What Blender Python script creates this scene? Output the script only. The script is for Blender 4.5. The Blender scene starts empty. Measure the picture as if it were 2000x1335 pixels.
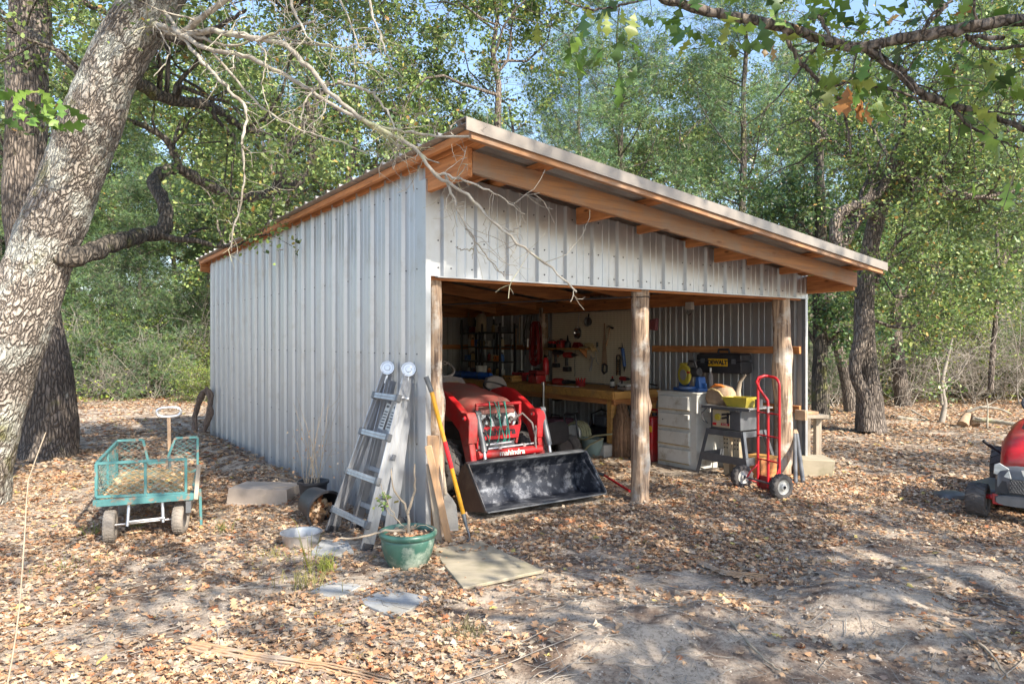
import bpy, math, random
import numpy as np
from mathutils import Vector, Matrix, Euler

# ------------------------------------------------------------------ camera, sky, sun, exposure
scene = bpy.context.scene
COL = scene.collection
FPX = 1400.0
cam_d = bpy.data.cameras.new("camera"); cam = bpy.data.objects.new("camera", cam_d); COL.objects.link(cam)
cam.location = (0, 0, 1.6); cam.rotation_euler = (math.radians(90), 0, 0)
cam_d.sensor_width = 36; cam_d.lens = 36 * FPX / 2000; cam_d.clip_start = 0.05; cam_d.clip_end = 1000
scene.camera = cam
SUN = Vector((0.53, -0.583, 0.616)).normalized()
SUN_EL = math.asin(SUN.z)
world = bpy.data.worlds.new("World"); scene.world = world; world.use_nodes = True
wn = world.node_tree.nodes; wl = world.node_tree.links
sky = wn.new('ShaderNodeTexSky'); sky.sky_type = 'NISHITA'; sky.sun_disc = False
sky.sun_elevation = SUN_EL; sky.sun_rotation = math.atan2(SUN.x, SUN.y)
sky.air_density = 1.0; sky.dust_density = 1.2; sky.ozone_density = 1.0
bg = wn['Background']; bg.inputs['Strength'].default_value = 0.15
wl.new(sky.outputs[0], bg.inputs['Color'])
sd = bpy.data.lights.new("sun", 'SUN'); sd.energy = 4.2; sd.angle = math.radians(0.5); sd.color = (1.0, 0.91, 0.77)
so = bpy.data.objects.new("sun", sd); COL.objects.link(so)
so.rotation_euler = SUN.to_track_quat('Z', 'Y').to_euler(); so.location = SUN * 40
scene.view_settings.view_transform = 'Standard'; scene.view_settings.look = 'None'
scene.view_settings.gamma = 1; scene.view_settings.exposure = 1.32
scene.render.engine = 'CYCLES'
scene.cycles.max_bounces = 7; scene.cycles.diffuse_bounces = 5; scene.cycles.glossy_bounces = 3
scene.cycles.transparent_max_bounces = 4; scene.cycles.sample_clamp_indirect = 6

# ------------------------------------------------------------------ places
TH = math.atan2(0.572, 0.82); CU, SU = math.cos(TH), math.sin(TH)
AX, AY = -0.694, 5.78                       # near corner of the shed
def W(u, v, z=0.0): return Vector((AX + CU*u - SU*v, AY + SU*u + CU*v, z))
def G(px, py, z=0.0):                       # point of the ground seen at a pixel of the photo
    Y = (1.6 - z) * FPX / (py - 667.5); return Vector(((px-1000)/FPX*Y, Y, z))
def at(px, py, Y): return Vector(((px-1000)/FPX*Y, Y, 1.6 - (py-667.5)/FPX*Y))
def onu(px, py, u):                         # (v, z) on the plane u = const
    r = (px-1000)/FPX; v = ((AX+CU*u) - r*(AY+SU*u)) / (SU + CU*r)
    return v, 1.6 - (py-667.5)/FPX*(AY+SU*u+CU*v)
RW = TH - math.pi/2                         # facing -u, local x runs towards the front of the shed

rng = np.random.default_rng(7)
random.seed(7)

# ------------------------------------------------------------------ noise for placing things
_nt = np.random.default_rng(99).random((256, 256))
def vnoise(x, y, s=1.0, o=0):
    x = np.asarray(x)*s + 37.7*o + 1000; y = np.asarray(y)*s + 17.3*o + 1000
    xi = np.floor(x).astype(int); yi = np.floor(y).astype(int); fx = x-xi; fy = y-yi
    fx = fx*fx*(3-2*fx); fy = fy*fy*(3-2*fy)
    g = lambda a, b: _nt[a % 256, b % 256]
    return (g(xi,yi)*(1-fx)+g(xi+1,yi)*fx)*(1-fy) + (g(xi,yi+1)*(1-fx)+g(xi+1,yi+1)*fx)*fy
def fbm(x, y, s=1.0, o=0, n=4):
    a = 0; w = 0
    for i in range(n):
        a = a + vnoise(x, y, s*2**i, o+i)*0.5**i; w += 0.5**i
    return a/w

# ------------------------------------------------------------------ mesh builder
def rotm(r):
    if r is None: return Matrix.Identity(3)
    if isinstance(r, Matrix): return r.to_3x3()
    return Euler(r).to_matrix()
def frame(d):
    d = Vector(d).normalized(); a = Vector((0,0,1)) if abs(d.z) < 0.9 else Vector((1,0,0))
    x = a.cross(d).normalized(); return x, d.cross(x).normalized()
class MB:
    def __init__(s): s.v = []; s.f = []; s.m = []
    def add(s, V, F, mi=0):
        n = len(s.v); s.v += [tuple(p) for p in V]
        s.f += [tuple(n+i for i in f) for f in F]; s.m += [mi]*len(F); return s
    def box(s, c, sz, rot=None, mi=0, taper=1.0):
        R = rotm(rot); c = Vector(c); h = [k/2 for k in sz]
        V = [c + R @ Vector((x*h[0]*(taper if z > 0 else 1), y*h[1]*(taper if z > 0 else 1), z*h[2])) for x in (-1,1) for y in (-1,1) for z in (-1,1)]
        return s.add(V, [(0,1,3,2),(4,6,7,5),(0,4,5,1),(2,3,7,6),(0,2,6,4),(1,5,7,3)], mi)
    def b2(s, a, b, mi=0): return s.box([(a[i]+b[i])/2 for i in range(3)], [abs(b[i]-a[i]) for i in range(3)], None, mi)
    def beam(s, p0, p1, w, h, up=(0,0,1), mi=0):
        p0 = Vector(p0); p1 = Vector(p1); d = (p1-p0); L = d.length; d.normalize()
        x = Vector(up).cross(d)
        if x.length < 1e-4: x = Vector((1,0,0)).cross(d)
        x.normalize(); y = d.cross(x)
        V = [p0 + x*(a*w/2) + y*(b*h/2) + d*(c*L) for a in (-1,1) for b in (-1,1) for c in (0,1)]
        return s.add(V, [(0,1,3,2),(4,6,7,5),(0,4,5,1),(2,3,7,6),(0,2,6,4),(1,5,7,3)], mi)
    def tube(s, pts, r, n=8, mi=0, closed=False, cap=True):
        P = [Vector(p) for p in pts]; k = len(P); rr = r if hasattr(r, '__len__') else [r]*k
        V = []; px = None
        for i in range(k):
            if closed: d = P[(i+1) % k]-P[i-1]
            else: d = P[min(i+1, k-1)]-P[max(i-1, 0)]
            d.normalize()
            if px is None: px, _ = frame(d)
            else:
                px = px - d*px.dot(d)
                if px.length < 1e-5: px, _ = frame(d)
                px.normalize()
            py = d.cross(px)
            V += [P[i] + (px*math.cos(t)+py*math.sin(t))*rr[i] for t in [2*math.pi*j/n for j in range(n)]]
        F = []
        for i in range(k if closed else k-1):
            a = i*n; b = ((i+1) % k)*n
            F += [(a+j, a+(j+1) % n, b+(j+1) % n, b+j) for j in range(n)]
        if cap and not closed: F += [tuple(range(n-1,-1,-1)), tuple((k-1)*n+j for j in range(n))]
        return s.add(V, F, mi)
    def cyl(s, p0, p1, r0, r1=None, n=16, mi=0): return s.tube([p0, p1], [r0, r0 if r1 is None else r1], n, mi)
    def lathe(s, prof, n=28, o=(0,0,0), ax=(0,0,1), mi=0):
        o = Vector(o); a = Vector(ax).normalized(); x, y = frame(a); V = []; k = len(prof)
        for (r, z) in prof: V += [o + a*z + (x*math.cos(2*math.pi*j/n)+y*math.sin(2*math.pi*j/n))*max(r, 1e-4) for j in range(n)]
        F = [(i*n+j, i*n+(j+1) % n, (i+1)*n+(j+1) % n, (i+1)*n+j) for i in range(k-1) for j in range(n)]
        return s.add(V, F, mi)
    def prism(s, poly, o, ex, ey, ez, mi=0):
        o = Vector(o); ex = Vector(ex); ey = Vector(ey); ez = Vector(ez); n = len(poly)
        V = [o+ex*x+ey*y for x, y in poly] + [o+ex*x+ey*y+ez for x, y in poly]
        F = [tuple(range(n-1,-1,-1)), tuple(range(n, 2*n))] + [(i, (i+1) % n, n+(i+1) % n, n+i) for i in range(n)]
        return s.add(V, F, mi)
    def loft(s, rings, mi=0, cap=True):
        n = len(rings[0]); V = [p for r in rings for p in r]
        F = [(i*n+j, i*n+(j+1) % n, (i+1)*n+(j+1) % n, (i+1)*n+j) for i in range(len(rings)-1) for j in range(n)]
        if cap: F += [tuple(range(n-1,-1,-1)), tuple((len(rings)-1)*n+j for j in range(n))]
        return s.add(V, F, mi)
    def ball(s, c, r, n=12, mi=0):
        r = r if hasattr(r, '__len__') else (r, r, r); k = n//2; V = []
        for i in range(k+1):
            t = math.pi*i/k
            V += [(c[0]+r[0]*max(math.sin(t),1e-3)*math.cos(2*math.pi*j/n), c[1]+r[1]*max(math.sin(t),1e-3)*math.sin(2*math.pi*j/n), c[2]+r[2]*math.cos(t)) for j in range(n)]
        F = [(i*n+j, (i+1)*n+j, (i+1)*n+(j+1) % n, i*n+(j+1) % n) for i in range(k) for j in range(n)]
        return s.add(V, F, mi)
    def build(s, name, mats, parent=None, bevel=0, sharp=40, seg=1, flat=False):
        me = bpy.data.meshes.new(name); me.from_pydata(s.v, [], s.f)
        mats = mats if isinstance(mats, (list, tuple)) else [mats]
        for m in mats: me.materials.append(m)
        if len(mats) > 1: me.polygons.foreach_set('material_index', s.m)
        import bmesh
        bm = bmesh.new(); bm.from_mesh(me); bmesh.ops.recalc_face_normals(bm, faces=bm.faces); bm.to_mesh(me); bm.free()
        if not flat:
            me.polygons.foreach_set('use_smooth', [True]*len(me.polygons)); me.set_sharp_from_angle(angle=math.radians(sharp))
        me.update()
        o = bpy.data.objects.new(name, me); COL.objects.link(o)
        if parent: o.parent = parent
        if bevel:
            b = o.modifiers.new('bevel', 'BEVEL'); b.width = bevel; b.segments = seg; b.limit_method = 'ANGLE'; b.angle_limit = math.radians(45)
        return o
def tag(o, label=None, cat=None, group=None, kind=None):
    if label: o['label'] = label
    if cat: o['category'] = cat
    if group: o['group'] = group
    if kind: o['kind'] = kind
    return o
def thing(name, label, cat, loc=(0,0,0), rz=0.0, group=None):
    o = bpy.data.objects.new(name, None); COL.objects.link(o); o.empty_display_size = 0.1
    o.location = loc; o.rotation_euler = (0, 0, rz) if not hasattr(rz, '__len__') else rz
    return tag(o, label, cat, group)
def one(mb, name, label, cat, mats, loc=(0,0,0), rz=0.0, group=None, **k):
    o = mb.build(name, mats, **k); o.location = loc; o.rotation_euler = (0,0,rz) if not hasattr(rz, '__len__') else rz
    return tag(o, label, cat, group)
def npmesh(name, V, F, mat, parent=None, col=None, smooth=False, uv=None):
    """V (n,3), F list of index arrays each (m,k)"""
    me = bpy.data.meshes.new(name); V = np.asarray(V, np.float32)
    F = F if isinstance(F, list) else [F]
    tot = sum(len(f) for f in F); lv = np.concatenate([f.reshape(-1) for f in F]).astype(np.int32)
    sizes = np.concatenate([np.full(len(f), f.shape[1], np.int32) for f in F])
    starts = np.concatenate([[0], np.cumsum(sizes)[:-1]]).astype(np.int32)
    me.vertices.add(len(V)); me.vertices.foreach_set('co', V.reshape(-1))
    me.loops.add(len(lv)); me.loops.foreach_set('vertex_index', lv)
    me.polygons.add(tot); me.polygons.foreach_set('loop_start', starts)
    if smooth: me.polygons.foreach_set('use_smooth', np.ones(tot, bool))
    me.materials.append(mat)
    if col is not None:
        a = me.color_attributes.new('col', 'FLOAT_COLOR', 'POINT')
        c = np.ones((len(V), 4), np.float32); c[:, :3] = col; a.data.foreach_set('color', c.reshape(-1))
    if uv is not None:
        u = me.uv_layers.new(name='UVMap'); u.data.foreach_set('uv', np.asarray(uv, np.float32)[lv].reshape(-1))
    me.update(calc_edges=True); me.validate()
    o = bpy.data.objects.new(name, me); COL.objects.link(o)
    if parent: o.parent = parent
    return o
def text(name, body, size, loc, rot, mat, parent, ext=0.0015, off=0.0, sx=1.0):
    cu = bpy.data.curves.new(name, 'FONT'); cu.body = body; cu.size = size; cu.extrude = ext; cu.offset = off
    cu.align_x = 'CENTER'; cu.align_y = 'CENTER'
    t = bpy.data.objects.new('tmp_text', cu); COL.objects.link(t)
    bpy.context.view_layer.update(); dg = bpy.context.evaluated_depsgraph_get()
    me = bpy.data.meshes.new_from_object(t.evaluated_get(dg)); me.name = name
    bpy.data.objects.remove(t); me.materials.clear(); me.materials.append(mat)
    o = bpy.data.objects.new(name, me); COL.objects.link(o); o.parent = parent
    o.location = loc; o.rotation_euler = rot; o.scale = (sx, 1, 1); return o

# ------------------------------------------------------------------ materials
def nmat(name):
    m = bpy.data.materials.new(name); m.use_nodes = True; return m, m.node_tree.nodes, m.node_tree.links
def pm(name, c1, c2=None, scale=8.0, rough=0.6, metal=0.0, bump=0.0, bscale=None, stretch=(1,1,1), lo=0.35, hi=0.65, dirt=None, coat=0.0, detail=6, rough2=None, dlo=0.5, dhi=0.7, knots=None, dscale=2.5):
    m, N, L = nmat(name); b = N['Principled BSDF']
    b.inputs['Roughness'].default_value = rough; b.inputs['Metallic'].default_value = metal
    b.inputs['Coat Weight'].default_value = coat
    tc = N.new('ShaderNodeTexCoord'); mp = N.new('ShaderNodeMapping'); mp.inputs['Scale'].default_value = stretch
    L.new(tc.outputs['Object'], mp.inputs['Vector'])
    no = N.new('ShaderNodeTexNoise'); no.inputs['Scale'].default_value = scale; no.inputs['Detail'].default_value = detail; no.inputs['Roughness'].default_value = 0.65
    L.new(mp.outputs[0], no.inputs['Vector'])
    cr = N.new('ShaderNodeValToRGB'); cr.color_ramp.elements[0].position = lo; cr.color_ramp.elements[1].position = hi
    cr.color_ramp.elements[0].color = (*c1, 1); cr.color_ramp.elements[1].color = (*(c2 or [k*0.8 for k in c1]), 1)
    L.new(no.outputs['Fac'], cr.inputs[0]); out = cr.outputs[0]
    if dirt:
        n2 = N.new('ShaderNodeTexNoise'); n2.inputs['Scale'].default_value = dscale; n2.inputs['Detail'].default_value = 8; n2.inputs['Roughness'].default_value = 0.7
        L.new(tc.outputs['Object'], n2.inputs['Vector'])
        mr = N.new('ShaderNodeMapRange'); mr.inputs[1].default_value = dlo; mr.inputs[2].default_value = dhi
        L.new(n2.outputs['Fac'], mr.inputs[0])
        mx = N.new('ShaderNodeMix'); mx.data_type = 'RGBA'; L.new(mr.outputs[0], mx.inputs[0]); L.new(out, mx.inputs[6]); mx.inputs[7].default_value = (*dirt, 1)
        out = mx.outputs[2]
    if knots:
        m2 = N.new('ShaderNodeMapping'); m2.inputs['Scale'].default_value = knots; L.new(tc.outputs['Object'], m2.inputs['Vector'])
        vk = N.new('ShaderNodeTexVoronoi'); vk.inputs['Scale'].default_value = 1.0; L.new(m2.outputs[0], vk.inputs['Vector'])
        mk = N.new('ShaderNodeMapRange'); mk.inputs[1].default_value = 0.05; mk.inputs[2].default_value = 0.15; mk.inputs[3].default_value = 0.85; mk.inputs[4].default_value = 0; L.new(vk.outputs['Distance'], mk.inputs[0])
        mx = N.new('ShaderNodeMix'); mx.data_type = 'RGBA'; L.new(mk.outputs[0], mx.inputs[0]); L.new(out, mx.inputs[6]); mx.inputs[7].default_value = (0.10,0.035,0.012,1); out = mx.outputs[2]
    L.new(out, b.inputs['Base Color'])
    if rough2 is not None:
        r = N.new('ShaderNodeMapRange'); r.inputs[3].default_value = rough; r.inputs[4].default_value = rough2
        L.new(no.outputs['Fac'], r.inputs[0]); L.new(r.outputs[0], b.inputs['Roughness'])
    if bump:
        n3 = N.new('ShaderNodeTexNoise'); n3.inputs['Scale'].default_value = bscale or scale*2; n3.inputs['Detail'].default_value = 5
        L.new(mp.outputs[0], n3.inputs['Vector'])
        bp = N.new('ShaderNodeBump'); bp.inputs['Strength'].default_value = bump; bp.inputs['Distance'].default_value = 0.01
        L.new(n3.outputs['Fac'], bp.inputs['Height']); L.new(bp.outputs[0], b.inputs['Normal'])
    return m
def leafmat(name, trans=0.35, rough=0.55, sat=1.0, val=1.0):
    m, N, L = nmat(name); b = N['Principled BSDF']; b.inputs['Roughness'].default_value = rough
    a = N.new('ShaderNodeVertexColor'); a.layer_name = 'col'
    oi = N.new('ShaderNodeObjectInfo'); hs = N.new('ShaderNodeHueSaturation')
    mr = N.new('ShaderNodeMapRange'); mr.inputs[3].default_value = 0.8*val; mr.inputs[4].default_value = 1.2*val
    L.new(oi.outputs['Random'], mr.inputs[0]); L.new(mr.outputs[0], hs.inputs['Value'])
    hs.inputs['Saturation'].default_value = sat
    L.new(a.outputs['Color'], hs.inputs['Color']); L.new(hs.outputs[0], b.inputs['Base Color'])
    if trans:
        t = N.new('ShaderNodeBsdfTranslucent'); L.new(hs.outputs[0], t.inputs['Color'])
        mx = N.new('ShaderNodeMixShader'); mx.inputs[0].default_value = trans
        L.new(b.outputs[0], mx.inputs[1]); L.new(t.outputs[0], mx.inputs[2]); L.new(mx.outputs[0], N['Material Output'].inputs['Surface'])
    return m
def barkmat(name, c_hi, c_mid, c_dark, lichen=(0.42,0.43,0.38), moss=(0.12,0.12,0.03), sx=9, sy=3.2, lich=0.55, mossy=0.62, bump=1.0, coord='UV', dist=0.03, crack=1.0, warp=0.35):
    m, N, L = nmat(name); b = N['Principled BSDF']; b.inputs['Roughness'].default_value = 0.9
    tc = N.new('ShaderNodeTexCoord'); mp = N.new('ShaderNodeMapping')
    mp.inputs['Scale'].default_value = (sx, sy, 1) if coord == 'UV' else (sx, sx, sy)
    L.new(tc.outputs[coord], mp.inputs['Vector'])
    wn_ = N.new('ShaderNodeTexNoise'); wn_.inputs['Scale'].default_value = 0.9; wn_.inputs['Detail'].default_value = 3
    L.new(mp.outputs[0], wn_.inputs['Vector'])
    wm = N.new('ShaderNodeMix'); wm.data_type = 'RGBA'; wm.blend_type = 'LINEAR_LIGHT'; wm.inputs[0].default_value = warp
    L.new(mp.outputs[0], wm.inputs[6]); L.new(wn_.outputs['Color'], wm.inputs[7])
    vo = N.new('ShaderNodeTexVoronoi'); vo.feature = 'DISTANCE_TO_EDGE'; vo.inputs['Scale'].default_value = 1.6
    L.new(wm.outputs[2], vo.inputs['Vector'])
    v2 = N.new('ShaderNodeTexVoronoi'); v2.inputs['Scale'].default_value = 1.6; L.new(wm.outputs[2], v2.inputs['Vector'])
    cr = N.new('ShaderNodeValToRGB'); e = cr.color_ramp.elements; e[0].color = (*c_dark, 1); e[0].position = 0.0
    e[1].color = (*c_hi, 1); e[1].position = 0.35*crack; k = e.new(0.10*crack); k.color = (*c_mid, 1)
    L.new(vo.outputs['Distance'], cr.inputs[0])
    fine = N.new('ShaderNodeTexNoise'); fine.inputs['Scale'].default_value = 7; fine.inputs['Detail'].default_value = 8; fine.inputs['Roughness'].default_value = 0.7
    L.new(mp.outputs[0], fine.inputs['Vector'])
    mul = N.new('ShaderNodeMix'); mul.data_type = 'RGBA'; mul.blend_type = 'OVERLAY'; mul.inputs[0].default_value = 0.6
    L.new(cr.outputs[0], mul.inputs[6]); L.new(fine.outputs['Fac'], mul.inputs[7])
    big_ = N.new('ShaderNodeTexNoise'); big_.inputs['Scale'].default_value = 1.1; big_.inputs['Detail'].default_value = 4; L.new(tc.outputs['Object'], big_.inputs['Vector'])
    br_ = N.new('ShaderNodeMapRange'); br_.inputs[1].default_value = .35; br_.inputs[2].default_value = .62; br_.inputs[3].default_value = .48; br_.inputs[4].default_value = 1.12; L.new(big_.outputs['Fac'], br_.inputs[0])
    bm_ = N.new('ShaderNodeVectorMath'); bm_.operation = 'SCALE'; L.new(mul.outputs[2], bm_.inputs[0]); L.new(br_.outputs[0], bm_.inputs[3])
    out = bm_.outputs[0]
    for colr, thr, sc in ((lichen, lich, 2.2), (moss, mossy, 1.3)):
        n = N.new('ShaderNodeTexNoise'); n.inputs['Scale'].default_value = sc; n.inputs['Detail'].default_value = 9; n.inputs['Roughness'].default_value = 0.75
        off = N.new('ShaderNodeMapping'); off.inputs['Location'].default_value = (sc*3, 2, sc); L.new(tc.outputs['Object'], off.inputs[0]); L.new(off.outputs[0], n.inputs['Vector'])
        mr = N.new('ShaderNodeMapRange'); mr.inputs[1].default_value = thr; mr.inputs[2].default_value = thr+0.08; mr.inputs[4].default_value = 0.75
        L.new(n.outputs['Fac'], mr.inputs[0])
        mx = N.new('ShaderNodeMix'); mx.data_type = 'RGBA'; L.new(mr.outputs[0], mx.inputs[0]); L.new(out, mx.inputs[6]); mx.inputs[7].default_value = (*colr, 1)
        out = mx.outputs[2]
    L.new(out, b.inputs['Base Color'])
    ad = N.new('ShaderNodeMath'); ad.operation = 'MULTIPLY_ADD'; L.new(fine.outputs['Fac'], ad.inputs[0]); ad.inputs[1].default_value = 0.35
    mr = N.new('ShaderNodeMapRange'); mr.inputs[2].default_value = 0.3; L.new(vo.outputs['Distance'], mr.inputs[0]); L.new(mr.outputs[0], ad.inputs[2])
    bp = N.new('ShaderNodeBump'); bp.inputs['Strength'].default_value = bump; bp.inputs['Distance'].default_value = dist
    L.new(ad.outputs[0], bp.inputs['Height']); L.new(bp.outputs[0], b.inputs['Normal'])
    return m

M = {}
M['galv'] = pm('galvanised_sheet', (0.43,0.45,0.48), (0.50,0.505,0.51), scale=2.0, rough=0.30, metal=0.6, bump=0.35, bscale=1.6, stretch=(2,2,0.35), rough2=0.48, dirt=(0.35,0.32,0.29), dlo=.53, dhi=.85, dscale=3.5)
M['galv_roof'] = pm('roof_sheet', (0.33,0.31,0.29), (0.40,0.38,0.36), scale=3.0, rough=0.45, metal=0.4)
M['trim'] = pm('roof_trim', (0.27,0.235,0.205), (0.33,0.29,0.25), scale=3.0, rough=0.4, metal=0.3)
M['screw'] = pm('screw', (0.10,0.10,0.11), rough=0.5, metal=0.6)
def lumber(n, st, c1=(0.58,0.25,0.09), c2=(0.30,0.11,0.04)): return pm(n, c1, c2, scale=9, rough=0.7, bump=0.25, stretch=st, lo=0.38, hi=0.68, detail=8, knots=[3.5 if k < 1 else 9 for k in st])
M['wood_u'] = lumber('lumber_u', (0.25,3,3)); M['wood_v'] = lumber('lumber_v', (3,0.25,3)); M['wood_z'] = lumber('lumber_z', (3,3,0.25))
M['bench'] = pm('bench_wood', (0.62,0.34,0.10), (0.44,0.22,0.06), scale=7, rough=0.65, bump=0.2, stretch=(0.3,3,3), dirt=(0.30,0.20,0.11), dlo=.5, dhi=.75)
M['fly'] = pm('weathered_rafter', (0.40,0.20,0.09), (0.26,0.14,0.08), scale=5, rough=0.75, bump=0.3, stretch=(0.25,4,8), lo=.40, hi=.62, dirt=(0.27,0.20,0.15), dlo=.45, dhi=.7, knots=(2.5,8,8))
M['log'] = pm('log_post', (0.50,0.36,0.25), (0.13,0.085,0.06), scale=9, rough=0.85, bump=1.0, bscale=14, stretch=(3,3,0.22), lo=0.40, hi=0.60, dirt=(0.50,0.46,0.41), dlo=.5, dhi=.62, detail=9)
M['greywood'] = pm('grey_wood', (0.42,0.36,0.28), (0.28,0.23,0.18), scale=9, rough=0.85, bump=0.5, stretch=(2,2,0.2))
M['plank'] = pm('plank_wood', (0.50,0.30,0.16), (0.36,0.23,0.14), scale=9, rough=0.8, bump=0.4, stretch=(2,2,0.2), dirt=(0.36,0.32,0.27))
M['ply'] = pm('plywood', (0.38,0.33,0.245), (0.28,0.245,0.18), scale=5, rough=0.85, bump=0.3, stretch=(0.5,3,1), dirt=(0.22,0.20,0.13), dscale=4)
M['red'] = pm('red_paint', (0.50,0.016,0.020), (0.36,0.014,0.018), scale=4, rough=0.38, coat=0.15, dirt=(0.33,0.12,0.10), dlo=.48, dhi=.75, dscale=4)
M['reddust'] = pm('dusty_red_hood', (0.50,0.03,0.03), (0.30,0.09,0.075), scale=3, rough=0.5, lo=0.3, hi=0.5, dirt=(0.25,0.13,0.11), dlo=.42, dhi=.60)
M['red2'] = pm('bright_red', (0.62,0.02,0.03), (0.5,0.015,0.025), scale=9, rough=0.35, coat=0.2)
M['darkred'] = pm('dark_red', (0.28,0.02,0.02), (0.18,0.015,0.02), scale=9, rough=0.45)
M['black'] = pm('black_plastic', (0.02,0.02,0.024), (0.035,0.035,0.04), scale=8, rough=0.5)
M['blackmetal'] = pm('black_bucket_paint', (0.018,0.021,0.032), (0.035,0.04,0.055), scale=5, rough=0.38, metal=0.2, bump=0.2, bscale=20, dirt=(0.26,0.27,0.30), dlo=.50, dhi=.66, dscale=9)
M['brownmetal'] = pm('sun_reflection_bucket_side', (0.10,0.07,0.06), (0.16,0.11,0.085), scale=5, rough=0.6, dirt=(0.22,0.17,0.13), dlo=.5, dhi=.75)  # brown colour paints the sun's reflection onto the left side of the black bucket
M['rubber'] = pm('rubber', (0.06,0.055,0.055), (0.11,0.10,0.095), scale=10, rough=0.85, bump=0.3, bscale=40)
M['dustrubber'] = pm('dusty_rubber', (0.19,0.17,0.15), (0.30,0.26,0.22), scale=8, rough=0.9, bump=0.3, bscale=40)
M['steel'] = pm('steel', (0.52,0.53,0.55), (0.60,0.60,0.61), scale=10, rough=0.35, metal=0.8)
M['dgrey'] = pm('dark_grey_metal', (0.11,0.12,0.13), (0.16,0.165,0.18), scale=8, rough=0.45, metal=0.3)
M['grey'] = pm('grey_plastic', (0.19,0.17,0.165), (0.25,0.22,0.21), scale=6, rough=0.65, dirt=(0.30,0.25,0.21))
M['alu'] = pm('aluminium', (0.46,0.47,0.49), (0.34,0.35,0.38), scale=6, rough=0.3, metal=0.75, stretch=(3,3,0.4), bump=0.04, rough2=0.5)
M['white'] = pm('white_paint', (0.62,0.61,0.57), (0.52,0.51,0.47), scale=3, rough=0.55, dirt=(0.34,0.29,0.22), dlo=.54, dhi=.70, dscale=5)
M['whiteplastic'] = pm('white_plastic', (0.62,0.61,0.58), (0.5,0.49,0.46), scale=9, rough=0.45)
M['cream'] = pm('cream_plastic', (0.50,0.42,0.29), (0.42,0.34,0.23), scale=9, rough=0.5)
M['yellow'] = pm('yellow_handle', (0.68,0.34,0.02), (0.60,0.28,0.02), scale=12, rough=0.4, dirt=(0.40,0.25,0.08))
M['dyellow'] = pm('yellow_lettering', (0.75,0.42,0.02), rough=0.5)
M['olive'] = pm('yellow_guard', (0.52,0.42,0.05), (0.40,0.33,0.05), scale=9, rough=0.45)
M['blue'] = pm('blue_paint', (0.03,0.10,0.32), (0.04,0.13,0.36), scale=9, rough=0.4, dirt=(0.16,0.18,0.24))
M['bluetarp'] = pm('blue_roll', (0.015,0.13,0.62), (0.01,0.08,0.42), scale=12, rough=0.4, bump=0.5)
M['teal'] = pm('teal_paint', (0.05,0.175,0.185), (0.085,0.225,0.225), scale=14, rough=0.55, dirt=(0.22,0.16,0.12), dlo=.55, dhi=.60, dscale=9)
M['tealcord'] = pm('teal_cord', (0.05,0.33,0.26), rough=0.6)
M['concrete'] = pm('concrete', (0.42,0.40,0.37), (0.50,0.49,0.46), scale=5, rough=0.9, bump=0.4, bscale=60, dirt=(0.30,0.26,0.22))
M['stone'] = pm('stepping_stone', (0.33,0.34,0.35), (0.26,0.27,0.27), scale=4, rough=0.9, bump=0.35, bscale=50, dirt=(0.27,0.25,0.21))
M['taupe'] = pm('taupe_plastic', (0.43,0.36,0.30), (0.37,0.31,0.26), scale=3, rough=0.6, dirt=(0.30,0.25,0.20))
M['glaze'] = pm('green_glaze', (0.05,0.135,0.105), (0.028,0.085,0.065), scale=4, rough=0.35, coat=0.15, dirt=(0.30,0.36,0.30), dlo=.52, dhi=.62)
M['soil'] = pm('soil', (0.10,0.06,0.04), (0.2,0.12,0.08), scale=20, rough=0.95, bump=1)
M['straw'] = pm('straw', (0.50,0.38,0.20), (0.36,0.26,0.13), scale=20, rough=0.9)
M['drystalk'] = pm('dry_stalk', (0.42,0.35,0.26), (0.30,0.24,0.18), scale=20, rough=0.9)
M['wisp'] = pm('dried_fronds', (0.34,0.20,0.12), (0.22,0.13,0.08), scale=20, rough=0.9)
M['glass'] = pm('headlight_glass', (0.62,0.63,0.62), (0.38,0.39,0.39), scale=12, rough=0.12, coat=1.0, stretch=(1,1,4))
M['chrome'] = pm('chrome', (0.75,0.75,0.75), rough=0.15, metal=1.0)
M['orange'] = pm('orange_plastic', (0.7,0.22,0.05), rough=0.5)
M['purple'] = pm('faded_purple', (0.20,0.10,0.14), (0.25,0.07,0.08), scale=4, rough=0.5)
M['canvas'] = pm('canvas', (0.40,0.29,0.20), (0.30,0.20,0.13), scale=12, rough=0.9, bump=.5)
M['aqua'] = pm('aqua_tank', (0.25,0.34,0.33), (0.20,0.28,0.27), scale=6, rough=0.5)
M['hose'] = pm('garden_hose', (0.34,0.33,0.20), (0.27,0.26,0.16), scale=8, rough=0.5)
M['vine'] = pm('vine_bark', (0.13,0.09,0.075), (0.22,0.16,0.12), scale=20, rough=0.95, bump=1)
M['bark_hero'] = barkmat('pale_oak_bark', (0.44,0.39,0.34), (0.29,0.245,0.205), (0.04,0.032,0.028), lichen=(0.50,0.51,0.46), sx=14, sy=5.5, lich=0.50, mossy=0.56, bump=1.0, dist=0.03, crack=0.75, warp=1.1)
M['bark'] = barkmat('oak_bark', (0.30,0.25,0.21), (0.19,0.155,0.13), (0.05,0.04,0.035), sx=16, sy=3.5, coord='Object', lich=0.60, mossy=0.64)
M['bark2'] = barkmat('dark_bark', (0.20,0.17,0.14), (0.13,0.11,0.09), (0.04,0.035,0.03), sx=14, sy=2.5, coord='Object', moss=(0.13,0.14,0.03), mossy=0.55, lich=0.62)
M['twig'] = pm('grey_twig', (0.36,0.33,0.29), (0.22,0.19,0.16), scale=6, rough=0.9)
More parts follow.
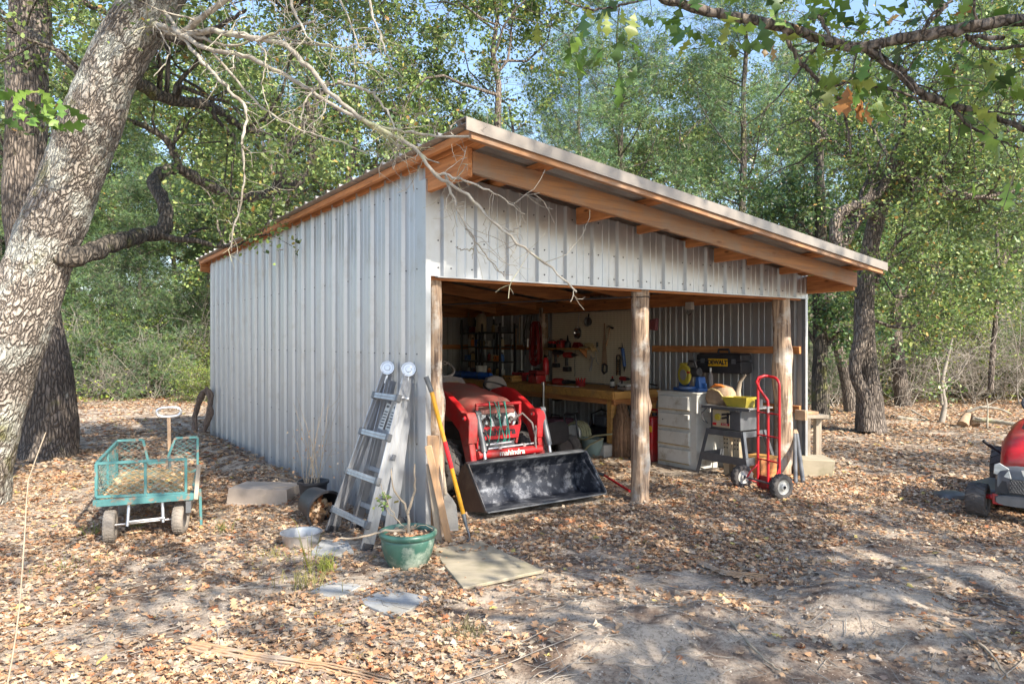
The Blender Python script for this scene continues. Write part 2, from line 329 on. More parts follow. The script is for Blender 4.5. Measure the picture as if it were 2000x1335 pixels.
M['deadwood'] = pm('lichened_deadwood', (0.42,0.39,0.33), (0.20,0.17,0.135), scale=9, rough=0.9, bump=1.0, bscale=40, dirt=(0.42,0.42,0.24), dlo=.55, dhi=.65)
M['leaf'] = leafmat('leaves', trans=0.32, val=0.92, rough=0.45)
M['needle'] = leafmat('juniper_sprays', trans=0.2, val=0.9)
M['dryleaf'] = leafmat('fallen_leaves', trans=0.15, rough=0.8)
# pegboard
m, N, L = nmat('pegboard'); b = N['Principled BSDF']; b.inputs['Roughness'].default_value = 0.7
tc = N.new('ShaderNodeTexCoord'); vm = N.new('ShaderNodeVectorMath'); vm.operation = 'SCALE'; vm.inputs[3].default_value = 1/0.032
L.new(tc.outputs['Object'], vm.inputs[0]); fr = N.new('ShaderNodeVectorMath'); fr.operation = 'FRACTION'; L.new(vm.outputs[0], fr.inputs[0])
sp = N.new('ShaderNodeSeparateXYZ'); L.new(fr.outputs[0], sp.inputs[0])
cb = N.new('ShaderNodeCombineXYZ'); L.new(sp.outputs[0], cb.inputs[0]); L.new(sp.outputs[2], cb.inputs[1])
ds = N.new('ShaderNodeVectorMath'); ds.operation = 'DISTANCE'; L.new(cb.outputs[0], ds.inputs[0]); ds.inputs[1].default_value = (.5,.5,0)
cr = N.new('ShaderNodeValToRGB'); cr.color_ramp.interpolation = 'CONSTANT'
cr.color_ramp.elements[0].color = (0.05,0.045,0.035,1); cr.color_ramp.elements[1].color = (0.74,0.67,0.52,1); cr.color_ramp.elements[1].position = 0.2
L.new(ds.outputs['Value'], cr.inputs[0]); L.new(cr.outputs[0], b.inputs['Base Color']); M['peg'] = m
# ground
m, N, L = nmat('sandy_ground'); b = N['Principled BSDF']; b.inputs['Roughness'].default_value = 0.95
tc = N.new('ShaderNodeTexCoord')
n1 = N.new('ShaderNodeTexNoise'); n1.inputs['Scale'].default_value = 2.2; n1.inputs['Detail'].default_value = 10; n1.inputs['Roughness'].default_value = 0.7; L.new(tc.outputs['Object'], n1.inputs['Vector'])
n2 = N.new('ShaderNodeTexNoise'); n2.inputs['Scale'].default_value = 38; n2.inputs['Detail'].default_value = 8; n2.inputs['Roughness'].default_value = 0.8; L.new(tc.outputs['Object'], n2.inputs['Vector'])
cr = N.new('ShaderNodeValToRGB'); cr.color_ramp.elements[0].color = (0.56,0.46,0.36,1); cr.color_ramp.elements[0].position = 0.46
cr.color_ramp.elements[1].color = (0.21,0.145,0.105,1); cr.color_ramp.elements[1].position = 0.58; L.new(n1.outputs['Fac'], cr.inputs[0])
c2 = N.new('ShaderNodeValToRGB'); c2.color_ramp.elements[0].color = (0.16,0.13,0.11,1); c2.color_ramp.elements[0].position = 0.36
c2.color_ramp.elements[1].color = (1,1,1,1); c2.color_ramp.elements[1].position = 0.52; L.new(n2.outputs['Fac'], c2.inputs[0])
mx = N.new('ShaderNodeMix'); mx.data_type = 'RGBA'; mx.blend_type = 'MULTIPLY'; mx.inputs[0].default_value = 0.75; L.new(cr.outputs[0], mx.inputs[6]); L.new(c2.outputs[0], mx.inputs[7])
L.new(mx.outputs[2], b.inputs['Base Color'])
bp = N.new('ShaderNodeBump'); bp.inputs['Strength'].default_value = 0.9; bp.inputs['Distance'].default_value = 0.022; L.new(n2.outputs['Fac'], bp.inputs['Height']); L.new(bp.outputs[0], b.inputs['Normal'])
M['ground'] = m
# ------------------------------------------------------------------ ground
def uvof(x, y):
    rx = x-AX; ry = y-AY; return CU*rx+SU*ry, -SU*rx+CU*ry
MOUNDS = [(1620,1140,.30,.05),(1130,1215,.35,.06),(1180,1275,.4,.06),(1380,1215,.22,.06),(1260,1230,.25,.05),(1650,1200,.35,.05),(1800,1240,.4,.06),(1500,1290,.35,.05),(1960,1255,.35,.07),(1060,1320,.4,.04),(1740,1170,.25,.04),(1930,1140,.3,.05),(430,1010,.3,.02)]
def hgt(x, y):
    x = np.asarray(x, float); y = np.asarray(y, float)
    h = (fbm(x, y, 0.35, 3)-0.5)*0.10 + (fbm(x, y, 2.2, 9)-0.5)*0.035
    u, v = uvof(x, y)
    d = np.maximum(np.maximum(-u-0.15, u-5.4), np.maximum(-v-0.3, v-8))          # distance outside the shed
    h = h*np.clip((d+0.2)/1.5, 0.12, 1)
    h = h + 0.13*np.exp(-((u+0.32)/0.28)**2)*np.clip((v-1.3)/1.5, 0, 1)*np.clip((8.5-v), 0, 1)*(0.7+0.6*vnoise(x, y, 3, 5))
    for px, py, r, a in MOUNDS:
        g = G(px, py); h = h + a*np.exp(-(((x-g.x)/r)**2+((y-g.y)/(r*1.3))**2))*(0.6+0.8*vnoise(x, y, 6, 8))
    h = np.maximum(h, -0.06); far = np.clip((np.hypot(x, y-8)-14)/30, 0, 1)
    return h + far*(fbm(x, y, 0.06, 21)-0.45)*1.2
def hz(p): return float(hgt(p[0], p[1]))
def nonuni(a, b, fine0, fine1, df, grow):
    c = list(np.arange(fine0, fine1, df)); s = df
    while c[-1] < b: s *= grow; c.append(c[-1]+s)
    s = df
    while c[0] > a: s *= grow; c.insert(0, c[0]-s)
    return np.array(c)
gx = nonuni(-150, 150, -6, 7, 0.05, 1.12); gy = nonuni(-60, 220, 2.5, 11, 0.05, 1.10)
X, Y = np.meshgrid(gx, gy); Z = hgt(X, Y)
nx, ny = len(gx), len(gy); idx = np.arange(nx*ny).reshape(ny, nx)
F = np.stack([idx[:-1,:-1], idx[:-1,1:], idx[1:,1:], idx[1:,:-1]], -1).reshape(-1, 4)
g = npmesh('ground', np.stack([X, Y, Z], -1).reshape(-1, 3), F, M['ground'], smooth=True); tag(g, kind='structure')

# ------------------------------------------------------------------ leaves
LX = [0, .12, .22, .34, .48, .60, .72, .86, 1.0]; LY = [0, .05, .20, .08, .40, .13, .36, .14, 0]
def leaf_template():
    V = [(x, 0, 0) for x in LX]
    up = []; dn = []
    for i in range(1, 8): up.append(len(V)); V.append((LX[i]+(.06 if i in (2,4,6) else 0), LY[i], 0))
    for i in range(1, 8): dn.append(len(V)); V.append((LX[i]+(.06 if i in (2,4,6) else 0), -LY[i]*0.92, 0))
    V = np.array(V); U = [0]+up+[8]; D = [0]+dn+[8]
    Q = []; T = []
    for i in range(8):
        for S, fl in ((U, 0), (D, 1)):
            q = [i, i+1, S[i+1], S[i]]; q2 = []
            for k in q:
                if k not in q2: q2.append(k)
            if fl: q2 = q2[::-1]
            (Q if len(q2) == 4 else T).append(q2)
    return V, np.array(Q), np.array(T)
LV, LQ, LT = leaf_template()
SV = np.array([(0,0,0),(.3,.26,.0),(.72,.30,0),(1,0,0),(.72,-.30,0),(.3,-.26,0)]); SQ = np.array([(0,3,2,1),(0,5,4,3)])
def basis(n, az, tilt, roll, r):
    """random frames: az about z, then tilt"""
    ca, sa = np.cos(az), np.sin(az); ct, st = np.cos(tilt), np.sin(tilt)
    ex = np.stack([ca*ct, sa*ct, st], -1); ey0 = np.stack([-sa, ca, np.zeros(n)], -1); ez0 = np.cross(ex, ey0)
    ey = ey0*np.cos(roll)[:, None] + ez0*np.sin(roll)[:, None]; return ex, ey, np.cross(ex, ey)
def scatter_leaves(P, size, r, cols, tilt=0.35, roll=0.4, curl=0.6, detail=True, az=None, tilt0=0.0, flatw=1.0):
    n = len(P); V0 = LV if detail else SV
    az = r.uniform(0, 2*np.pi, n) if az is None else az
    ex, ey, ez = basis(n, az, r.normal(tilt0, tilt, n), r.normal(0, roll, n), r)
    c1 = r.normal(0, curl, n)[:, None]; c2 = r.normal(0, curl, n)[:, None]
    x = V0[None, :, 0]; y = V0[None, :, 1]*flatw
    z = c1*y*y*1.2 + c2*(x-.5)**2*0.7 + 0.05*np.sin(x*9+c1*5)
    V = P[:, None, :] + size[:, None, None]*(x[..., None]*ex[:, None] + y[..., None]*ey[:, None] + z[..., None]*ez[:, None])
    m = V0.shape[0]; base = (np.arange(n)*m)[:, None, None]
    F = [(LQ[None]+base).reshape(-1, 4), (LT[None]+base).reshape(-1, 3)] if detail else [(SQ[None]+base).reshape(-1, 4)]
    return V.reshape(-1, 3), F, np.repeat(cols, m, 0)
def palette(n, r, cols, w, var=0.2):
    c = np.array(cols)[r.choice(len(cols), n, p=np.array(w)/sum(w))]; return np.clip(c*(1+r.normal(0, var, (n, 1))), 0.01, 0.9)
DRY = [(.55,.36,.21),(.46,.27,.15),(.35,.215,.13),(.53,.42,.30),(.42,.335,.26),(.46,.19,.085),(.52,.42,.14),(.25,.18,.14)]
DRYW = [24,20,13,22,16,5,1,7]
def litter(name, n, x0, x1, y0, y1, smin, smax, detail, seed, label):
    r = np.random.default_rng(seed)
    y = np.sqrt(r.uniform(y0**2, y1**2, n)); x = r.uniform(-1, 1, n)*y*0.76
    x = np.clip(x, x0, x1) if False else x
    k = (x > x0) & (x < x1); x = x[k]; y = y[k]
    u, v = uvof(x, y)
    dens = 0.14 + 1.15*np.clip((fbm(x, y, 0.9, 40)-0.34)*4.0, 0, 1)*(0.45+0.75*np.clip((fbm(x,y,3.0,44)-.3)*3,0,1))
    dens = dens*np.where(y < 4.3, np.where(x > -0.2, 0.62, 0.9), 1.0)
    dens = np.where((y < 5.3) & (x > 0.4) & (y >= 4.3), dens*0.85, dens)
    dens = dens*np.where((y < 5.6) & (x > -.4), np.clip((fbm(x, y, 1.8, 71)-.40)*6, .12, 1.25), 1)
    sandy = np.exp(-(((x+6.3)/3.0)**2+((y-16.5)/2.8)**2)); dens = dens*(1-0.85*sandy)
    ins = (u > 0) & (u < 5.1) & (v > 0.6) & (v < 7.6); dens = np.where(ins, dens*np.clip(1-(v-0.6)/3.0, 0.05, 1)*0.9, dens)
    dens = np.where((u > -.8) & (u < 0) & (v > 1) & (v < 8), dens*1.5, dens)
    for px, py, rr, a in MOUNDS:
        g0 = G(px, py); dens = dens*(1-0.8*np.exp(-(((x-g0.x)/rr)**2+((y-g0.y)/rr)**2)*1.3))
    slabs = [G(770,1177), G(655,1150)]
    for s_ in slabs: dens = np.where((abs(x-s_.x) < .17) & (abs(y-s_.y) < .14), dens*0.03, dens)
    cc = G(945,1103); dens = np.where((abs(x-cc.x) < .3) & (abs(y-cc.y) < .26), dens*0.06, dens)
    bkt = (u > .68) & (u < 2.25) & (v > .22) & (v < .8); dens = np.where(bkt, 0, dens)
    wallin = (abs(u) < 0.05) & (v > 0); dens = np.where(wallin, 0, dens)
    k = r.random(len(x)) < dens; x = x[k]; y = y[k]
    z = hgt(x, y) + r.uniform(0.002, 0.02, len(x)); P = np.stack([x, y, z], -1)
    col = palette(len(x), r, DRY, DRYW, 0.22)
    V, F, C = scatter_leaves(P, r.uniform(smin, smax, len(x)), r, col, tilt=0.17, roll=0.28, curl=0.75, detail=detail, flatw=0.95)
    o = npmesh(name, V, F, M['dryleaf'], col=C); return tag(o, label, 'fallen leaves', kind='stuff')
litter('leaf_litter', 105000, -9, 9, 2.9, 8.6, 0.03, 0.075, True, 1, 'dry tan and brown oak leaves lying on the sandy yard in front of the shed')
litter('leaf_litter', 230000, -22, 22, 8.2, 27, 0.045, 0.095, False, 2, 'dry brown leaves covering the yard behind and beside the shed up to the wood')
# small debris: twigs and bark bits
def tubes_np(P, R, n=4):
    N_, K, _ = P.shape; T = np.empty_like(P); T[:, 1:-1] = P[:, 2:]-P[:, :-2]; T[:, 0] = P[:, 1]-P[:, 0]; T[:, -1] = P[:, -1]-P[:, -2]
    T /= np.linalg.norm(T, axis=-1, keepdims=True)+1e-9
    ref = np.where(np.abs(T[:, :1, 2:3]) < 0.85, np.array([0,0,1.]), np.array([1.,0,0])); ref = np.broadcast_to(ref, P.shape)
    ax = np.cross(ref, T); ax /= np.linalg.norm(ax, axis=-1, keepdims=True)+1e-9; ay = np.cross(T, ax)
    t = np.arange(n)*2*np.pi/n
    V = P[:, :, None] + R[:, :, None, None]*(ax[:, :, None]*np.cos(t)[:, None] + ay[:, :, None]*np.sin(t)[:, None])
    b = (np.arange(N_)*K*n)[:, None, None] + (np.arange(K-1)*n)[None, :, None]; j = np.arange(n)[None, None]; j2 = (j+1) % n
    F = np.stack([b+j, b+j2, b+n+j2, b+n+j], -1).reshape(-1, 4)
    return V.reshape(-1, 3), F
def join(parts):
    V = []; F = []; o = 0
    for v, f in parts: V.append(v); F.append(f+o); o += len(v)
    return np.concatenate(V), np.concatenate(F)
def grow(P, R, nch, ln, r, K=6, t0=0.25, out=0.7, up=0.15, wig=0.25, rr=0.5, lvar=0.35, taper=0.15, endb=1.0):
    """child branches (N*nch, K, 3) of the polylines P"""
    N_, Kp, _ = P.shape; idx = np.repeat(np.arange(N_), nch); n = len(idx)
    t = t0 + (1-t0)*r.random(n)**(1/endb); f = t*(Kp-1); i0 = np.minimum(f.astype(int), Kp-2); a = (f-i0)[:, None]
    p0 = P[idx, i0]*(1-a)+P[idx, i0+1]*a; T = P[idx, i0+1]-P[idx, i0]; T /= np.linalg.norm(T, axis=-1, keepdims=True)+1e-9
    d = r.normal(0, 1, (n, 3)); d -= (d*T).sum(-1, keepdims=True)*T; d /= np.linalg.norm(d, axis=-1, keepdims=True)+1e-9
    d = d*out + T*(1-out) + np.array([0, 0, up]); d /= np.linalg.norm(d, axis=-1, keepdims=True)
    L_ = (ln if np.ndim(ln) == 0 else ln[idx]) * (1+r.normal(0, lvar, n)).clip(0.4, 1.8)
    C = np.empty((n, K, 3)); C[:, 0] = p0; cur = d.copy()
    for k in range(1, K):
        cur = cur + r.normal(0, wig, (n, 3)) + np.array([0, 0, up*0.4]); cur /= np.linalg.norm(cur, axis=-1, keepdims=True)
        C[:, k] = C[:, k-1]+cur*(L_/(K-1))[:, None]
    r0 = (R[idx, i0]*(1-a[:, 0])+R[idx, i0+1]*a[:, 0])*rr
    return C, r0[:, None]*np.linspace(1, taper, K)[None]
def along(P, n, r, t0=0.3, spread=0.05):
    N_, K, _ = P.shape; idx = r.integers(0, N_, n); t = (t0+(1-t0)*r.random(n))*(K-1); i0 = np.minimum(t.astype(int), K-2); a = (t-i0)[:, None]
    return P[idx, i0]*(1-a)+P[idx, i0+1]*a + r.normal(0, spread, (n, 3))

r_ = np.random.default_rng(5); n = 12000
y = np.sqrt(r_.uniform(9, 180, n)); x = r_.uniform(-.74, .74, n)*y; u_, v_ = uvof(x, y); k = ~((u_ > -.1) & (u_ < 5.2) & (v_ > 1)); x = x[k]; y = y[k]; n = len(x)
a = r_.uniform(0, 2*np.pi, n); L0 = r_.uniform(.02, .10, n)*(1+(r_.random(n) < .06)*4)
P = np.stack([np.stack([x+np.cos(a)*L0*t+r_.normal(0, .008, n), y+np.sin(a)*L0*t+r_.normal(0, .008, n), np.zeros(n)], -1) for t in np.linspace(-1, 1, 4)], 1)
P[:, :, 2] = hgt(P[:, :, 0], P[:, :, 1])+r_.uniform(.004, .02, (n, 1))
V, F = tubes_np(P, np.repeat(r_.uniform(.0009, .003, (n, 1)), 4, 1), 4)
tag(npmesh('fallen_twigs', V, F, M['twig']), 'thin grey twigs strewn over the sand and leaves', 'twigs', kind='stuff')

# ------------------------------------------------------------------ the shed
shed = thing('open_shed', 'open-fronted shed of ribbed metal sheets with log posts and orange timber roof frame', 'shed', (AX, AY, 0), TH)
WL, DP = 5.15, 7.65
def zroof(u, v): return 3.07 - 0.118*u - 0.013*(v+0.95)
def ribprof(L, per=0.32, start=0.05):
    P = [(0, 0)]; s = start
    while s < L+per:
        for dx, h in ((0,0),(.014,.030),(.040,.030),(.054,0),(.146,0),(.152,.006),(.160,.006),(.166,0),(.228,0),(.234,.006),(.242,.006),(.248,0)):
            if s+dx < L: P.append((s+dx, h))
        s += per
    P.append((L, 0)); return P
def panel(L, ztop, zbot, place, name, screws, per=0.32, mat='galv', start=.05):
    """place(s, h, z) -> local point; h is the height of the rib outwards"""
    P = ribprof(L, per, start); mb = MB(); n = len(P)
    V = [place(s, h, zbot) for s, h in P] + [place(s, h, ztop(s)) for s, h in P]
    mb.add(V, [(i, i+1, n+i+1, n+i) for i in range(n-1)], 0)
    s = start
    while s < L:
        for z in screws:
            for ds_ in (-.02, .10):
                if 0.02 < s+ds_ < L-0.02 and z < ztop(s)-.05 and random.random() < .8:
                    c = place(s+ds_, 0.0005, z); c2 = place(s+ds_, 0.007, z); mb.cyl(c, c2, .0075, .005, 6, 1)
        s += per
    o = mb.build(name, [M[mat], M['screw']], shed, sharp=20, flat=True); return o
panel(DP, lambda s: 3.035-0.012*s, -0.03, lambda s, h, z: (-h, s, z), 'side_wall', (0.12, 0.76, 1.50, 2.2, 2.86))
panel(DP, lambda s: zroof(WL, s)-.03, -0.03, lambda s, h, z: (WL+h, s, z), 'side_wall', (0.12, 0.76, 1.50, 2.2))
panel(WL, lambda s: zroof(s, DP)-.03, -0.03, lambda s, h, z: (s, DP+h, z), 'back_wall', (0.12, 0.76, 1.50, 2.2))
panel(WL-0.01, lambda s: zroof(s, 0)-.06, 2.13, lambda s, h, z: (s+.005, -.05-h, z), 'front_siding', (2.20, 2.42, 2.72), start=.10)
# corner flashings
mb = MB(); mb.prism([(-.034,-.06),(.012,-.06),(.012,-.055),(-.029,-.055),(-.029,.075),(-.034,.075)], (0,0,0), (1,0,0), (0,1,0), (0,0,2.9)); mb.build('corner_trim', M['galv'], shed)
mb = MB(); mb.prism([(WL+.036,-.055),(WL-.01,-.055),(WL-.01,-.05),(WL+.031,-.05),(WL+.031,.10),(WL+.036,.10)], (0,0,0), (1,0,0), (0,1,0), (0,0,2.42)); mb.build('corner_trim', M['galv'], shed)
mb = MB(); mb.b2((.06,-.088,2.118),(WL,-.046,2.128)); mb.build('drip_edge', M['galv'], shed)
# roof sheet (ribs run down the slope)
P = ribprof(8.85, .32, .06); mb = MB(); n = len(P); U0, U1 = -.20, 5.27
def rp(u, s, h): v = s-.95; return (u, v, zroof(u, v)+h)
us = [U0, 1.5, 3.2, U1]
mb.add([rp(u, s, h) for u in us for s, h in P], [(k*n+i, k*n+i+1, (k+1)*n+i+1, (k+1)*n+i) for k in range(3) for i in range(n-1)])
o = mb.build('roof_sheet', M['galv_roof'], shed, flat=True); sol = o.modifiers.new('thick', 'SOLIDIFY'); sol.thickness = 0.003; sol.offset = 1
def sl(u, v, dz=0): return Vector((u, v, zroof(u, v)+dz))
mb = MB()   # rake trim over the front edge
for v0, v1, z0, z1 in ((-.975,-.965,-.055,.034),(-.965,-.80,.032,.038)):
    a, b = sl(U0-.01, -.95), sl(U1+.01, -.95)
    V = [(p.x, v, p.z+z) for p in (a, b) for v in (v0, v1) for z in (z0, z1)]
    mb.add(V, [(0,1,3,2),(4,6,7,5),(0,4,5,1),(2,3,7,6),(0,2,6,4),(1,5,7,3)])
mb.build('roof_trim', M['trim'], shed)
def slb(name, u0, u1, v0, v1, dz0, dz1, mat, z0fix=None, bev=.003):
    """sloped timber following the roof: dz below the roof sheet"""
    mb = MB(); V = [(u, v, zroof(u, v if z0fix is None else z0fix)+dz) for u in (u0, u1) for v in (v0, v1) for dz in (dz0, dz1)]
    mb.add(V, [(0,1,3,2),(4,6,7,5),(0,4,5,1),(2,3,7,6),(0,2,6,4),(1,5,7,3)]); return mb.build(name, mat, shed, bevel=bev)
slb('rake_board', -.16, 5.22, -.955, -.915, -.098, -.050, M['fly'])
slb('fly_rafter', .022, 5.18, -.68, -.64, -.228, -.066, M['fly'])
slb('end_beam', -.018, .020, -.68, -.02, -.262, -.052, M['wood_v'])
slb('end_beam', 5.165, 5.205, -.638, -.02, -.262, -.052, M['wood_v'])
for u in (0.02, .65, 1.84, 3.11, 4.32, 5.10): slb('purlin', u-.045, u+.045, -.90, DP+.12, -.049, -.006, M['wood_v'])
for u, dz in ((.35,.12),(1.53,.20),(2.3,.13),(3.0,.13),(3.45,.20),(4.0,.13),(4.6,.13)): slb('lookout', u-.02, u+.02, -.638, -.075, -dz, -.052, M['wood_v'])
slb('eave_board', -.14, -.102, -.90, DP+.2, -.062, -.006, M['wood_v'])
slb('wall_plate', .004, .042, .02, DP-.02, -.20, -.052, M['wood_v'])
slb('back_board', -.13, 5.2, DP+.13, DP+.17, -.18, -.006, M['wood_u'])
for v in (.02, 1.25, 2.5, 3.8, 5.1, 6.4, 7.5): slb('rafter', .045, 5.06, v, v+.04, -.24, -.052, M['wood_u'])
mb = MB(); mb.b2((.02,-.018,2.10),(5.1,.015,2.26)); mb.build('header_beam', M['wood_u'], shed, bevel=.003)
mb = MB(); mb.b2((4.93,.12,2.10),(4.97,7.5,2.29)); mb.build('eave_beam', M['wood_v'], shed, bevel=.003)
mb = MB(); mb.b2((.19,.12,2.50),(.23,7.5,2.69)); mb.build('eave_beam', M['wood_v'], shed, bevel=.003)
for z in (.78, 1.50):
    mb = MB(); mb.b2((5.095,.0,z-.045),(5.135,7.55,z+.045)); mb.build('girt', M['wood_v'], shed, bevel=.003)
for z in (.12, .76, 1.50, 2.2, 2.86):
    mb = MB(); mb.b2((.01,.04,z-.045),(.045,7.55,z+.045)); mb.build('girt', M['wood_v'], shed, bevel=.003)
for z in (.76, 1.50, 2.15):
    mb = MB(); mb.b2((.1,7.595,z-.045),(5.05,7.635,z+.045)); mb.build('girt', M['wood_u'], shed, bevel=.003)
def logpost(u, v, h, r, seed, knots=()):
    rr = random.Random(seed); K = 40; n = 22; mb = MB(); rings = []
    ph = [rr.uniform(0, 6.3) for _ in range(8)]
    for i in range(K+1):
        z = -.1 + (h+.1)*i/K; cx = .012*math.sin(z*1.7+ph[0]) + .005*math.sin(z*6+ph[4]); cy = .012*math.sin(z*1.9+ph[1]); ring = []
        for j in range(n):
            t = 2*math.pi*j/n; q = r*(1.06-.04*z)*(1+.05*math.sin(2*t+z*.6+ph[2])+.035*math.sin(5*t+z*1.5+ph[3])+.03*math.sin(z*8+2*t+ph[5])+rr.uniform(-.018, .018))
            for kz, kt, ka, ks in knots: q += ka*math.exp(-((z-kz)/ks)**2-((math.atan2(math.sin(t-kt), math.cos(t-kt)))/.75)**2)
            ring.append((u+cx+q*math.cos(t), v+cy+q*math.sin(t), z))
        rings.append(ring)
    mb.loft(rings); return mb.build('post', M['log'], shed, sharp=70)
logpost(.105, .06, 2.78, .078, 1, [(1.1, -.9, .03, .12)])
mid_rel = (2.46, .055)
logpost(mid_rel[0], mid_rel[1], 2.12, .090, 2, [(.95, -.3, .045, .09), (.35, -.2, .02, .1), (1.5, -1.4, .015, .07)])
logpost(4.84, .06, 2.30, .098, 3, [(1.45, -.5, .03, .12), (1.2, 2.4, .02, .2)])
for v in (2.5, 4.95, 7.4): logpost(4.99, v, 2.2, .075, int(v*10))
for v in (2.5, 4.95, 7.4): logpost(.13, v, 2.7, .075, int(v*10)+1)
# small lamp box and cable on the frame
v0, z0 = onu(1347, 597, 4.9); q = thing('junction_box', 'small white electric box fixed to the orange beam right of the middle post', 'electric box', W(4.9, v0, z0), RW)
MB().box((0,0,0), (.115,.06,.10)).build('box', M['whiteplastic'], q, bevel=.006); MB().tube([(-.03,0,-.05),(-.05,0,-.10),(-.02,0,-.13),(.03,0,-.10)], .006).build('cable', M['black'], q)
mb = MB(); c = Vector((mid_rel[0], mid_rel[1], 2.05)); pts = [c+Vector((.098*math.cos(t), .098*math.sin(t), .004*math.sin(3*t))) for t in np.linspace(0, 6.28, 20)[:-1]]
mb.tube(pts, .006, 6, closed=True); mb.tube([c+Vector((-.1,.02,0)), c+Vector((-.8,.8,-.03)), c+Vector((-1.6,1.6,-.06)), c+Vector((-2,2.6,-.02))], .008, 6); mb.tube([c+Vector((.09,.03,.01)), c+Vector((.14,.06,.0)), c+Vector((.15,.07,-.03))], .012, 6)
one(mb, 'cable', 'black cable tied round the top of the middle log post and strung back inside', 'cable', M['black'], (AX, AY, 0), TH)
SHADE = [(10.4, -3.4, .92), (3.6, -10, .95), (14.5, 1.5, 1.0), (13.5, -7.5, 1.1)]

r_ = np.random.default_rng(15); n = 26000; y = np.sqrt(r_.uniform(8.5, 60, n)); x = r_.uniform(-.75, .75, n)*y; s = r_.gamma(1.6, .0022, n)+.0015
T = np.array([(1,0,0),(-.5,.85,0),(-.5,-.85,0),(0,0,1)]); T[:, 2] -= .2; a = r_.uniform(0, 6.28, n); ca, sa = np.cos(a), np.sin(a)
P = np.stack([x, y, hgt(x, y)], -1); V = P[:, None]+s[:, None, None]*np.stack([T[None,:,0]*ca[:,None]-T[None,:,1]*sa[:,None], T[None,:,0]*sa[:,None]+T[None,:,1]*ca[:,None], np.broadcast_to(T[:,2], (n,4))], -1)
F = (np.array([(0,1,3),(1,2,3),(2,0,3)])[None]+(np.arange(n)*4)[:, None, None]).reshape(-1, 3)
C = palette(n, r_, [(.50,.42,.34),(.22,.15,.10),(.12,.09,.07),(.62,.55,.46)], [4,3,2,2]); tag(npmesh('grit', V.reshape(-1, 3), F, M['dryleaf'], col=np.repeat(C, 4, 0)), 'crumbs of soil, bark and pebbles scattered on the sand in the foreground', 'grit', kind='stuff')
# ------------------------------------------------------------------ trees
OAK = [(.24,.32,.095),(.16,.25,.07),(.34,.39,.13),(.46,.39,.11),(.46,.26,.08),(.12,.19,.08)]; OAKW = [32,32,12,2.5,1.2,20]
JUN = [(.11,.20,.085),(.15,.25,.07),(.09,.17,.10),(.22,.29,.11),(.30,.27,.20)]; JUNW = [30,25,20,15,6]
SHR = [(.22,.32,.07),(.34,.40,.08),(.15,.24,.07),(.40,.36,.09),(.38,.28,.15)]; SHRW = [32,22,28,5,2]
def wiggle(p0, p1, K, amp, r, ends=True):
    t = np.linspace(0, 1, K)[:, None]; P = np.array(p0)*(1-t)+np.array(p1)*t
    o = np.cumsum(r.normal(0, 1, (K, 3)), 0); o -= o[0]+(o[-1]-o[0])*t; return P + o*amp
def puffs(C, nper, sp, r):
    """leaf positions gathered in clumps round the centres C"""
    k = r.poisson(nper, len(C)); P = np.repeat(C, k, 0); return P + r.normal(0, 1, P.shape)*np.repeat(sp*r.uniform(.6, 1.4, len(C)), k)[:, None]*np.array([1, 1, .7])
def leafmesh(P, r, size, cols, w, kind='oak'):
    n = len(P); c = palette(n, r, cols, w, .20)
    if kind == 'jun':
        az = r.uniform(0, 2*np.pi, n); ex, ey, ez = basis(n, az, r.normal(.35, .5, n), r.uniform(-1.5, 1.5, n), r)
        s = r.uniform(.6, 1.4, n)*size
        T = np.array([(0,-.05,0),(0,.05,0),(1,0,0),(.25,0,0),(.38,.05,.0),(.8,.5,.12),(.3,0,0),(.42,-.05,0),(.85,-.45,-.1)])
        V = P[:, None]+s[:, None, None]*(T[None, :, :1]*ex[:, None]+T[None, :, 1:2]*ey[:, None]+T[None, :, 2:]*ez[:, None])
        F = (np.array([(0,1,2),(3,4,5),(6,7,8)])[None]+(np.arange(n)*9)[:, None, None]).reshape(-1, 3)
        return V.reshape(-1, 3), [F], np.repeat(c, 9, 0)
    return scatter_leaves(P, size*r.uniform(.6, 1.35, n), r, c, tilt=.6, roll=.7, curl=.4, detail=False, tilt0=-.2)
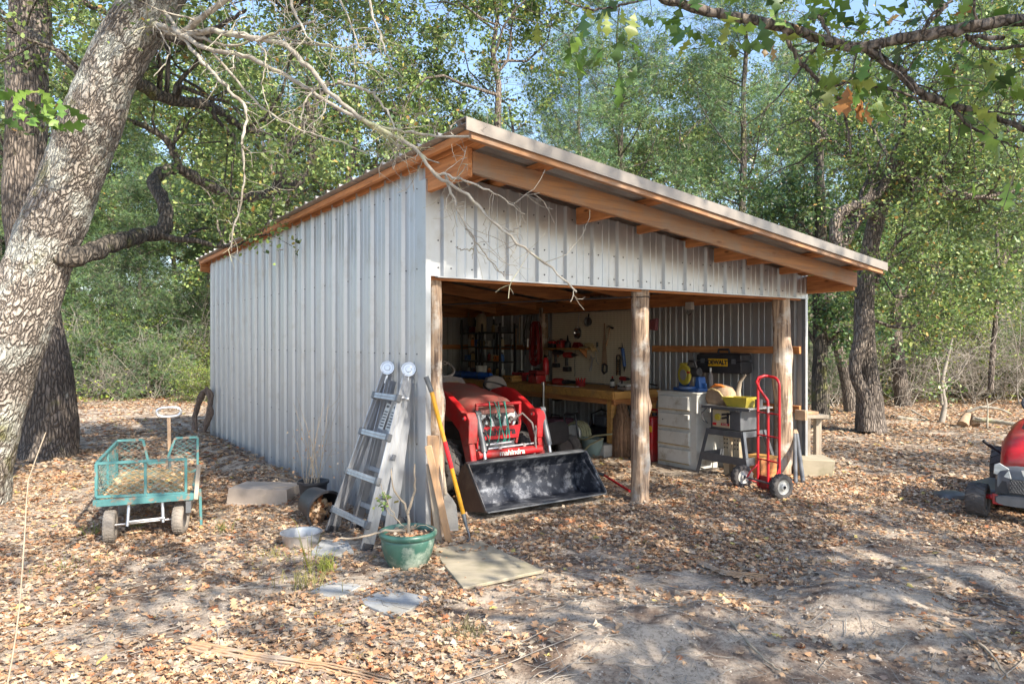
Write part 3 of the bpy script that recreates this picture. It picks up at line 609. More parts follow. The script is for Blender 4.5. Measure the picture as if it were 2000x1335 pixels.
def gen_tree(seed, H, cr, kind, nleaf, lsize, base=.3, r0=.16, lean=.0):
    r = np.random.default_rng(seed); amp = .10 if kind == 'oak' else .03
    tr = wiggle((0, 0, -.3), (lean*H*.3, lean*H*.1, H*.97), 14, amp*H/8, r)[None]
    tR = (r0*np.linspace(1, .10, 14)**0.9)[None]; tR[0, 0] *= 1.5; tR[0, 1] *= 1.05
    parts = [tubes_np(tr, tR, 12)]
    if kind == 'oak':
        n1 = 15; t = base+(1-base)*np.linspace(0, 1, n1)
        B, R = grow(tr, tR, n1, cr*1.0, r, K=9, t0=base, out=.85, up=.22, wig=.34, rr=.55); B2, R2 = grow(B, R, 6, cr*.5, r, K=6, t0=.3, out=.65, up=.12, wig=.35, rr=.6)
        B3, R3 = grow(B2, R2, 5, cr*.24, r, K=4, t0=.2, out=.6, up=.05, wig=.4, rr=.6, taper=.3); R3 = np.maximum(R3, .006)
        D3, DR3 = B3[::5], R3[::5]
        parts += [tubes_np(B, R, 7), tubes_np(B2, np.maximum(R2, .008), 5), tubes_np(B3, R3, 3)]
        tips = along(B3, nleaf//14, r, .3, .05)
        P = puffs(tips, 14, .15, r)
    elif kind == 'jun':
        n1 = 60; B, R = grow(tr, tR, n1, cr, r, K=6, t0=base, out=.95, up=.28, wig=.13, rr=.32)
        z = B[:, 0, 2]/H; B = B[:, :1]+(B-B[:, :1])*(np.clip(1.25-z, .22, 1.0))[:, None, None]
        B2, R2 = grow(B, R, 7, cr*.42, r, K=4, t0=.25, out=.6, up=.10, wig=.2, rr=.5)
        parts += [tubes_np(B, np.maximum(R, .006), 5), tubes_np(B2, np.maximum(R2, .004), 3)]
        tips = along(B2, nleaf//16, r, .2, .04); P = puffs(tips, 16, .14, r)
    V, F = join(parts); L_ = leafmesh(P, r, lsize, *( (OAK, OAKW) if kind == 'oak' else (JUN, JUNW)), kind=kind)
    return (V, F), L_
def gen_shrub(seed, H, cr, nleaf, lsize, cols=None, w=None, kind='oak'):
    r = np.random.default_rng(seed); n = 9
    base = r.normal(0, .12, (n, 3)); base[:, 2] = -.05; d = r.normal(0, .45, (n, 3)); d[:, 2] = 1; d /= np.linalg.norm(d, axis=-1, keepdims=True)
    P = base[:, None]+d[:, None]*np.linspace(0, 1, 8)[None, :, None]*H*r.uniform(.6, 1, (n, 1, 1)); P += np.cumsum(r.normal(0, .035*H/2, P.shape), 1)
    R = np.repeat(.022*np.linspace(1, .3, 8)[None], n, 0)
    B, R1 = grow(P, R, 9, cr*.8, r, K=6, t0=.12, out=.75, up=.2, wig=.35, rr=.6); B2, R2 = grow(B, R1, 5, cr*.4, r, K=4, t0=.2, out=.7, up=.1, wig=.4, rr=.6)
    V, F = join([tubes_np(P, R, 6), tubes_np(B, np.maximum(R1, .005), 4), tubes_np(B2, np.maximum(R2, .0035), 3)])
    if nleaf == 0: return (V, F), None
    return (V, F), leafmesh(puffs(along(B2, nleaf//12, r, .2, .04), 12, .12, r), r, lsize, cols or SHR, w or SHRW, kind)
def mk_tree(name, label, cat, data, loc, bark, leafm, rz=0, s=1, group=None, trunk='trunk'):
    (V, F), Lf = data; t = thing(name, label, cat, loc, rz, group); t.scale = (s, s, s)
    npmesh(trunk, V, F, M[bark], t, smooth=True)
    if Lf: npmesh('crown', Lf[0], Lf[1], M[leafm], t, col=Lf[2])
    return t
def cp_tree(src, loc, rz, s, label=None):
    r = src.copy(); COL.objects.link(r); r.location = loc; r.rotation_euler = (0, 0, rz); r.scale = (s, s, s*random.uniform(.93, 1.07))
    if label: r['label'] = label
    for ch in list(src.children):
        c = ch.copy(); COL.objects.link(c); c.parent = r
    return r
oaks = [gen_tree(11, 11, 3.6, 'oak', 21000, .105, .34, .17), gen_tree(12, 12, 3.9, 'oak', 22000, .105, .36, .19, .25), gen_tree(13, 9.5, 3.2, 'oak', 18000, .10, .3, .14, -.2)]
juns = [gen_tree(21, 11, 2.5, 'jun', 30000, .15, .16, .14), gen_tree(22, 8.5, 2.3, 'jun', 36000, .15, .06, .12), gen_tree(23, 12.5, 2.6, 'jun', 28000, .15, .25, .16)]
shrubs = [gen_shrub(31, 2.6, 1.5, 9000, .075), gen_shrub(32, 3.4, 1.7, 9000, .08), gen_shrub(33, 2.2, 1.3, 9000, .13, JUN, JUNW, 'jun')]
bares = [gen_shrub(34, 2.2, 1.7, 0, 0), gen_shrub(35, 3.6, 1.8, 0, 0)]
# front rows, each a tree of its own: (px, Y, kind, variant, scale, label)
ROW = [
 (150, 24, 'jun', 1, .95, 'dense green juniper showing between the two big trunks on the left'),
 (270, 21, 'jun', 1, .75, 'bushy bright green juniper nearest the sandy track on the left'),
 (345, 23.5, 'jun', 1, .85, 'bushy juniper left of the shed, right behind the vine coil'),
 (215, 29, 'jun', 0, 1.05, 'tall juniper standing behind the bushy ones on the left'),
 (-60, 22, 'jun', 2, 1.0, 'juniper at the left edge behind the big leaning trunk'),
 (60, 27, 'oak', 1, 1.1, 'oak reaching into the blue sky between the two left trunks'),
 (400, 28, 'oak', 0, 1.1, 'yellow-green oak behind the far left corner of the shed'),
 (520, 21, 'oak', 2, 1.1, 'oak behind the shed roof below the snaking limb'),
 (560, 30, 'jun', 2, 1.1, 'tall juniper behind the left half of the shed roof'),
 (690, 22, 'oak', 0, 1.05, 'yellow-green oak behind the rising roof edge of the shed'),
 (800, 34, 'oak', 1, .95, 'far oak under the blue gap in the canopy above the shed'),
 (1010, 21, 'oak', 1, 1.08, 'big yellow-green oak right above the peak of the shed roof'),
 (1130, 26, 'jun', 0, 1.1, 'juniper behind the roof right of its peak'),
 (1210, 20, 'jun', 2, .98, 'drooping grey-green juniper over the middle of the roof'),
 (1330, 27, 'oak', 0, 1.0, 'oak seen between the junipers over the middle of the roof'),
 (1452, 19.5, 'jun', 2, 1.0, 'tall juniper with a straight bare trunk over the right half of the roof'),
 (1380, 31, 'jun', 0, 1.15, 'juniper far behind the straight trunked one'),
 (1600, 25, 'jun', 0, 1.05, 'juniper rising behind the right end of the roof'),
 (1560, 33, 'oak', 1, 1.0, 'far oak behind the low end of the roof'),
 (1790, 26, 'oak', 2, 1.1, 'oak with thin crown behind the clearing right of the forked oak'),
 (1860, 22, 'jun', 1, .80, 'low bushy juniper behind the fallen branches on the right'),
 (1960, 27, 'oak', 0, 1.1, 'oak filling the right edge above the red mower'),
 (2080, 21, 'oak', 1, 1.0, 'oak at the right edge reaching in above the mower'),
 (1930, 33, 'jun', 2, 1.05, 'far juniper at the right edge'),
 (1700, 32, 'jun', 2, 1.0, 'far juniper just behind the forked oak'),
 (1260, 35, 'oak', 1, 1.1, 'far oak between the junipers above the middle of the roof'),
 (960, 33, 'jun', 0, 1.15, 'far juniper behind the big oak above the roof peak'),
 (330, 36, 'oak', 2, 1.3, 'far oak rising behind the bushy junipers on the left'),
]
src = {}; rr = random.Random(3)
for px, Y_, kd, k, s, lb in ROW:
    loc = at(px, 700, Y_); loc.z = hz(loc)-.05; rz = rr.uniform(0, 6.28)
    if (kd, k) not in src:
        src[(kd, k)] = mk_tree('oak_tree' if kd == 'oak' else 'juniper_tree', lb, 'tree', (oaks if kd == 'oak' else juns)[k], loc, 'bark' if kd == 'oak' else 'bark2', 'leaf' if kd == 'oak' else 'needle', rz, s, 'trees of the wood behind the shed')
        src[(kd, k)].name = 'oak_tree' if kd == 'oak' else 'juniper_tree'
    else: cp_tree(src[(kd, k)], loc, rz, s, lb)
SH = [
 (180, 20.5, 2, 1.0, 'low juniper shrub beside the left sandy track'), (235, 22, 1, .9, 'green shrub under the left junipers'), (300, 20, 2, .8, 'small juniper shrub at the far edge of the sandy track'),
 (360, 21, 0, .7, 'yellow-green shrub near the far left corner of the shed'), (395, 19, 0, .42, 'small bright yellow-green bush right beside the far shed corner'), (60, 23, 2, 1.1, 'juniper shrub behind the left trunks'),
 (1600, 19, 2, .95, 'juniper shrub seen just past the shed front corner'), (1640, 22, 0, 1.0, 'leafy shrub behind the slanting trunk'), (1745, 20.5, 1, .95, 'yellow-green shrub right of the forked oak'),
 (1800, 24, 0, 1.1, 'yellow-green shrub behind the fallen branches'), (1850, 21, 1, .9, 'yellow-green shrub behind the thin pale sapling'), (1905, 23, 2, 1.2, 'dark juniper shrub behind the fallen branches'),
 (1945, 20, 1, .85, 'yellow-green shrub just above the mower hood'), (1990, 23, 0, 1.2, 'leafy shrub at the right edge above the mower'), (2040, 20, 2, 1.0, 'juniper shrub at the very right edge'),
 (1690, 25, 1, 1.2, 'tall shrub behind the forked oak'), (1770, 28, 0, 1.5, 'far tall shrub in the wood on the right'), (1880, 28, 1, 1.5, 'far tall shrub above the dead stump'),
]
ss = {}
for px, Y_, k, s, lb in SH:
    loc = at(px, 700, Y_); loc.z = hz(loc)-.03; rz = rr.uniform(0, 6.28)
    if k not in ss: ss[k] = mk_tree('shrub', lb, 'shrub', shrubs[k], loc, 'twig', 'needle' if k == 2 else 'leaf', rz, s, 'shrubs along the edge of the wood', 'stems'); [setattr(c, 'name', 'foliage') for c in ss[k].children if c.name.startswith('crown')]
    else: cp_tree(ss[k], loc, rz, s, lb)
BR = [(380, 22.5, 0, 1.3, 'bare grey thicket behind the far left shed corner'), (300, 24.5, 1, 1.2, 'bare grey thicket among the left junipers'), (1625, 17.5, 0, .75, 'bare grey twiggy bush just past the shed front corner'),
      (1770, 18.5, 0, .8, 'bare twiggy bush right of the forked oak'), (1900, 18.5, 0, .75, 'bare twiggy bush beside the dead stump'), (1830, 21.5, 1, .95, 'tall bare thicket behind the thin pale sapling'),
      (1960, 19.5, 0, .9, 'bare grey thicket just above the mower hood'), (1720, 22, 1, 1.1, 'bare grey thicket behind the forked oak'), (2010, 18, 1, .8, 'bare thicket at the right edge of the clearing'), (230, 19.6, 0, .5, 'small bare bush at the far edge of the sandy track')]
sb = {}
for px, Y_, k, s, lb in BR:
    loc = at(px, 700, Y_); loc.z = hz(loc)-.03; rz = rr.uniform(0, 6.28)
    if k not in sb:
        o = npmesh('bare_bush', *bares[k][0], M['twig'], smooth=True); tag(o, lb, 'bush', 'bare thickets at the edge of the wood'); o.location = loc; o.rotation_euler = (0,0,rz); o.scale = (s,s,s); sb[k] = o
    else:
        o = sb[k].copy(); COL.objects.link(o); o.location = loc; o.rotation_euler = (0,0,rz); o.scale = (s,s,s); o['label'] = lb
# the wood farther back, one mass
Vs = []; Fq = []; Ft = []; Cs = []; TV = []; off = 0; r5 = np.random.default_rng(77)
small = [gen_tree(41, 11, 3.4, 'oak', 9000, .18, .2, .15), gen_tree(42, 12, 2.6, 'jun', 11000, .27, .08, .14)]
for i in range(46):
    Yc = r5.uniform(37, 58); xc = r5.uniform(-.85, .85)*Yc; (tv, tf), (lv, lf, lc) = small[i % 2 if r5.random() < .5 else 1]
    a = r5.uniform(0, 6.28); s = r5.uniform(.9, 1.35); R_ = np.array([[math.cos(a), -math.sin(a), 0],[math.sin(a), math.cos(a), 0],[0,0,1]])*s
    o3 = np.array([xc, Yc, hz((xc, Yc))-.1]); TV.append((tv@R_.T+o3, tf)); v = lv@R_.T+o3; Vs.append(v)
    for f in lf: (Fq if f.shape[1] == 4 else Ft).append(f+off)
    Cs.append(lc*r5.uniform(.75, 1.25)); off += len(v)
o = npmesh('far_wood', np.concatenate(Vs), [np.concatenate(Fq), np.concatenate(Ft)], M['leaf'], col=np.concatenate(Cs)); tag(o, 'far mass of oaks and junipers closing the view behind the clearing', 'wood', kind='stuff')
V, F = join(TV); o = npmesh('far_trunks', V, F, M['bark'], smooth=True); tag(o, 'trunks and limbs of the far wood seen between the nearer trees', 'trunks', kind='stuff')
# low undergrowth
n = 900; yy = np.sqrt(r5.uniform(19**2, 34**2, n)); xx = r5.uniform(-.85, .85, n)*yy; k = (xx < -4.6) | (xx > 6.0); xx = xx[k]; yy = yy[k]
C = np.stack([xx, yy, hgt(xx, yy)+r5.uniform(.1, .9, len(xx))], -1); P = puffs(C, 55, .32, r5); P[:, 2] = np.maximum(P[:, 2], hgt(P[:, 0], P[:, 1])+.02)
V, F, C_ = leafmesh(P, r5, .09, SHR, SHRW); o = npmesh('undergrowth', V, F, M['leaf'], col=C_); tag(o, 'low leafy undergrowth along the floor of the wood', 'undergrowth', kind='stuff')

# ---- trees drawn limb by limb
def polyl(pts, K):
    P = np.array([tuple(p) for p in pts]); d = np.concatenate([[0], np.cumsum(np.linalg.norm(P[1:]-P[:-1], axis=1))]); t = np.linspace(0, d[-1], K)
    n = len(P); out = np.empty((K, 3))     # Catmull-Rom through the points
    for i, s in enumerate(t):
        k = min(max(np.searchsorted(d, s)-1, 0), n-2); u = (s-d[k])/(d[k+1]-d[k]); p0, p1, p2, p3 = P[max(k-1,0)], P[k], P[k+1], P[min(k+2,n-1)]
        out[i] = .5*((2*p1)+(-p0+p2)*u+(2*p0-5*p1+4*p2-p3)*u*u+(-p0+3*p1-3*p2+p3)*u**3)
    return out
def pix(seq): return [at(a, b, c) for a, b, c in seq]
def limb_tree(name, label, trunks, limbs, leafn, lsize, seed, bark, loc, nch=5, chl=1.1, detail_bark=False, twigs=True, tseg=(60, 40), limb_mat=None, cols=OAK, w=OAKW):
    """trunks: (points, radii, K); limbs: (points, r0, r1, leafy)"""
    r = np.random.default_rng(seed); t = thing(name, label, 'tree', loc); L0 = np.array(tuple(loc))
    for pts, rad, K in trunks:
        P = polyl(pts, K)-L0; s = np.linspace(0, len(rad)-1, K); R = np.interp(s, range(len(rad)), rad); n = tseg[1]
        V, F = tubes_np(P[None], R[None], n); cen = np.repeat(P, n, 0); ds = np.concatenate([[0], np.cumsum(np.linalg.norm(P[1:]-P[:-1], axis=1))])
        th = np.tile(np.arange(n)*2*np.pi/n, K); zz = np.repeat(ds, n); Rm = np.mean(rad)
        lump = (fbm(th*Rm*1.0+5, zz, 2.2, seed)-.5)*.18 + (fbm(np.abs(th-np.pi)*Rm*3, zz*1.3, 5, seed+3)-.5)*.10*(1 if detail_bark else .5)
        V = cen+(V-cen)*(1+lump)[:, None]
        npmesh('trunk', V, F, M[bark], t, smooth=True, uv=np.stack([np.abs(th-np.pi)*Rm, zz], -1))
    leafy = []; parts = []
    for pts, r0, r1, lf in limbs:
        K = max(10, len(pts)*5); P = polyl(pts, K)-L0; P[2:-1] += r.normal(0, .006+.02*r0, P[2:-1].shape); R = np.linspace(r0, r1, K)*(1+.12*np.sin(np.arange(K)*1.7))
        parts.append(tubes_np(P[None], R[None], 10))
        if lf: leafy.append((P, R, lf))
    L2 = []
    for P, R, lf in leafy:
        B, RB = grow(P[None], R[None], int(nch*lf)+1, chl, r, K=7, t0=.15, out=.75, up=.25, wig=.35, rr=.5); B2, RB2 = grow(B, RB, 5, chl*.5, r, K=5, t0=.2, out=.7, up=.1, wig=.35, rr=.6)
        parts += [tubes_np(B, np.maximum(RB, .005), 5), tubes_np(B2, np.maximum(RB2, .003), 4)]; L2.append(B2)
    if parts: V, F = join(parts); npmesh('limbs', V, F, M[limb_mat or bark], t, smooth=True, uv=V[:, :2])
    if leafn and L2:
        A = np.concatenate(L2); V, F, C = leafmesh(puffs(along(A, leafn//10, r, .25, .03), 10, .12, r), r, lsize, cols, w)
        npmesh('crown', V, F, M['leaf'], t, col=C)
    return t
# big leaning oak, left
trk = pix([(-120,1010,6.95),(-92,950,6.95),(-48,850,6.95),(2,720,6.95),(46,600,6.95),(88,480,6.95),(134,360,6.9),(174,250,6.8),(218,140,6.7),(272,40,6.6),(335,-60,6.5),(420,-190,6.4),(520,-330,6.3)])
limbs = [
 (pix([(85,505,6.9),(150,500,6.9),(215,478,7.3),(268,462,7.8),(318,448,8.2),(325,420,8.3),(318,390,8.4),(298,355,8.6),(318,335,8.8),(350,330,9.0),(410,362,9.2),(470,385,9.4),(520,380,9.6),(575,362,9.8),(605,325,9.9),(613,280,9.9),(608,235,10),(598,200,10)]), .095, .045, .3),
 (pix([(540,376,9.6),(548,330,9.6),(568,285,9.6),(610,215,9.7),(640,160,9.8)]), .06, .03, .4),
 (pix([(350,330,9.0),(330,280,8.9),(290,250,8.8),(262,240,8.6)]), .05, .03, .8),
 (pix([(250,150,6.7),(320,190,7.2),(400,205,7.6),(440,225,8.0),(480,250,8.3),(560,270,8.6)]), .07, .03, 1.2),
 (pix([(290,55,6.6),(340,75,6.5),(385,75,6.4),(430,50,6.2),(480,20,6.0)]), .05, .012, .0),
 (pix([(400,-160,6.4),(520,-120,6.8),(640,-60,7.4),(760,-30,8.0)]), .09, .04, 1.5),
 (pix([(420,-190,6.4),(380,-300,7),(330,-420,7.5)]), .10, .04, 1.5),
 (pix([(200,180,6.8),(130,120,7.4),(60,60,7.8),(0,20,8)]), .05, .02, .7),
 (pix([(520,-330,6.3),(640,-420,5.8),(760,-520,5.0)]), .11, .04, 2.0),
]
big = limb_tree('leaning_oak', 'huge leaning oak with pale cracked bark and mossy limbs at the left edge', [(trk, [.58,.42,.33,.305,.29,.28,.265,.255,.245,.235,.22,.19,.15], 220)], limbs, 26000, .055, 3, 'bark_hero', Vector(trk[0]), nch=6, chl=1.3, detail_bark=True, tseg=(220, 90), limb_mat='bark2')
# lichened dead branches hanging over the roof
DB = [
 ([(262,30,6.6),(300,45,6.4),(352,68,6.2),(410,60,6.0),(470,70,5.8),(520,78,5.7),(560,90,5.6),(600,130,5.5),(640,175,5.4),(700,228,5.3),(760,262,5.2),(815,296,5.05),(850,340,4.95),(900,372,4.9),(960,430,4.85),(1020,482,4.8),(1080,528,4.75),(1126,570,4.7)], .030, .006),
 ([(265,45,6.6),(340,60,6.2),(400,95,6.0),(480,110,5.8),(540,140,5.7),(600,172,5.6),(650,205,5.5),(710,235,5.4),(770,255,5.2),(830,262,5.0),(870,266,4.9),(917,267,4.8)], .024, .008),
 ([(700,228,5.3),(750,262,5.3),(790,290,5.2)], .016, .01),
 ([(660,160,5.5),(720,178,5.4),(750,210,5.3),(780,262,5.2),(820,300,5.1),(858,318,5.0)], .012, .004),
 ([(870,345,4.95),(890,400,4.9),(915,450,4.85),(950,498,4.8),(985,540,4.75)], .010, .003),
 ([(850,338,4.95),(900,350,4.9),(960,375,4.9),(1025,418,4.9)], .011, .003),
 ([(975,445,4.85),(1000,450,4.85),(1018,440,4.8)], .008, .004), ([(925,485,4.85),(900,487,4.85),(890,482,4.85)], .005, .003),
 ([(350,68,6.2),(395,120,6.0),(440,165,5.9),(480,215,5.85),(473,270,5.8),(477,330,5.8),(470,400,5.8),(455,450,5.8),(452,490,5.8)], .018, .006),
 ([(472,285,5.8),(482,290,5.8),(488,285,5.8)], .005, .003), ([(462,440,5.8),(440,432,5.8),(428,428,5.8)], .006, .002),
 ([(352,68,6.2),(400,30,6.0),(455,-10,5.9),(500,-40,5.8)], .03, .02), ([(500,80,5.7),(560,60,5.6),(615,42,5.5)], .012, .008), ([(560,-20,5.6),(585,45,5.5),(610,85,5.45)], .014, .006),
 ([(720,-20,5.5),(725,20,5.4),(738,60,5.4),(760,120,5.3),(785,150,5.2)], .012, .003), ([(620,172,5.5),(595,200,5.5),(588,235,5.45)], .009, .005), ([(320,20,6.3),(350,60,6.2),(420,110,6.1),(500,200,6),(570,245,5.9),(640,270,5.8),(740,307,5.6)], .014, .004),
 ([(660,-10,5.8),(690,60,5.7),(705,110,5.7)], .01, .004), ([(380,70,6.1),(450,90,6.0),(530,70,5.9),(620,90,5.8),(700,90,5.7)], .015, .004), ([(300,45,6.3),(330,100,6.2),(300,150,6.1)], .008, .004),
 ([(560,90,5.6),(590,82,5.6),(655,90,5.5)], .010, .005), ([(500,78,5.75),(520,110,5.7),(512,170,5.7),(530,230,5.7)], .008, .003), ([(850,262,4.95),(848,250,4.95),(856,235,4.9)], .005, .003), ([(884,266,4.9),(880,250,4.9),(888,240,4.9)], .005, .003),
]
r9 = np.random.default_rng(4); parts = []; o0 = np.array(tuple(at(300, 45, 6.4)))
for sq, a, b in DB:
    K = max(10, len(sq)*5); P = polyl(pix(sq), K)-o0; P[1:-1] += r9.normal(0, .006, P[1:-1].shape); R = np.linspace(a, b, K)*(1+r9.normal(0, .08, K)); parts.append(tubes_np(P[None], R[None], 8))
    if a > .008:
        B, RB = grow(P[None], R[None], 7+len(sq), .25, r9, K=6, t0=.05, out=.7, up=-.1, wig=.3, rr=.35, taper=.3, lvar=.6); parts.append(tubes_np(B, np.maximum(RB, .0022), 5)); B2, RB2 = grow(B, RB, 2, .14, r9, K=4, t0=.3, out=.7, up=0, wig=.3, rr=.5, taper=.4, lvar=.5); parts.append(tubes_np(B2, np.maximum(RB2, .0014), 4))
V, F = join(parts); o = npmesh('dead_branches', V, F, M['deadwood'], smooth=True); o.parent = big; o.location = Vector(o0)-Vector(trk[0]); o['label'] = 'pale lichened dead branches hanging down in front of the roof'
# lobed leaves on the leaning trunk's sucker
def lobed(centers, size, r, cols, w, nper, spread, parent, name='leaf_cluster', down=-.6):
    P = np.repeat(np.array([tuple(c) for c in centers]), nper, 0); P = P+r.normal(0, spread, P.shape); n = len(P)
    V, F, C = scatter_leaves(P, size*r.uniform(.6, 1.25, n), r, palette(n, r, cols, w, .18), tilt=.6, roll=.8, curl=.35, detail=True, tilt0=down, flatw=.66)
    o = npmesh(name, V, F, M['leaf'], parent, col=C); return o
GL = [(.10,.20,.035),(.17,.28,.05),(.07,.14,.04),(.24,.30,.06)]
rl = np.random.default_rng(8)
b0 = Vector(trk[0]); lobed([at(90,185,6.1)-b0, at(72,205,6.1)-b0, at(58,195,6.1)-b0, at(60,245,6.1)-b0, at(82,225,6.1)-b0], .22, rl, GL+[(.42,.25,.12)], [3,3,3,1,.6], 5, .06, big)
V, F = tubes_np(polyl([at(105,240,6.6)-b0, at(95,235,6.3)-b0, at(70,210,6.1)-b0], 8)[None], np.full((1, 8), .008), 5); npmesh('sucker', V, F, M['twig'], big)
# second oak behind it
t2 = pix([(84,950,9.9),(84,905,9.9),(88,860,10),(92,760,10),(80,640,10),(58,520,10),(48,400,10),(50,300,10),(52,200,10),(55,100,10),(60,10,10),(62,-120,10),(90,-300,10)])
limb_tree('oak_tree', 'straight grey-brown oak standing close behind the big leaning trunk', [(t2, [.44,.40,.32,.27,.26,.26,.26,.255,.255,.25,.26,.22,.14], 120)],
  [(pix([(60,30,10),(100,-30,10),(150,-120,9.8)]), .16, .06, 1.5), (pix([(52,20,10),(20,-40,10),(-30,-120,10)]), .15, .06, 1.5), (pix([(62,-120,10),(40,-300,10),(0,-450,10)]), .16, .05, 2), (pix([(55,330,10),(10,300,10),(-40,290,10)]), .05, .02, 1),
   (pix([(62,-60,10),(140,-10,10.3),(220,30,10.6),(300,20,11)]), .06, .02, 2)], 14000, .07, 6, 'bark', Vector(t2[0]), nch=5, chl=1.5, tseg=(120, 48), detail_bark=True)
# forked oak on the right of the shed
t3 = pix([(1702,850,12.8),(1700,820,12.8),(1697,760,12.8),(1690,700,12.8),(1688,640,12.8),(1690,560,12.8),(1700,480,12.8),(1712,430,12.8),(1730,380,12.8)])
t3b = pix([(1694,840,12.6),(1690,780,12.6),(1672,735,12.6),(1672,700,12.6),(1682,660,12.6),(1690,600,12.6)])
oR = limb_tree('forked_oak', 'twin-stemmed oak with fissured bark right of the shed', [(t3, [.27,.22,.19,.17,.17,.16,.15,.14,.13], 90), (t3b, [.17,.12,.10,.11,.12,.12], 60)],
  [(pix([(1712,430,12.8),(1725,375,12.6),(1755,345,12.4),(1800,325,12.2),(1850,330,12)]), .12, .04, 1.5), (pix([(1640,490,11),(1632,440,11),(1650,410,11),(1690,395,11),(1718,372,11),(1735,345,11),(1755,318,11)]), .10, .06, .8),
   (pix([(1755,318,11),(1780,350,11),(1830,345,11),(1870,320,11),(1905,300,11),(1925,280,11)]), .06, .03, 1.5), (pix([(1780,365,11),(1850,375,11),(1920,385,11),(2000,370,11)]), .06, .03, 1.5),
   (pix([(1730,380,12.8),(1700,330,12.8),(1640,290,12.8),(1580,230,12.8)]), .09, .03, 2), (pix([(1735,360,12.8),(1790,260,12.6),(1850,180,12.5),(1880,80,12.5)]), .10, .03, 2.5), (pix([(1708,560,12.8),(1740,490,12.5),(1780,450,12.3)]), .05, .02, 1),
   (pix([(1695,620,12.8),(1770,640,12.6),(1850,600,12.4)]), .035, .015, 1), (pix([(1712,420,12.8),(1680,420,11.9),(1640,490,11)]), .10, .09, 0)], 36000, .058, 9, 'bark', Vector(t3[0]), nch=6, chl=1.5, tseg=(90, 36), detail_bark=True, cols=OAK+[(.10,.15,.06)], w=[22,30,8,3,2,26,30])
# other trunks right of the shed
t4 = pix([(1606,835,15),(1603,800,15),(1600,740,15),(1602,680,15),(1600,600,15),(1604,500,15),(1600,350,15),(1598,150,15)])
limb_tree('juniper_tree', 'juniper with shaggy reddish trunk seen just right of the shed corner', [(t4, [.20,.15,.14,.13,.12,.10,.08,.05], 60)], [(pix([(1602,690,15),(1640,650,14.8),(1680,640,14.6)]), .05, .02, 1), (pix([(1602,690,15),(1575,640,15),(1560,600,15)]), .05, .02, .8), (pix([(1601,560,15),(1650,500,15),(1690,480,15)]), .04, .015, 1.5), (pix([(1603,480,15),(1560,430,15),(1530,400,15)]), .04, .015, 1.5)], 8000, .09, 14, 'bark2', Vector(t4[0]), nch=7, chl=1.2, cols=JUN, w=JUNW, tseg=(60, 20))
t5 = pix([(1664,832,16.5),(1660,790,16.5),(1650,730,16.5),(1635,670,16.5),(1625,600,16.5),(1600,520,16.5)])
limb_tree('oak_tree', 'slender slanting oak between the shed corner and the forked oak', [(t5, [.16,.13,.12,.11,.10,.08], 40)], [(pix([(1630,640,16.5),(1660,560,16.5),(1680,500,16.5)]), .05, .02, 2)], 3000, .10, 15, 'bark', Vector(t5[0]), tseg=(40, 18))
t6 = pix([(1766,812,18),(1762,770,18),(1756,720,18),(1750,650,18),(1752,560,18)])
limb_tree('oak_tree', 'short dark trunk standing in the undergrowth right of the forked oak', [(t6, [.22,.17,.15,.13,.10], 30)], [(pix([(1752,600,18),(1780,540,18),(1800,480,18)]), .05, .02, 2)], 3000, .10, 16, 'bark', Vector(t6[0]), tseg=(30, 18))
t7 = pix([(1838,828,14.5),(1845,790,14.5),(1840,750,14.5),(1850,700,14.5),(1860,660,14.5)])
limb_tree('sapling', 'thin pale forked sapling at the edge of the clearing on the right', [(t7, [.06,.045,.04,.03,.02], 30)], [(pix([(1840,790,14.5),(1835,740,14.5),(1825,690,14.5)]), .03, .01, 1.5), (pix([(1846,760,14.5),(1880,720,14.5),(1900,680,14.5)]), .02, .008, 1.5)], 0, .1, 17, 'twig', Vector(t7[0]), nch=7, chl=.9, tseg=(30, 12))
t8 = pix([(1935,760,17),(1938,700,17),(1945,620,17),(1950,540,17),(1945,430,17)])
limb_tree('sapling', 'slender dark sapling trunk near the right edge', [(t8, [.07,.06,.05,.04,.03], 30)], [(pix([(1945,620,17),(1920,560,17),(1900,520,17)]), .03, .01, 1.5)], 1500, .1, 18, 'bark', Vector(t8[0]), nch=6, chl=1.0, tseg=(30, 10))
# dead stump and fallen limbs at the edge
st = thing('dead_stump', 'split dead stump with a reddish core among pale fallen branches', 'stump', G(1892, 830)); b0 = st.location
mb = MB(); q = lambda a, b, c: at(a, b, c)-b0
mb.tube([q(1880,829,13.6), q(1888,812,13.7), q(1896,795,13.8)], [.10,.07,.03], 10); mb.tube([q(1905,830,13.7), q(1899,812,13.8), q(1897,797,13.8)], [.09,.06,.02], 10); mb.build('stump', M['canvas'], st)
V, F = join([tubes_np(polyl([q(*c) for c in s], 14)[None], np.linspace(a, b, 14)[None], 7) for s, a, b in (([(1890,805,13.7),(1915,795,13.6),(1950,798,13.5),(1975,808,13.4)], .035, .015), ([(1900,818,13.7),(1940,822,13.5),(1985,828,13.2),(2040,832,13)], .05, .03), ([(1920,795,13.6),(1940,785,13.6),(1960,770,13.5)], .015, .006), ([(1928,835,13.5),(1929,800,13.5),(1927,778,13.5)], .02, .008), ([(1780,800,14.5),(1800,812,14.3),(1815,820,14)], .02, .012), ([(1755,815,15),(1800,822,14.8),(1850,825,14.6)], .05, .03))])
npmesh('fallen_limbs', V, F, M['deadwood'], st, smooth=True)
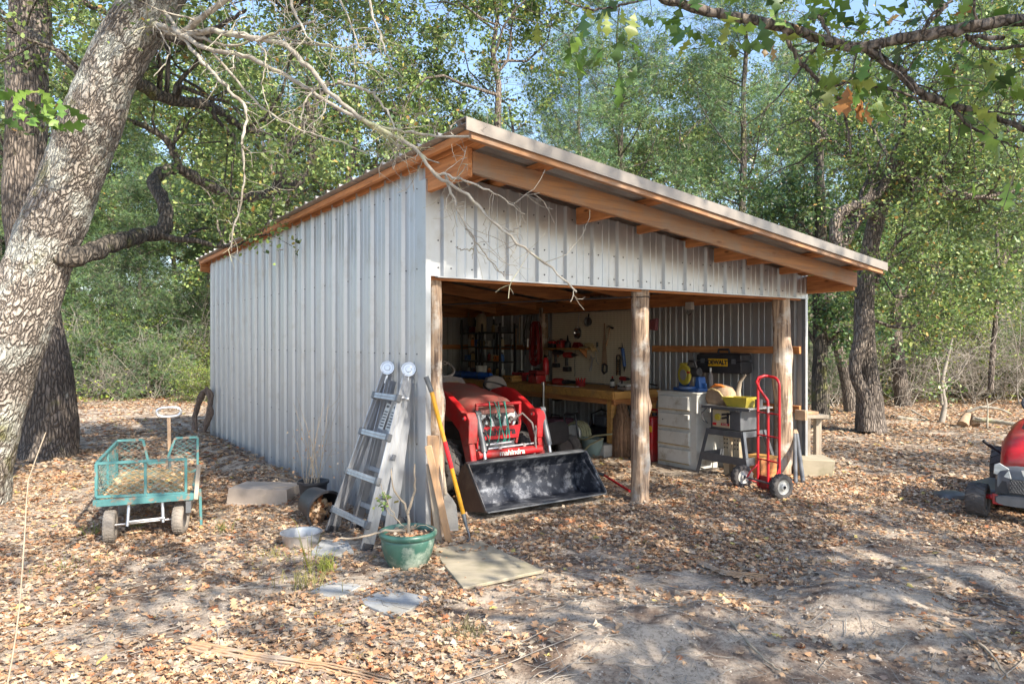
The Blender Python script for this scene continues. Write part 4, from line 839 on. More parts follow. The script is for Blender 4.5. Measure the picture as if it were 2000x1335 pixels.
# shade oak whose low bough hangs into the picture, top right
base = Vector((6.3, 0.3, 0)); br0 = [(2350,-60,2.6),(2180,0,2.75),(2010,36,2.9),(1860,60,3.0),(1762,74,3.05),(1690,92,3.1)]
FB = [([(2350,-60,2.6),(2180,0,2.75),(2010,36,2.9),(1930,46,2.95),(1860,60,3.0),(1800,68,3.02),(1762,74,3.05),(1690,92,3.1),(1620,82,3.1),(1560,62,3.1),(1490,42,3.1),(1430,34,3.1),(1360,18,3.1),(1290,-6,3.1)], .026, .020),
 ([(1690,92,3.1),(1740,128,3.1),(1770,152,3.1),(1800,182,3.1),(1860,206,3.1),(1920,220,3.1),(2010,256,3.1)], .020, .011), ([(1530,55,3.1),(1555,110,3.1),(1590,150,3.1),(1612,172,3.1),(1640,192,3.1),(1655,250,3.1),(1660,300,3.1)], .011, .004),
 ([(1960,75,2.9),(1890,72,3.0),(1925,95,3.0),(2010,88,2.9)], .009, .006), ([(1612,172,3.1),(1660,160,3.1),(1720,170,3.1),(1790,190,3.1),(1900,215,3.1),(2000,224,3.1)], .006, .004), ([(1850,12,3.0),(1800,60,3.0),(1790,72,3.05)], .006, .004), ([(1860,0,3.0),(1820,30,3.0),(1800,66,3.02)], .007, .005),
 ([(1360,-5,3.1),(1290,-5,3.1),(1220,10,3.1),(1160,18,3.1),(1120,8,3.1),(1080,-20,3.1)], .005, .004), ([(1560,110,3.1),(1600,95,3.1),(1640,105,3.1)], .004, .002), ([(1860,206,3.1),(1900,250,3.1),(1990,290,3.1)], .007, .004), ([(1600,30,3.1),(1615,60,3.1),(1625,82,3.1)], .007, .008)]
sh = thing('oak_tree', 'oak whose bough with big lobed green leaves hangs into the top right foreground', 'tree', base); b0 = base; r7 = np.random.default_rng(12); parts = []; tw = []
for sq, a, b in FB:
    K = max(10, len(sq)*5); P = polyl([p-b0 for p in pix(sq)], K); P[1:-1] += r7.normal(0, .003, P[1:-1].shape); R = np.linspace(a, b, K)*(1+r7.normal(0, .07, K)); parts.append(tubes_np(P[None], R[None], 10))
    B, RB = grow(P[None], R[None], 7, .28, r7, K=6, t0=.05, out=.7, up=-.05, wig=.25, rr=.25, taper=.4); parts.append(tubes_np(B, np.maximum(RB, .0016), 5)); tw.append(B)
V, F = join(parts); npmesh('bough', V, F, M['bark'], sh, smooth=True)
cl = [(1140,40),(1170,60),(1165,100),(1215,30),(1250,25),(1300,30),(1330,45),(1380,30),(1440,22),(1480,12),(1520,5),(1600,10),(1640,20),(1700,15),(1760,20),(1840,30),(1910,20),(1960,30),(1640,130),(1605,125),(1670,150),(1690,120),(1750,110),(1800,125),(1840,130),(1900,120),(1960,110),(1985,60),(1880,165),(1930,175),(1985,180),(1960,150),(1820,150),(1740,160),(1990,300),(1980,345),(1850,60),(1925,90),(1560,25),(1640,60)]
lobed([at(a, b, 3.05)-b0 for a, b in cl], .125, r7, GL, [4,4,4,2], 6, .075, sh)
lobed([at(a, b, 3.05)-b0 for a, b in ((1664,170),(1675,185),(1680,200))], .13, r7, [(.55,.25,.08),(.60,.30,.12)], [1,1], 2, .012, sh, down=-1.3)
lobed([at(a, b, 3.05)-b0 for a, b in ((1505,90),(1540,25),(1760,48),(1865,22))], .075, r7, [(.45,.20,.08),(.50,.34,.14)], [1,1], 2, .02, sh, down=-1.2)
r6 = np.random.default_rng(60)
def shade_tree(t, seed, H, cr, nleaf):
    (V, F), L_ = gen_tree(seed, H, cr, 'oak', nleaf, .12, .42, .2); npmesh('trunk', V, F, M['bark'], t, smooth=True); npmesh('crown', L_[0], L_[1], M['leaf'], t, col=L_[2])
shade_tree(sh, 51, 9.5, 3.4, 10500)
V, F = tubes_np(polyl([Vector((0, 0, 3.2)), Vector((-.3, .6, 3.0)), Vector((-.9, 1.3, 2.95)), at(2350,-60,2.6)-b0], 12)[None], np.linspace(.06, .026, 12)[None], 10); npmesh('bough', V, F, M['bark'], sh, smooth=True)
for i, (x, y, s) in enumerate(SHADE):
    t = thing('oak_tree', ['oak off to the right behind the viewer, nearest the sandy mounds','oak standing straight behind the viewer on the open side of the yard','oak beyond the right edge beside the red mower','oak far behind the viewer on the right'][i], 'tree', (x, y, -.05), i*1.3, 'shade trees behind the viewer')
    if i == 0: shade_tree(t, 52, 9.5, 3.2, 6500); st0 = t
    else:
        for ch in list(st0.children): c = ch.copy(); COL.objects.link(c); c.parent = t
    t.scale = (s, s, s)
# ------------------------------------------------------------------ things in front of and beside the shed
def arc(c, r, a0, a1, n, ax=(1,0,0), ay=(0,0,1)):
    ax = Vector(ax); ay = Vector(ay); return [Vector(c)+ax*(r*math.cos(t))+ay*(r*math.sin(t)) for t in np.linspace(a0, a1, n)]
def tyre(mb, c, ax, r, w, lugs=0, mi=0):
    ax = Vector(ax).normalized()
    mb.lathe([(r*.60,-w*.42),(r*.72,-w*.5),(r*.92,-w*.48),(r*.985,-w*.36),(r,-w*.2),(r,w*.2),(r*.985,w*.36),(r*.92,w*.48),(r*.72,w*.5),(r*.60,w*.42),(r*.60,-w*.42)], 32, c, ax, mi)
    if lugs:
        x, y = frame(ax); c = Vector(c)
        for i in range(lugs):
            for s in (-1, 1):
                t = 2*math.pi*(i+(0 if s > 0 else .5))/lugs; d = x*math.cos(t)+y*math.sin(t); t2 = t+.22; d2 = x*math.cos(t2)+y*math.sin(t2)
                mb.beam(c+d*r*1.01+ax*(s*w*.02), c+d2*r*.97+ax*(s*w*.46), r*.10, r*.07, up=d, mi=mi)
# ---- ladder leaning on the side wall
ld = thing('folding_ladder', 'folded aluminium ladder with round hinges leaning on the side wall at the corner', 'ladder', W(-.5, .35, 0))
o0 = ld.location; q = lambda u, v, z: W(u, v, z)-o0
FL, FR = (-.52, .72, 0), (-.50, .03, 0); TL, TR = (-.075, .56, 1.33), (-.075, .155, 1.33)
FLb, FRb = (-.33, .66, 0), (-.30, .07, 0)
def lerp(a, b, t): return tuple(a[i]+(b[i]-a[i])*t for i in range(3))
nrm = (q(*TL)-q(*FL)).cross(q(*FR)-q(*FL)).normalized(); 
if nrm.z < 0: nrm = -nrm
for a, b in ((FL, TL), (FR, TR), (FLb, (-.055, .53, 1.27)), (FRb, (-.055, .18, 1.27))):
    p0, p1 = q(*a), q(*b); s = (q(*FR)-q(*FL)).normalized(); mb = MB()
    for k in (-1, 1): mb.beam(p0+nrm*(.034*k), p1+nrm*(.030*k), .040, .010, up=s)       # flanges
    mb.beam(p0, p1, .062, .006, up=s) if False else mb.beam(p0, p1, .062, .008, up=nrm.cross(p1-p0).normalized())
    d = (p1-p0).normalized(); mb.beam(p0+nrm*.012, p1+nrm*.012, .014, .014, up=nrm); mb.build('rail', M['alu'], ld, bevel=.002)
    mb = MB(); mb.beam(p0-d*.01, p0+d*.05, .052, .085, up=nrm); mb.build('foot', M['black'], ld, bevel=.004)
for i, t in enumerate((.13, .37, .62, .85)):
    a, b = q(*lerp(FL, TL, t))+nrm*.045, q(*lerp(FR, TR, t))+nrm*.045; e = (b-a).normalized(); mb = MB()
    mb.beam(a-e*.01, b+e*.01, .050, .030, up=nrm); [mb.beam(a-e*.01, b+e*.01, .007, .036, up=nrm) for _ in range(1)]; r = mb.build('rung', M['alu'], ld, bevel=.006, seg=2)
    mb = MB(); mb.beam(a-e*.022, a+e*.02, .062, .042, up=nrm); mb.beam(b-e*.02, b+e*.022, .062, .042, up=nrm); mb.build('bracket', M['dgrey'], r, bevel=.005)
    if i < 3:
        a, b = q(*lerp(FLb, (-.055,.53,1.27), t+.04)), q(*lerp(FRb, (-.055,.18,1.27), t+.04)); MB().beam(a, b, .045, .025, up=nrm).build('rung', M['alu'], ld, bevel=.005)
for a in (TL, TR):
    c = q(*a)+Vector((0,0,.045)); s = (q(*FR)-q(*FL)).normalized(); ax = Vector((-CU*.35+SU*.6, -SU*.35-CU*.6, .12)).normalized()
    mb = MB(); mb.lathe([(.0,-.02),(.058,-.02),(.062,-.014),(.062,.014),(.058,.020),(.050,.020),(.046,.014),(.026,.014),(.022,.022),(.0,.022)], 32, c, ax); mb.beam(c, c-(q(*TL)-q(*FL)).normalized()*.13, .055, .012, up=ax); mb.build('hinge', M['steel'], ld, sharp=30)
e = (q(*TR)-q(*TL)).normalized(); mb = MB(); c = q(*lerp(FR, TR, .86)); mb.cyl(c, c+e*.075, .012, .012, 10); mb.ball(tuple(c+e*.08), .018); mb.build('lock_knob', M['steel'], ld)
for t in (.30, .52):
    c = q(*lerp(FR, TR, t)); MB().beam(c+e*.03-nrm*.02, c+e*.055-nrm*.02, .05, .03, up=nrm).build('lock_bracket', M['dgrey'], ld, bevel=.004)
for k in (-1, 1):
    c = q(*lerp(lerp(FL, TL, .74), lerp(FR, TR, .74), .5 + k*.14))-nrm*.03; mb = MB(); up = (q(*TL)-q(*FL)).normalized(); mb.beam(c-up*.11, c+up*.11, .085, .004, up=nrm); lb = mb.build('warning_label', M['whiteplastic'], ld)
    mb = MB()
    for s in (-.085, -.06, -.035, -.01, .015, .04): mb.beam(c+up*s+nrm*.004-e*.03, c+up*s+nrm*.004+e*.03, .010, .002, up=nrm)
    mb.prism([(-.028,0),(0,.014),(0,.006),(.028,.006),(.028,-.006),(0,-.006),(0,-.014)], c+up*.085+nrm*.004, e, up, nrm*.002); mb.build('print', M['black'], lb)
# ---- glazed pot
g = G(791, 1113); pot = thing('glazed_pot', 'round green glazed flower pot with a leafless twig, in front of the ladder', 'flower pot', (g.x, g.y+.14, hz(g)-.01)); R = .205
mb = MB(); mb.lathe([(0,0),(.125,0),(.135,.01),(.165,.07),(.188,.15),(.193,.20),(.188,.212),(.205,.222),(.212,.24),(.208,.256),(.192,.262),(.180,.250),(.178,.20),(0,.20)], 48); mb.build('bowl', M['glaze'], pot, sharp=60)
mb = MB(); mb.lathe([(0,.222),(.10,.226),(.178,.220)], 24); mb.build('soil', M['soil'], pot)
rp_ = np.random.default_rng(2); n = 90; P = np.stack([rp_.normal(0,.075,n), rp_.normal(0,.075,n), rp_.uniform(.226,.245,n)], -1); V, F, C = scatter_leaves(P, rp_.uniform(.03,.06,n), rp_, palette(n, rp_, DRY, DRYW)); npmesh('dead_leaves', V, F, M['dryleaf'], pot, col=C)
def sticks(parent, name, seqs, mat='drystalk', n=7):
    V, F = join([tubes_np(polyl([Vector(p) for p in s], 14)[None]+np.concatenate([np.zeros((1,1,3)), np.random.default_rng(len(s)).normal(0,.003,(1,13,3))], 1), np.linspace(a, b, 14)[None], n) for s, a, b in seqs]); return npmesh(name, V, F, M[mat], parent, smooth=True)
sticks(pot, 'twig', [([(0,0,.2),(.005,0,.32),(-.02,.02,.42),(-.08,.0,.52),(-.11,-.02,.60),(-.12,0,.70)], .013, .004), ([(.0,0,.38),(.04,.01,.52),(.05,0,.60),(.045,0,.74)], .012, .005), ([(-.06,.02,.3),(-.14,0,.44),(-.20,0,.60)], .004, .002), ([(-.02,0,.25),(-.15,-.06,.27),(-.3,-.10,.24),(-.48,-.12,.23)], .011, .006),
  ([(.0,0,.25),(.1,-.02,.30),(.18,.02,.26)], .003, .002), ([(.0,.05,.25),(-.1,.02,.34),(-.16,0,.42),(-.13,0,.5)], .003, .0015)])
V, F, C = leafmesh(puffs(np.array([[-.17,-.02,.50],[-.15,0,.46],[-.20,.0,.44]]), 7, .02, rp_), rp_, .035, SHR, SHRW); npmesh('leaves', V, F, M['leaf'], pot, col=C)
# ---- hoe, planks, shovel on the left post
hoe = thing('garden_hoe', 'long-handled garden hoe with worn yellow handle and red band on the left post', 'hoe', G(915, 1052)); o0 = hoe.location
a = at(905, 1003, 5.76)-o0; b = at(843, 765, 5.66)-o0; c = at(832, 735, 5.66)-o0
MB().tube([a, lerp(a, b, .5), b], .0175, 12).build('handle', M['yellow'], hoe); MB().tube([Vector(lerp(a, b, .38)), Vector(lerp(a, b, .60))], .0182, 12).build('grip_band', M['red2'], hoe)
MB().tube([b, c], [.0185, .022], 12).build('ferrule', M['dgrey'], hoe)
d_ = at(910,1025,5.74)-o0; mb = MB(); mb.tube([a, d_, at(916,1042,5.72)-o0, at(918,1052,5.71)-o0, at(912,1055,5.70)-o0], [.020,.012,.008,.008,.006], 10); mb.beam(at(910,1056,5.70)-o0, at(919,1057,5.70)-o0, .004, .03, up=(0,1,0)); mb.build('head', M['dgrey'], hoe)
for i, (p0, p1, w, d, lb) in enumerate((((878,1060,5.70),(836,870,5.62),.055,.02,'narrow sawn plank with a pale edge leaning outermost on the left post'), ((858,1062,5.74),(838,905,5.66),.05,.022,'darker short plank behind the outer one on the left post'), ((845,1064,5.78),(846,850,5.72),.09,.03,'broad split timber slab standing against the left post'))):
    a = at(*p0); a.z = -.01; b = at(*p1); t = thing('plank', lb, 'plank', a, 0, 'planks leaning on the left post'); MB().beam((0,0,0), b-a, w, d, up=(0,1,0)).build('board', M['plank' if i != 1 else 'greywood'], t, bevel=.003)
sv = thing('shovel', 'square-bladed shovel standing blade down behind the yellow hoe', 'shovel', at(878,1030,6.0)); o0 = sv.location.copy(); sv.location.z = 0; o0 = sv.location
mb = MB(); mb.prism([(-.07,.0),(-.085,.02),(-.09,.15),(-.08,.24),(-.05,.28),(-.02,.31),(.0,.34),(.02,.31),(.05,.27),(.075,.22),(.08,.1),(.075,.01)], (0,0,.01), (1,.12,0), (-.10,.10,1), (0,.006,0)); mb.build('blade', M['concrete'], sv, bevel=.002)
MB().tube([(-.035,.03,.32),(-.06,.05,.50),(-.13,.1,1.2)], .016, 10).build('handle', M['greywood'], sv)
bag = one(MB().ball((0,0,.08), (.10,.07,.09), 14), 'crumpled_sack', 'small crumpled black sack between ladder and side wall', 'sack', M['black'], W(-.13, .30, 0)); 
# ---- bowl, tub, pot, box
g = G(585, 1064); mb = MB(); mb.lathe([(0,.0),(.13,.0),(.140,.01),(.150,.09),(.165,.098),(.165,.103),(.148,.101),(.134,.012),(0,.008)], 40); one(mb, 'metal_bowl', 'shallow stainless steel bowl on the leaves left of the ladder', 'bowl', M['steel'], (g.x, g.y+.05, hz(g)))
g = G(612, 1020); tub = thing('plastic_tub', 'black plastic tub lying on its side with dead leaves spilling inside', 'tub', (g.x, g.y+.12, hz(g)), (0,0,0)); ax = Vector((.62,-.70,-.12)).normalized(); r0 = .155; c0 = Vector((-.06,.04,.165)); mb = MB()
mb.lathe([(0,0),(r0-.03,0),(r0-.02,.01),(r0+.012,.27),(r0+.026,.275),(r0+.026,.29),(r0+.006,.29),(r0-.026,.02),(0,.015)], 40, c0, ax); mb.build('shell', M['black'], tub, sharp=50)
n = 130; P = rp_.uniform(-1, 1, (n*3, 3)); P = P[(P[:, :2]**2).sum(1) < .8][:n]; n = len(P); x_, y_ = frame(ax); P = np.array([tuple(c0+ax*(.10+.08*abs(p[2]))+x_*p[0]*.11+y_*p[1]*.11+Vector((0,0,-.045))) for p in P]); V, F, C = scatter_leaves(P, rp_.uniform(.04,.08,n), rp_, palette(n, rp_, DRY, DRYW), tilt=.9, roll=.9); npmesh('dead_leaves', V, F, M['dryleaf'], tub, col=C)
g = G(603, 1000); bp_ = thing('nursery_pot', 'upright black nursery pot of dry weeds behind the toppled tub', 'flower pot', (g.x, g.y+.15, hz(g))); mb = MB(); mb.lathe([(0,0),(.10,0),(.135,.24),(.152,.245),(.152,.265),(.138,.265),(.130,.24),(.10,.18),(0,.18)], 36); mb.build('pot', M['black'], bp_, sharp=50)
rs = random.Random(5); sq = []
for i in range(13):
    x, y = rs.uniform(-.08,.08), rs.uniform(-.06,.06); h = rs.uniform(.4, .95); dx = rs.uniform(-.30,.25)
    sq.append(([(x,y,.18),(x+dx*.3,y,.18+h*.4),(x+dx*.7,y+.02,.18+h*.75),(x+dx,y,.18+h)], .004, .0015))
sq += [([(.05,0,.2),(.12,0,.8),(.17,0,1.15),(.21,0,1.42)], .003,.001), ([(.12,0,.95),(.20,0,1.0),(.26,0,1.12),(.25,0,1.28),(.20,0,1.35)], .0022,.001), ([(.1,0,.6),(.25,0,.64),(.38,0,.60),(.42,0,.56)], .002,.001), ([(.05,0,.5),(.2,0,.52),(.34,0,.56)], .002,.001), ([(0,0,.2),(-.2,-.1,.30),(-.38,-.15,.34)], .003,.001), ([(0,0,.2),(-.3,-.1,.22),(-.42,-.2,.16)], .003,.001)]
sticks(bp_, 'dry_weeds', sq, n=5)
n = 60; P = np.stack([rp_.uniform(-.25,.3,n), rp_.normal(0,.04,n), rp_.uniform(.3,.75,n)], -1); V, F, C = scatter_leaves(P, rp_.uniform(.015,.035,n), rp_, palette(n, rp_, DRY, DRYW), tilt=1, roll=1, detail=False); npmesh('seed_heads', V, F, M['dryleaf'], bp_, col=C)
a = G(448, 985); b = G(560, 992); c = (a+b)/2; bx = thing('plastic_lid_box', 'upturned taupe plastic box lying on the leaves left of the tubs', 'box', (c.x, c.y+.22, hz(c)-.01), -.12)
mb = MB(); mb.loft([[(sx*w, sy*d, z) for sx, sy in ((-1,-1),(1,-1),(1,1),(-1,1))] for w, d, z in ((.325,.20,0),(.322,.197,.028),(.315,.19,.030),(.300,.175,.17),(.285,.16,.178))]); mb.build('shell', M['taupe'], bx, bevel=.014, seg=3)
# ---- vine coil at the far corner
vc = thing('vine_wreath', 'big dark coil of twisted vine leaning on the far corner of the side wall', 'wreath', W(-.14, DP-.35, 0)); mb = MB(); rs = random.Random(8)
for k in range(7):
    ph = rs.uniform(0, 6.3); a0 = rs.uniform(-.02,.03); pts = []
    for t in np.linspace(0, 6.283, 44)[:-1]:
        w = .15+a0+.015*math.sin(3*t+ph); h = .37+a0+.02*math.sin(4*t+ph*2); zz = .43+h*math.sin(t); s = w*math.cos(t)*1.5
        pts.append((s*.62-.06+.20*(zz-.4)+.02*math.sin(7*t+ph), -s*.35-.02+.02*math.cos(6*t+ph), zz+.01*math.sin(9*t+ph)))
    mb.tube(pts, .022+.003*k*.5, 7, closed=True)
mb.build('coil', M['vine'], vc)
# ---- stepping stones and plywood sheet
def slab(name, label, cat, pix4, th, mat, group=None, up=.012):
    P = [G(*p) for p in pix4]; c = sum(P, Vector())/len(P); c.z = max(hz(p) for p in P)+up-th; rs = random.Random(int(c.x*100)); mb = MB(); ring = []
    for i in range(len(P)):
        for t in (0, .25, .5, .75): p = P[i].lerp(P[(i+1) % len(P)], t)-c; ring.append((p.x*(1+rs.uniform(-.025,.025)), p.y*(1+rs.uniform(-.025,.025))))
    mb.prism(ring, (0,0,0), (1,0,0), (0,1,0), (0,0,th)); return one(mb, name, label, cat, M[mat], c, 0, group, bevel=.004, seg=2)
slab('stepping_stone', 'square pale grey stepping stone nearest the viewer, below the green pot', 'stone', [(698,1172),(755,1147),(843,1165),(772,1204)], .05, 'stone', 'stepping stones')
slab('stepping_stone', 'pale stepping stone half under leaves left of the nearest one', 'stone', [(606,1153),(648,1131),(706,1140),(660,1167)], .05, 'stone', 'stepping stones', .006)
slab('stepping_stone', 'rough pale stone between the steel bowl and the ladder feet', 'stone', [(606,1082),(628,1056),(678,1057),(692,1080),(648,1088)], .06, 'stone', 'stepping stones', .02)
slab('stepping_stone', 'small bit of grey stone showing through leaves left of the green pot', 'stone', [(640,1108),(650,1094),(670,1096),(668,1110)], .05, 'stone', 'stepping stones', .006)
slab('plywood_sheet', 'weathered greenish board lying flat on the ground before the left post', 'board', [(842,1076),(940,1060),(1062,1118),(905,1152)], .022, 'ply', None, .022)
# ---- palm-like dry frond stems and fallen stick in the foreground
for sq, lb in (([(370,1262),(520,1290),(640,1310),(760,1335)], 'long split dry frond stem lying in the left foreground'), ([(1360,1096),(1420,1120),(1500,1135)], 'short dry frond stem left of the pale sand mound'), ([(1428,1238),(1470,1285),(1525,1330)], 'mossy stick lying across the sand in the right foreground'), ([(1880,1270),(1930,1300),(1975,1345)], 'grey weathered stick in the bottom right corner')):
    P = [G(*p) for p in sq]; o0 = P[0].copy(); o0.z = hz(o0); t = thing('fallen_stem', lb, 'stick', o0, 0, 'dry stems lying on the sand'); Q = [Vector((p.x-o0.x, p.y-o0.y, hz(p)+.02-o0.z)) for p in P]
    V, F = join([tubes_np(polyl([x_+Vector((0, k*.018, k*.004)) for x_ in Q], 20)[None]+np.random.default_rng(k+5).normal(0,.003,(1,20,3)), np.linspace(.010,.004,20)[None], 5) for k in ((0,1,-1,2) if 'frond' in lb else (0,))]); npmesh('stem', V, F, M['plank' if 'frond' in lb else 'drystalk'], t, smooth=True)
# ---- thin dry stalk close to the viewer, left edge
P = [(8,1400,2.7),(20,1290,2.72),(42,1150,2.75),(50,1020,2.8),(58,940,2.82),(76,875,2.85),(88,840,2.86)]; b = G(5, 1480); b0 = Vector((at(*P[0]).x, 2.68, 0)); t = thing('dry_stalk', 'single thin bent dry stalk rising at the left edge in the foreground', 'plant', b0)
sticks(t, 'stalk', [([Vector((0,0,0))]+[at(*p)-b0 for p in P], .0042, .002), ([at(50,1020,2.8)-b0, at(30,1010,2.8)-b0, at(-5,1005,2.8)-b0], .0015, .001), ([at(54,980,2.8)-b0, at(70,955,2.8)-b0, at(80,935,2.8)-b0], .0015, .001)], n=6)
# ---- grass tufts
def tuft(px, py, n, h, sp, lb, seed, col=(.30,.36,.08)):
    r = np.random.default_rng(seed); g = G(px, py); b = np.stack([r.normal(0,sp,n), r.normal(0,sp,n), np.zeros(n)-.01], -1); d = np.stack([r.normal(0,.30,n), r.normal(0,.30,n), np.ones(n)], -1); hh = h*r.uniform(.4,1.1,n)[:, None]
    P = np.stack([b, b+d*hh*.5, b+d*hh*.85+np.array([0,0,.0]), b+d*hh*1.0+np.stack([d[:,0]*.25*hh[:,0], d[:,1]*.25*hh[:,0], -hh[:,0]*.05], -1)], 1)
    V, F = tubes_np(P, np.repeat(np.array([[.0028,.0022,.0014,.0006]]), n, 0), 3); C = np.repeat(np.clip(np.array(col)*(1+r.normal(0,.25,(n,1))), .02, .8), 12, 0)
    t = npmesh('grass_tuft', V, F, M['leaf'], col=C); t.location = (g.x, g.y, hz(g)); tag(t, lb, 'grass', 'grass tufts')
tuft(603, 1120, 8, .42, .02, 'tall thin yellow-green grass stems by the steel bowl', 1, (.45,.48,.08)); tuft(636, 1112, 60, .15, .035, 'low green grass tuft between bowl and green pot', 2, (.42,.46,.10)); tuft(600, 1140, 70, .14, .08, 'sparse yellowish grass in front of the steel bowl', 3, (.45,.42,.16))
tuft(190, 1040, 40, .10, .06, 'small grass tuft left of the garden cart wheel', 4); tuft(270, 1025, 25, .10, .03, 'small green grass tuft between the cart wheels', 5); tuft(905, 1240, 70, .10, .07, 'low dry grass tuft right of the nearest stepping stone', 6, (.30,.28,.14)); tuft(440, 1035, 24, .11, .04, 'thin grass tuft right of the garden cart', 7); tuft(130, 1110, 40, .07, .10, 'faint green grass patch in the left foreground', 8); tuft(545,1085,60,.08,.12,'thin yellowish grass on the leaves left of the bowl',9,(.45,.42,.16))
# ---- garden cart
ct = thing('garden_cart', 'rusty teal mesh garden cart with bent frame and straw in its bed', 'garden cart', G(284, 1052), .38); TM = M['teal']
L_, Wd, zb, zt = 1.18, .70, .34, .635
def fr(name, pts, r=.011, closed=True, mesh=None, mat=TM):
    mb = MB()
    for i in range(len(pts) if closed else len(pts)-1): mb.beam(pts[i], pts[(i+1) % len(pts)], r*2, r*2, up=(0.02,.03,1) if abs(Vector(pts[i]).z-Vector(pts[(i+1) % len(pts)]).z) < .1 else (0,1,.01))
    o = mb.build(name, mat, ct, bevel=.002)
    return o
def lattice(parent, o, ex, ey, w, h, clip=None, step=.062):
    mb = MB(); o = Vector(o); ex = Vector(ex).normalized(); ey = Vector(ey).normalized(); k = 1.0; t = -h/.55
    for sgn in (1, -1):
        s = -h*1.6
        while s < w+h*1.6:
            # line x = s + sgn*y*1.5
            ys = np.linspace(0, h, 13); seg = [(s+sgn*(yy if sgn > 0 else yy)*1.5, yy) for yy in ys]; seg = [p for p in seg if 0 <= p[0] <= (clip(p[1]) if clip else w) and p[0] >= 0]
            if len(seg) > 1: mb.beam(o+ex*seg[0][0]+ey*seg[0][1], o+ex*seg[-1][0]+ey*seg[-1][1], .0028, .0028, up=ex.cross(ey))
            s += step
    return mb.build('mesh', TM, parent)
hw = Wd/2
p = fr('front_gate', [(-hw,0,zb+.03),(hw-.05,0,zb+.01),(hw-.05,-.02,zt),(-hw,0,zt)]); MB().beam((.0,0,zb),( .0,0,zt), .02, .02, up=(0,1,0)).build('centre_bar', TM, p); lattice(p, (-hw+.02,0,zb), (1,0,0), (0,0,1), Wd-.08, zt-zb)
p = fr('side_panel', [(-hw,.03,zb),(-hw,L_,zb),(-hw,L_,zt+.02),(-hw,.03,zt)]); MB().beam((-hw,.6,zb),(-hw,.6,zt+.01), .018, .018, up=(0,1,0)).build('centre_bar', TM, p); lattice(p, (-hw,.03,zb), (0,1,0), (0,0,1), L_-.05, zt-zb)
p = fr('rear_panel', [(-hw,L_,zb),(-hw,L_,zt+.03),(-hw+.22,L_,zt+.03),(-hw+.27,L_,zb+.09),(hw-.28,L_,zb+.10),(hw-.20,L_,zt+.03),(hw,L_,zt+.03),(hw,L_,zb)]); lattice(p, (-hw+.01,L_,zb+.02), (1,0,0), (0,0,1), .23, zt-zb, clip=lambda y: .25-.04*y/.3); lattice(p, (hw-.22,L_,zb+.10), (1,0,0), (0,0,1), .21, zt-zb-.08)
mb = MB(); mb.b2((-hw-.02,-.035,zb-.045),(hw+.01,-.010,zb+.01)); mb.b2((-hw-.02,-.01,zb-.03),(-hw+.01,L_,zb)); mb.b2((hw-.02,-.01,zb-.03),(hw+.01,L_,zb)); mb.b2((-hw,L_-.03,zb-.03),(hw,L_,zb)); mb.build('bed_frame', TM, ct, bevel=.003)
mb = MB(); mb.b2((-hw+.01,0,zb-.022),(hw-.02,L_-.03,zb-.014)); mb.build('bed', M['plank'], ct)
# folded-down side gate on the right
MB().beam((hw+.055,.04,zb+.03),(hw+.065,.04,.07), .022, .022, up=(0,1,0)).build('loose_bar', TM, ct, bevel=.002)
MB().beam((hw+.025,-.02,zb-.05),(hw+.045,.10,zb+.22), .035, .05, up=(0,1,0)).build('wooden_slat', M['greywood'], ct, bevel=.004)
mb = MB(); mb.b2((hw-.05,-.02,zb-.15),(hw-.01,.03,zb-.045)); mb.build('bracket', M['dgrey'], ct)
for x, y, tw_ in ((-.255, .02, .0), (.255, .10, -.22), (-.27, L_-.15, 0), (.27, L_-.15, 0)):
    w = thing('wheel', None, None, (x, y, .125)); w.parent = ct; w.rotation_euler = (0, 0, tw_); mb = MB(); tyre(mb, (0,0,0), (1,0,0), .128, .088); ty = mb.build('tyre', M['dustrubber'], w, sharp=60)
    mb = MB()
    for i in range(26):
        t = 2*math.pi*i/26
        for k in (-1, 1): mb.beam((k*.004, math.cos(t)*.129, math.sin(t)*.129), (k*.036, math.cos(t+.1)*.124, math.sin(t+.1)*.124), .012, .006, up=(0, math.cos(t), math.sin(t)))
    mb.build('tread', M['dustrubber'], w); MB().lathe([(0,-.03),(.075,-.03),(.078,.0),(.075,.03),(0,.03)], 20, (0,0,0), (1,0,0)).build('rim', M['dgrey'], w)
mb = MB(); mb.cyl((-.25,.04,.125), (.25,.10,.125), .010, None, 10); mb.cyl((-.13,-.01,.12),(-.12,.04,zb-.03), .014, None, 10); mb.cyl((.13,.02,.12),(.12,.06,zb-.03), .014, None, 10); mb.cyl((-.14,0,.15),(.14,.02,.155), .012, None, 10); mb.build('axle', M['steel'], ct)
mb = MB(); mb.cyl((-.27,L_-.15,.125), (.27,L_-.15,.125), .010, None, 10); mb.build('axle', M['dgrey'], ct)
hd = thing('pull_handle', None, None, (0.10, L_+.06, .2)); hd.parent = ct; mb = MB(); mb.tube([(0,0,.0),(-.005,.0,.35)], .014, 8); mb.build('rod', M['dgrey'], hd)
MB().beam((-.005,0,.33),(-.01,0,.66), .032, .052, up=(0,1,0)).build('lever_housing', M['canvas'], hd, bevel=.004)
pts = [(-.01+.105*math.copysign(abs(math.cos(t))**.7, math.cos(t)), .0, .715+.045*math.copysign(abs(math.sin(t))**.8, math.sin(t))) for t in np.linspace(0, 6.283, 29)[:-1]]; mb = MB(); mb.tube(pts, .014, 8, closed=True); mb.build('grip', M['steel'], hd)
